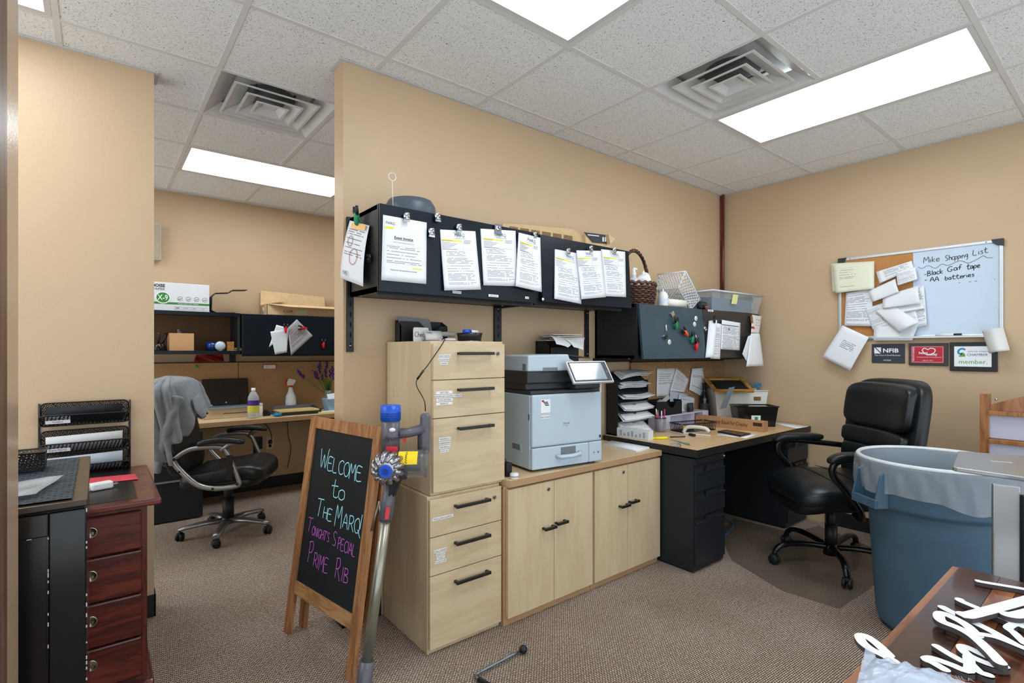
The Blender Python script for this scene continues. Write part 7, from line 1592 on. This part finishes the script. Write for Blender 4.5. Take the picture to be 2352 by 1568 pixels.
MB(MP).prism(el(.054, .05, 0), .0005, .0009).build('badge_ring', WI, cp); MB(MP).prism(el(.045, .042, 0), .0009, .0013).build('badge', GST, cp)
text('X-9', .062, MP @ Matrix.Translation((-.14, .088, 0)), WI, 'lettering', cp, 'CENTER', .0016, xs=.75, bold=.001)
text('BOISE', .034, MP @ Matrix.Translation((-.125, .195, 0)), INK, 'lettering', cp, 'RIGHT', .0008, bold=.001); text('PAPER', .028, MP @ Matrix.Translation((-.125, .168, 0)), GINK, 'lettering', cp, 'RIGHT', .0008, xs=1.1)
text('MULTIUSE COPY PAPER', .014, MP @ Matrix.Translation((.04, .058, 0)), WI, 'lettering', cp, 'CENTER', .0012)
for k in range(4):
    x = -.02+.06*k; mb = MB(); ribbon(mb, [(x+.018*math.cos(a*.5), .105+.018*math.sin(a*.5)) for a in range(13)], .0025, MP); ribbon(mb, [(x-.012, .098), (x+.012, .106)], .004, MP); mb.build('icon_print', GINK, cp)
for k in range(4): mb = MB(); x = -.06+.062*k; ribbon(mb, [(x, .012), (x+.055, .012), (x+.055, .036), (x, .036), (x, .012)], .0015, MP); ribbon(mb, [(x+.01, .026), (x+.035, .026)], .006 if k == 0 else .003, MP); mb.build('info_box_print', GINK, cp)
# bent metal organiser
bp_ = thing('metal_bracket', 'bent black metal shelf organizer beside the paper carton', 'bracket', (.80, 5.14, ZTP))
pth = [(568, 666), (535, 666), (528, 672), (496, 673), (487, 681), (486, 712), (497, 717.5), (540, 718)]
P0 = [onY(*p, 5.14) for p in pth]; zlo = min(p.z for p in P0)
mb = MB(); n = len(P0); vs = []
for dy in (0, .12):
    for p in P0: vs.append((p.x-.80, dy, p.z-zlo+.002))
mb._add(vs, [(i, i+1, n+i+1, n+i) for i in range(n-1)]); o = mb.build('bent_plate', BXM, bp_); so = o.modifiers.new('thickness', 'SOLIDIFY'); so.thickness = .004
MB().tube([(p.x-.80, 0, p.z-zlo+.002) for p in P0], .0025, 6).build('edge_bead', WIRE, bp_)
# open cardboard carton
oc = thing('open_carton', 'open cardboard carton with raised flaps on the far cabinet', 'box', (1.60, 5.13, ZTP))
x0c = onY(*f5(335, 300), 5.13).x-1.60; x1c = .42
for b_ in ((x0c, x1c, 0, .004, 0, .10), (x0c, x1c, .24, .244, 0, .10), (x0c, x0c+.004, 0, .244, 0, .10), (x1c-.004, x1c, 0, .244, 0, .10), (x0c, x1c, 0, .244, 0, .004)): MB().box(*b_).build('wall', KR2, oc)
def flap(pts, nm='flap'):
    mb = MB(); mb._add(pts, [(0, 1, 2, 3)]); o = mb.build(nm, KR2, oc); so = o.modifiers.new('thickness', 'SOLIDIFY'); so.thickness = .004
flap([(x0c, .244, .10), (x1c-.18, .244, .10), (x1c-.19, .26, .225), (x0c+.005, .26, .25)]); flap([(x0c+.0, 0, .10), (x1c, 0, .10), (x1c, -.075, .075), (x0c+.18, -.085, .075)]); flap([(x0c, 0, .10), (x0c, .244, .10), (x0c+.20, .24, .155), (x0c+.20, .05, .15)]); flap([(x1c, .0, .10), (x1c, .244, .10), (x1c-.06, .24, .26), (x1c-.1, .0, .25)])
MF_ = frame((0, -.0008, 0), (1, 0, 0), (0, 0, 1)); text('COM', .034, MF_ @ Matrix.Translation((x0c+.14, .028, 0)), KRD, 'lettering', oc, 'LEFT', .0004, xs=1.1); MB(MF_).box(x0c+.26, x0c+.36, .012, .06, 0, .0006).build('label', mat('label_pale_green', 'c9cfae', rough=.6), oc); MB(MF_).box(x0c+.49, x1c, .006, .06, 0, .0006).build('label', mat('label_buff', 'cbb894', rough=.6), oc)
MB(frame((x0c-.0008, .20, 0), (0, -1, 0), (0, 0, 1))).lathe([(.0005, .0004), (.03, .0004), (.03, 0)], 20, (.06, .05, 0)).build('sticker', LABW, oc)
# shelf things
k1 = thing('kraft_box', 'plain kraft box on the lower far shelf', 'box', tuple(onY(*f4(525, 1172), 5.13))); k1.location = (onY(*f4(525, 1172), 5.13).x, 5.13, ZS)
bevel(MB().box(-.09, .085, 0, .16, 0, .148).build('carton', mat('kraft_plain', 'cfa172', rough=.7, var=.03), k1), .002); MB().box(-.092, -.09, .0, .16, .0, .148).build('side_flap', KR, k1)
bulldog((onY(*f4(470, 800), 5.18).x, 5.18, ZS+.165), 'dark clip standing on the plain kraft box', s=1.2, m=STL)
for k, (x, lab) in enumerate(((130, 'black hand bell nearest the wall on the far shelf'), (235, 'black hand bell beside the kraft box'))):
    p = onY(*f4(x, 1165), 5.14); t = thing('hand_bell', lab, 'bell', (p.x-.012*k, 5.14+.07*k, ZS), 0, 'hand bells'); MB().lathe([(.036, 0), (.038, .004), (.030, .03), (.024, .055), (.008, .066)], 24).build('bell', GLP if k == 0 else BRB, t); MB().tube([(0, 0, .06), (.01*(1+2*k), 0, .12), (.03*k, 0, .15)], [.008, .007, .014], 8).build('handle', BRB, t)
p = onY(*f4(1015, 1165), 5.2); t = thing('blue_bowl', 'deep blue glazed bowl on the far shelf', 'bowl', (p.x, 5.22, ZS)); MB().lathe([(.0005, .004), (.035, .0), (.05, .03), (.048, .075), (.045, .075), (.046, .03), (.0005, .01)], 28).build('bowl', mat('blue_glaze', '123f86', rough=.15, coat=.5), t); MB().lathe([(.03, 0), (.036, 0), (.034, .004)], 24).build('foot', mat('blue_glaze', '123f86'), t)
p = onY(*f4(1155, 1180), 5.1); t = thing('glass_paperweight', 'round clear glass paperweight standing on the far shelf', 'paperweight', (p.x, 5.12, ZS)); MB().lathe([(.0005, -.012), (.03, -.011), (.042, 0), (.03, .011), (.0005, .012)], 28, (0, 0, .042), axis='Y').build('disc', mat('frosted_glass', 'c6d2e0', rough=.15, var=.25, vscale=90, bump=.6, bscale=120), t); MB().box(-.01, .01, -.008, .008, 0, .004).build('foot', FRO, t)
p = onY(*f4(1315, 1180), 5.12); t = thing('cork_jar', 'square glass jar of wine corks on the far shelf', 'jar', (p.x, 5.13, ZS)); MB().box(-.026, .026, -.02, .02, 0, .082).build('corks', mat('cork_bits', 'a8763a', rough=.8, var=.55, vscale=110, bump=1, bscale=90), t); MB().box(-.027, .027, -.021, .021, .0, .003).build('jar_base', FRO, t)
p = onY(*f4(1435, 1180), 5.12); t = thing('wood_block', 'small pale wooden block at the far shelf end', 'block', (p.x, 5.13, ZS)); bevel(MB().box(-.028, .03, -.02, .03, 0, .026).build('block', mat('pale_block', 'c9a48c', rough=.6, var=.2, vscale=50), t), .003); MB().box(-.028, .0, -.021, -.02, .008, .02).build('print', GINK, t)
t = thing('red_netting', 'red netting hanging under the far shelf', 'netting', (.78, 5.385, 1.245)); sheet('net', [(-.09, 0, .06), (.12, 0, .065), (.13, -.01, .0), (-.11, -.012, -.005)], mat('red_net', '8f1f1a', rough=.8, var=.3, vscale=60), parent=t, curl=lambda u, v: .01*math.sin(u*9+v*5)); MB().tube([(-.05, -.02, .06), (.0, -.02, .03), (.08, -.02, .0)], .003, 6).build('cord', WIRE, t)
YFT = YB-.034
for x, y, c_, lab in ((755, 1435, '2f9a4c', 'green push pin on the far tackboard'), (735, 1655, '1f5f9a', 'blue push pin on the far tackboard')):
    p = onY(*f4(x, y), YFT-.006); t = thing('push_pin', lab, 'push pin', tuple(p), 0, 'push pins'); MB().lathe([(.0005, -.010), (.010, -.010), (.010, -.006), (.005, -.004), (.006, .0), (.012, .004), (.012, .006), (.0005, .006)], 18, axis='Y').build('head', mat('pin_'+c_, c_, rough=.3), t); MB().cyl((0, .006, 0), (0, .0065, 0), .003).build('collar', STL, t)
p = onY(*f5(290, 985), YFT); t = thing('name_tag', 'white name tag with red edge pinned to the far tackboard', 'tag', (p.x, YFT, p.z)); MB().box(0, .115, -.004, 0, -.028, .018).build('red_backing', RDP, t); MB().box(.004, .111, -.005, -.004, -.024, .012).build('tag_face', LABW, t); text('151', .022, frame((.02, -.0055, -.015), (1, 0, 0), (0, 0, 1)), INK, 'lettering', t)
# papers on the far cabinet door
YFD = YFS-.013
fq = lambda pts, y: [tuple(onY(*f5(*p), y)) for p in pts]
sheet('pinned_envelope', fq([(440, 518), (575, 555), (560, 640), (355, 770)], YFD), PAPER, 'white envelope behind another on the far cabinet door', 'envelope', th=.001)
sheet('pinned_envelope', fq([(372, 595), (575, 560), (558, 828), (425, 852)], YFD-.004), mat('envelope_white', 'dbe3ea', rough=.8, var=.03), 'front white envelope on the far cabinet door', 'envelope', th=.001)
sheet('pinned_sheet', fq([(670, 455), (850, 640), (605, 865), (480, 690)], YFD-.002) if False else fq([(565, 555), (670, 455), (850, 640), (605, 865)], YFD-.002), printed('far_print', 20, .7, .1, .85, .15, .85, base='a8a6a8', ink='4a4a50'), 'grey typed sheet turned on its corner on the far cabinet door', 'paper', th=.001)
for x, y, tl, lab in ((540, 575, 0, 'red clip magnet on the envelopes'), (745, 555, 1.5, 'red clip magnet on the turned grey sheet'), (965, 745, 0, 'lone red clip magnet at the right of the far cabinet door')):
    clothespin(onY(*f5(x, y), YFD-.006 if x < 900 else YFD+.005), lab, 'c8141c', (0, -1, 0), (0, 0, 1), 1.3, tl)
# wall speaker
sp_ = thing('wall_speaker', 'beige wall speaker mostly hidden behind the left wall edge', 'speaker', (.36, YB, 2.12)); bevel(MB().box(-.10, .07, -.07, 0, 0, .315).build('cabinet', mat('speaker_beige', 'b7ab98', rough=.5), sp_), .012, 3); MB().box(-.085, .055, -.074, -.07, .015, .30, bev=.004).build('grille', mat('speaker_grille', 'a79a86', rough=.7, var=.1, vscale=200), sp_)
# desk things
ZD = .741
lb2 = thing('flat_box', 'beige flat box under the open laptop', 'box', (.925, 5.22, ZD)); bevel(MB().box(-.215, .21, -.06, .15, 0, .085).build('case', mat('beige_case', 'c7b394', rough=.5, var=.03), lb2), .004); MB().box(-.06, .17, -.0612, -.06, .04, .045).build('slot', KRD, lb2)
lp2 = thing('laptop', 'open dark laptop on the beige box', 'laptop', (.92, 5.225, ZD+.086)); MB().box(-.17, .175, -.09, .08, 0, .016, bev=.003).build('keyboard_base', mat('laptop_silver', '8f9aa5', rough=.35, metal=.4), lp2)
MLp = frame((-.19, .09, .012), (1, 0, 0), (0, .18, .98)); s_ = MB(MLp).box(0, .375, 0, .25, -.006, .0, bev=.002).build('lid', BXM, lp2); MB(MLp).box(.008, .367, .012, .243, .0, .0012).build('screen', mat('dark_screen', '14171b', rough=.15, spec=.6), s_); MB(MLp).lathe([(.0005, .0018), (.006, .0018), (.006, .001)], 16, (.1875, .03, 0)).build('logo', WI, s_)
for k in range(5): MB().box(-.16, .165, -.075+.026*k, -.055+.026*k, .016, .018).build('key_row', PG2, lp2)
p = onZ(578, 958, ZD); wbt = thing('water_bottle', 'clear plastic drink bottle with purple and yellow label on the far desk', 'bottle', (p.x, 5.03, ZD)); PET = mat('pet_plastic', 'd7dbe2', rough=.08, alpha=.45)
MB().lathe([(.0005, .006), (.03, .0), (.046, .008), (.048, .05), (.046, .06), (.048, .07), (.048, .16), (.044, .19), (.028, .225), (.016, .24), (.016, .255)], 28).build('body', PET, wbt); MB().lathe([(.018, .245), (.018, .268), (.0005, .268)], 20).build('cap', WP, wbt); MB().lathe([(.0486, .115), (.0486, .16)], 28).build('label', mat('label_purple', '4b2a8c', rough=.5), wbt); MB().lathe([(.0486, .055), (.0486, .114)], 28).build('label', mat('label_yellow', 'd6d04a', rough=.5), wbt)
sb = thing('spray_bottle', 'spray bottle with white and red trigger on the far desk', 'spray bottle', (1.47, 5.28, ZD)); MB().lathe([(.0005, 0), (.045, 0), (.048, .006), (.048, .13), (.044, .16), (.026, .20), (.02, .235), (.014, .25)], 24).build('bottle', FRO, sb); MB().lathe([(.0485, .03), (.0485, .115)], 24).build('label', mat('label_grey_print', 'd4d9de', rough=.5, var=.2, vscale=70), sb); MB().lathe([(.017, .245), (.017, .262), (.0005, .262)], 20).build('collar', VRD, sb)
mb = MB(); mb.prism([(-.03, .262), (.022, .262), (.045, .30), (.04, .318), (-.02, .33), (-.035, .30)], -.012, .012, 'XZ'); bevel(fixn(mb.build('spray_head', WP, sb)), .003); MB().tube([(-.032, 0, .315), (-.05, 0, .29), (-.055, 0, .255)], [.009, .008, .006], 8).build('trigger', VRD, sb); MB().cyl((-.035, 0, .322), (-.048, 0, .324), .008).build('nozzle', VRD, sb)
pcut = thing('paper_cutter', 'wooden paper cutter with grey ruler guard on the far desk', 'paper cutter', (1.49, 5.12, ZD)); bevel(MB().box(-.19, .19, -.10, .10, 0, .03).build('frame', PG, pcut), .004); MB().box(-.195, .17, -.10, .10, .03, .045, bev=.002).build('bed', mat('yellow_bed', 'd9bd7c', rough=.5, var=.05), pcut); MB().box(-.19, .19, .085, .12, .045, .075, bev=.004).build('ruler_guard', mat('guard_grey', '56606a', rough=.4), pcut); MB().tube([(.15, .11, .06), (.19, -.1, .04)], .008, 6).build('blade_arm', PG, pcut)
ms = thing('mouse', 'metallic blue computer mouse on the far desk', 'mouse', (1.285, 5.03, ZD)); superel(MB(), .035, .05, .018, .8, .8, 20, 12, M=Matrix.Translation((0, 0, .019))).build('shell', mat('mouse_blue', '1f8cc0', rough=.2, metal=.3), ms); MB().box(-.003, .003, -.04, -.015, .034, .038).build('wheel', BRB, ms)
t = thing('blue_notebook', 'dark blue notebook at the back of the far desk', 'notebook', (1.26, 5.28, ZD)); bevel(MB().box(-.09, .09, -.07, .07, 0, .015).build('cover', mat('cover_blue', '1d4a78', rough=.5), t), .003); MB().box(-.085, .088, -.068, .068, .003, .012).build('pages', PAPER, t)
t = thing('white_canister', 'white canister standing behind the drink bottle', 'canister', (1.15, 5.12, ZD)); MB().lathe([(.0005, 0), (.028, 0), (.03, .004), (.03, .12), (.0005, .122)], 20).build('body', WP, t); MB().lathe([(.031, .10), (.031, .118)], 20).build('lid', WP, t)
t = thing('tape_holder', 'small black tape holder beside the canister', 'tape dispenser', (1.215, 5.13, ZD)); MB().prism([(-.03, 0), (.03, 0), (.03, .02), (.01, .05), (-.015, .055), (-.03, .03)], -.015, .015, 'XZ').build('body', BRB, t); MB().lathe([(.008, -.009), (.018, -.009), (.018, .009), (.008, .009)], 18, (-.004, 0, .034), axis='Y').build('roll', FRO, t)
# lavender
lv = thing('lavender_pot', 'artificial lavender in a small glass vase on the far desk', 'plant', (1.83, 5.26, ZD)); MB().lathe([(.0005, 0), (.04, 0), (.042, .01), (.036, .12), (.044, .2), (.04, .2), (.033, .12), (.0005, .01)], 24).build('vase', mat('vase_glass', '8d9a8a', rough=.15, alpha=.6), lv)
random.seed(31); GL = mat('leaf_green', '5d7a34', rough=.6, var=.2); PU = mat('lavender_purple', '4b2c7d', rough=.7, var=.3, vscale=80)
for k in range(16):
    a = random.uniform(0, 2*PI); sp0 = random.uniform(.05, .19); hh = random.uniform(.30, .46); tip = Vector((sp0*math.cos(a)*1.2-.05, sp0*math.sin(a)*.6-.03, hh)); pts = [(0, 0, .15), tuple(tip*.5+Vector((0, 0, .06))), tuple(tip)]
    st2 = MB().tube([tuple(p) for p in smooth_pts(pts, 4)], .0022, 5).build('stem', GL, lv)
    mb = MB()
    for j in range(12): f = j/11; q = tip*(1)+Vector((tip.x*.25*f, tip.y*.25*f, .07*f-.02)); mb.ball((q.x+random.uniform(-.010, .010), q.y+random.uniform(-.010, .010), q.z), random.uniform(.006, .010), 4)
    mb.build('blossom', PU, lv)
for k in range(22):
    a = random.uniform(0, 2*PI); r_ = random.uniform(.05, .12); z = random.uniform(.24, .33); MB().tube([(0, 0, .16), (r_*.5*math.cos(a), r_*.5*math.sin(a), z-.02), (r_*math.cos(a), r_*math.sin(a), z)], [.003, .006, .001], 4, flat=.3).build('leaf', GL, lv)
bt2 = thing('blue_tub', 'pale blue plastic tub of packets at the right of the far desk', 'tub', (1.83, 5.10, ZD)); tapered(MB(), .07, .06, .095, .08, .13).build('shell', mat('pale_blue_plastic', '9fc4dc', rough=.3, alpha=.85), bt2); sheet('packet', [(-.06, .03, .17), (.05, .03, .18), (.05, -.02, .08), (-.06, -.02, .08)], PAPER, parent=bt2)
t = thing('yellow_notes', 'pad of pale yellow notes on the far desk', 'notes', (1.70, 5.00, ZD)); MB().box(-.05, .09, -.03, .05, 0, .012).build('pad', mat('pale_yellow', 'e8dc92', rough=.7), t); MB().box(-.02, .11, -.02, .045, .012, .016).build('top_sheet', PAPER, t)
t = thing('cord_tangle', 'small black cord bundle behind the paper cutter', 'cord', (1.69, 5.16, ZD)); MB().tube([(.03*math.cos(k*.7), .02*math.sin(k*.9), .02+.012*math.sin(k*1.1)) for k in range(24)], .004, 6).build('coil', WIRE, t); MB().box(-.01, .02, -.01, .01, 0, .02).build('plug', BRB, t)
# wall outlet and cords under the far desk
ot = thing('wall_outlet', 'ivory wall outlet with a plug under the far desk', 'outlet', tuple(onY(620, 1017, YB))); MB().box(-.036, .036, -.006, 0, -.057, .057, bev=.003).build('plate', mat('ivory_plate', 'cfc6b0', rough=.4), ot); MB().box(-.016, .016, -.02, -.006, -.005, .03).build('plug', BRB, ot); MB().box(-.012, .012, -.0065, -.006, -.04, -.012).build('socket', DARK, ot)
bx2 = thing('wall_plate', 'black cable plate beside the outlet', 'wall plate', tuple(onY(592, 1017, YB))); MB().box(-.042, .042, -.008, 0, -.06, .06, bev=.003).build('plate', BRB, bx2); MB().box(-.02, .02, -.012, -.008, -.02, .02).build('port', DARK, bx2)
for k, (pts, lab) in enumerate((([(600, 965), (618, 985), (624, 1005), (621, 1015)], 'black cord from the far desk to the outlet'), ([(660, 965), (662, 1000), (668, 1030), (660, 1075)], 'black cord hanging at the right under the far desk'))):
    P_ = [onY(*p, YB-.03) for p in pts]; t = thing('power_cable', lab, 'cable', tuple(P_[-1])); b0_ = Vector(P_[-1]); MB().tube([tuple(q-b0_) for q in smooth_pts([tuple(p) for p in P_], 6)], .0035, 6).build('wire', WIRE, t)
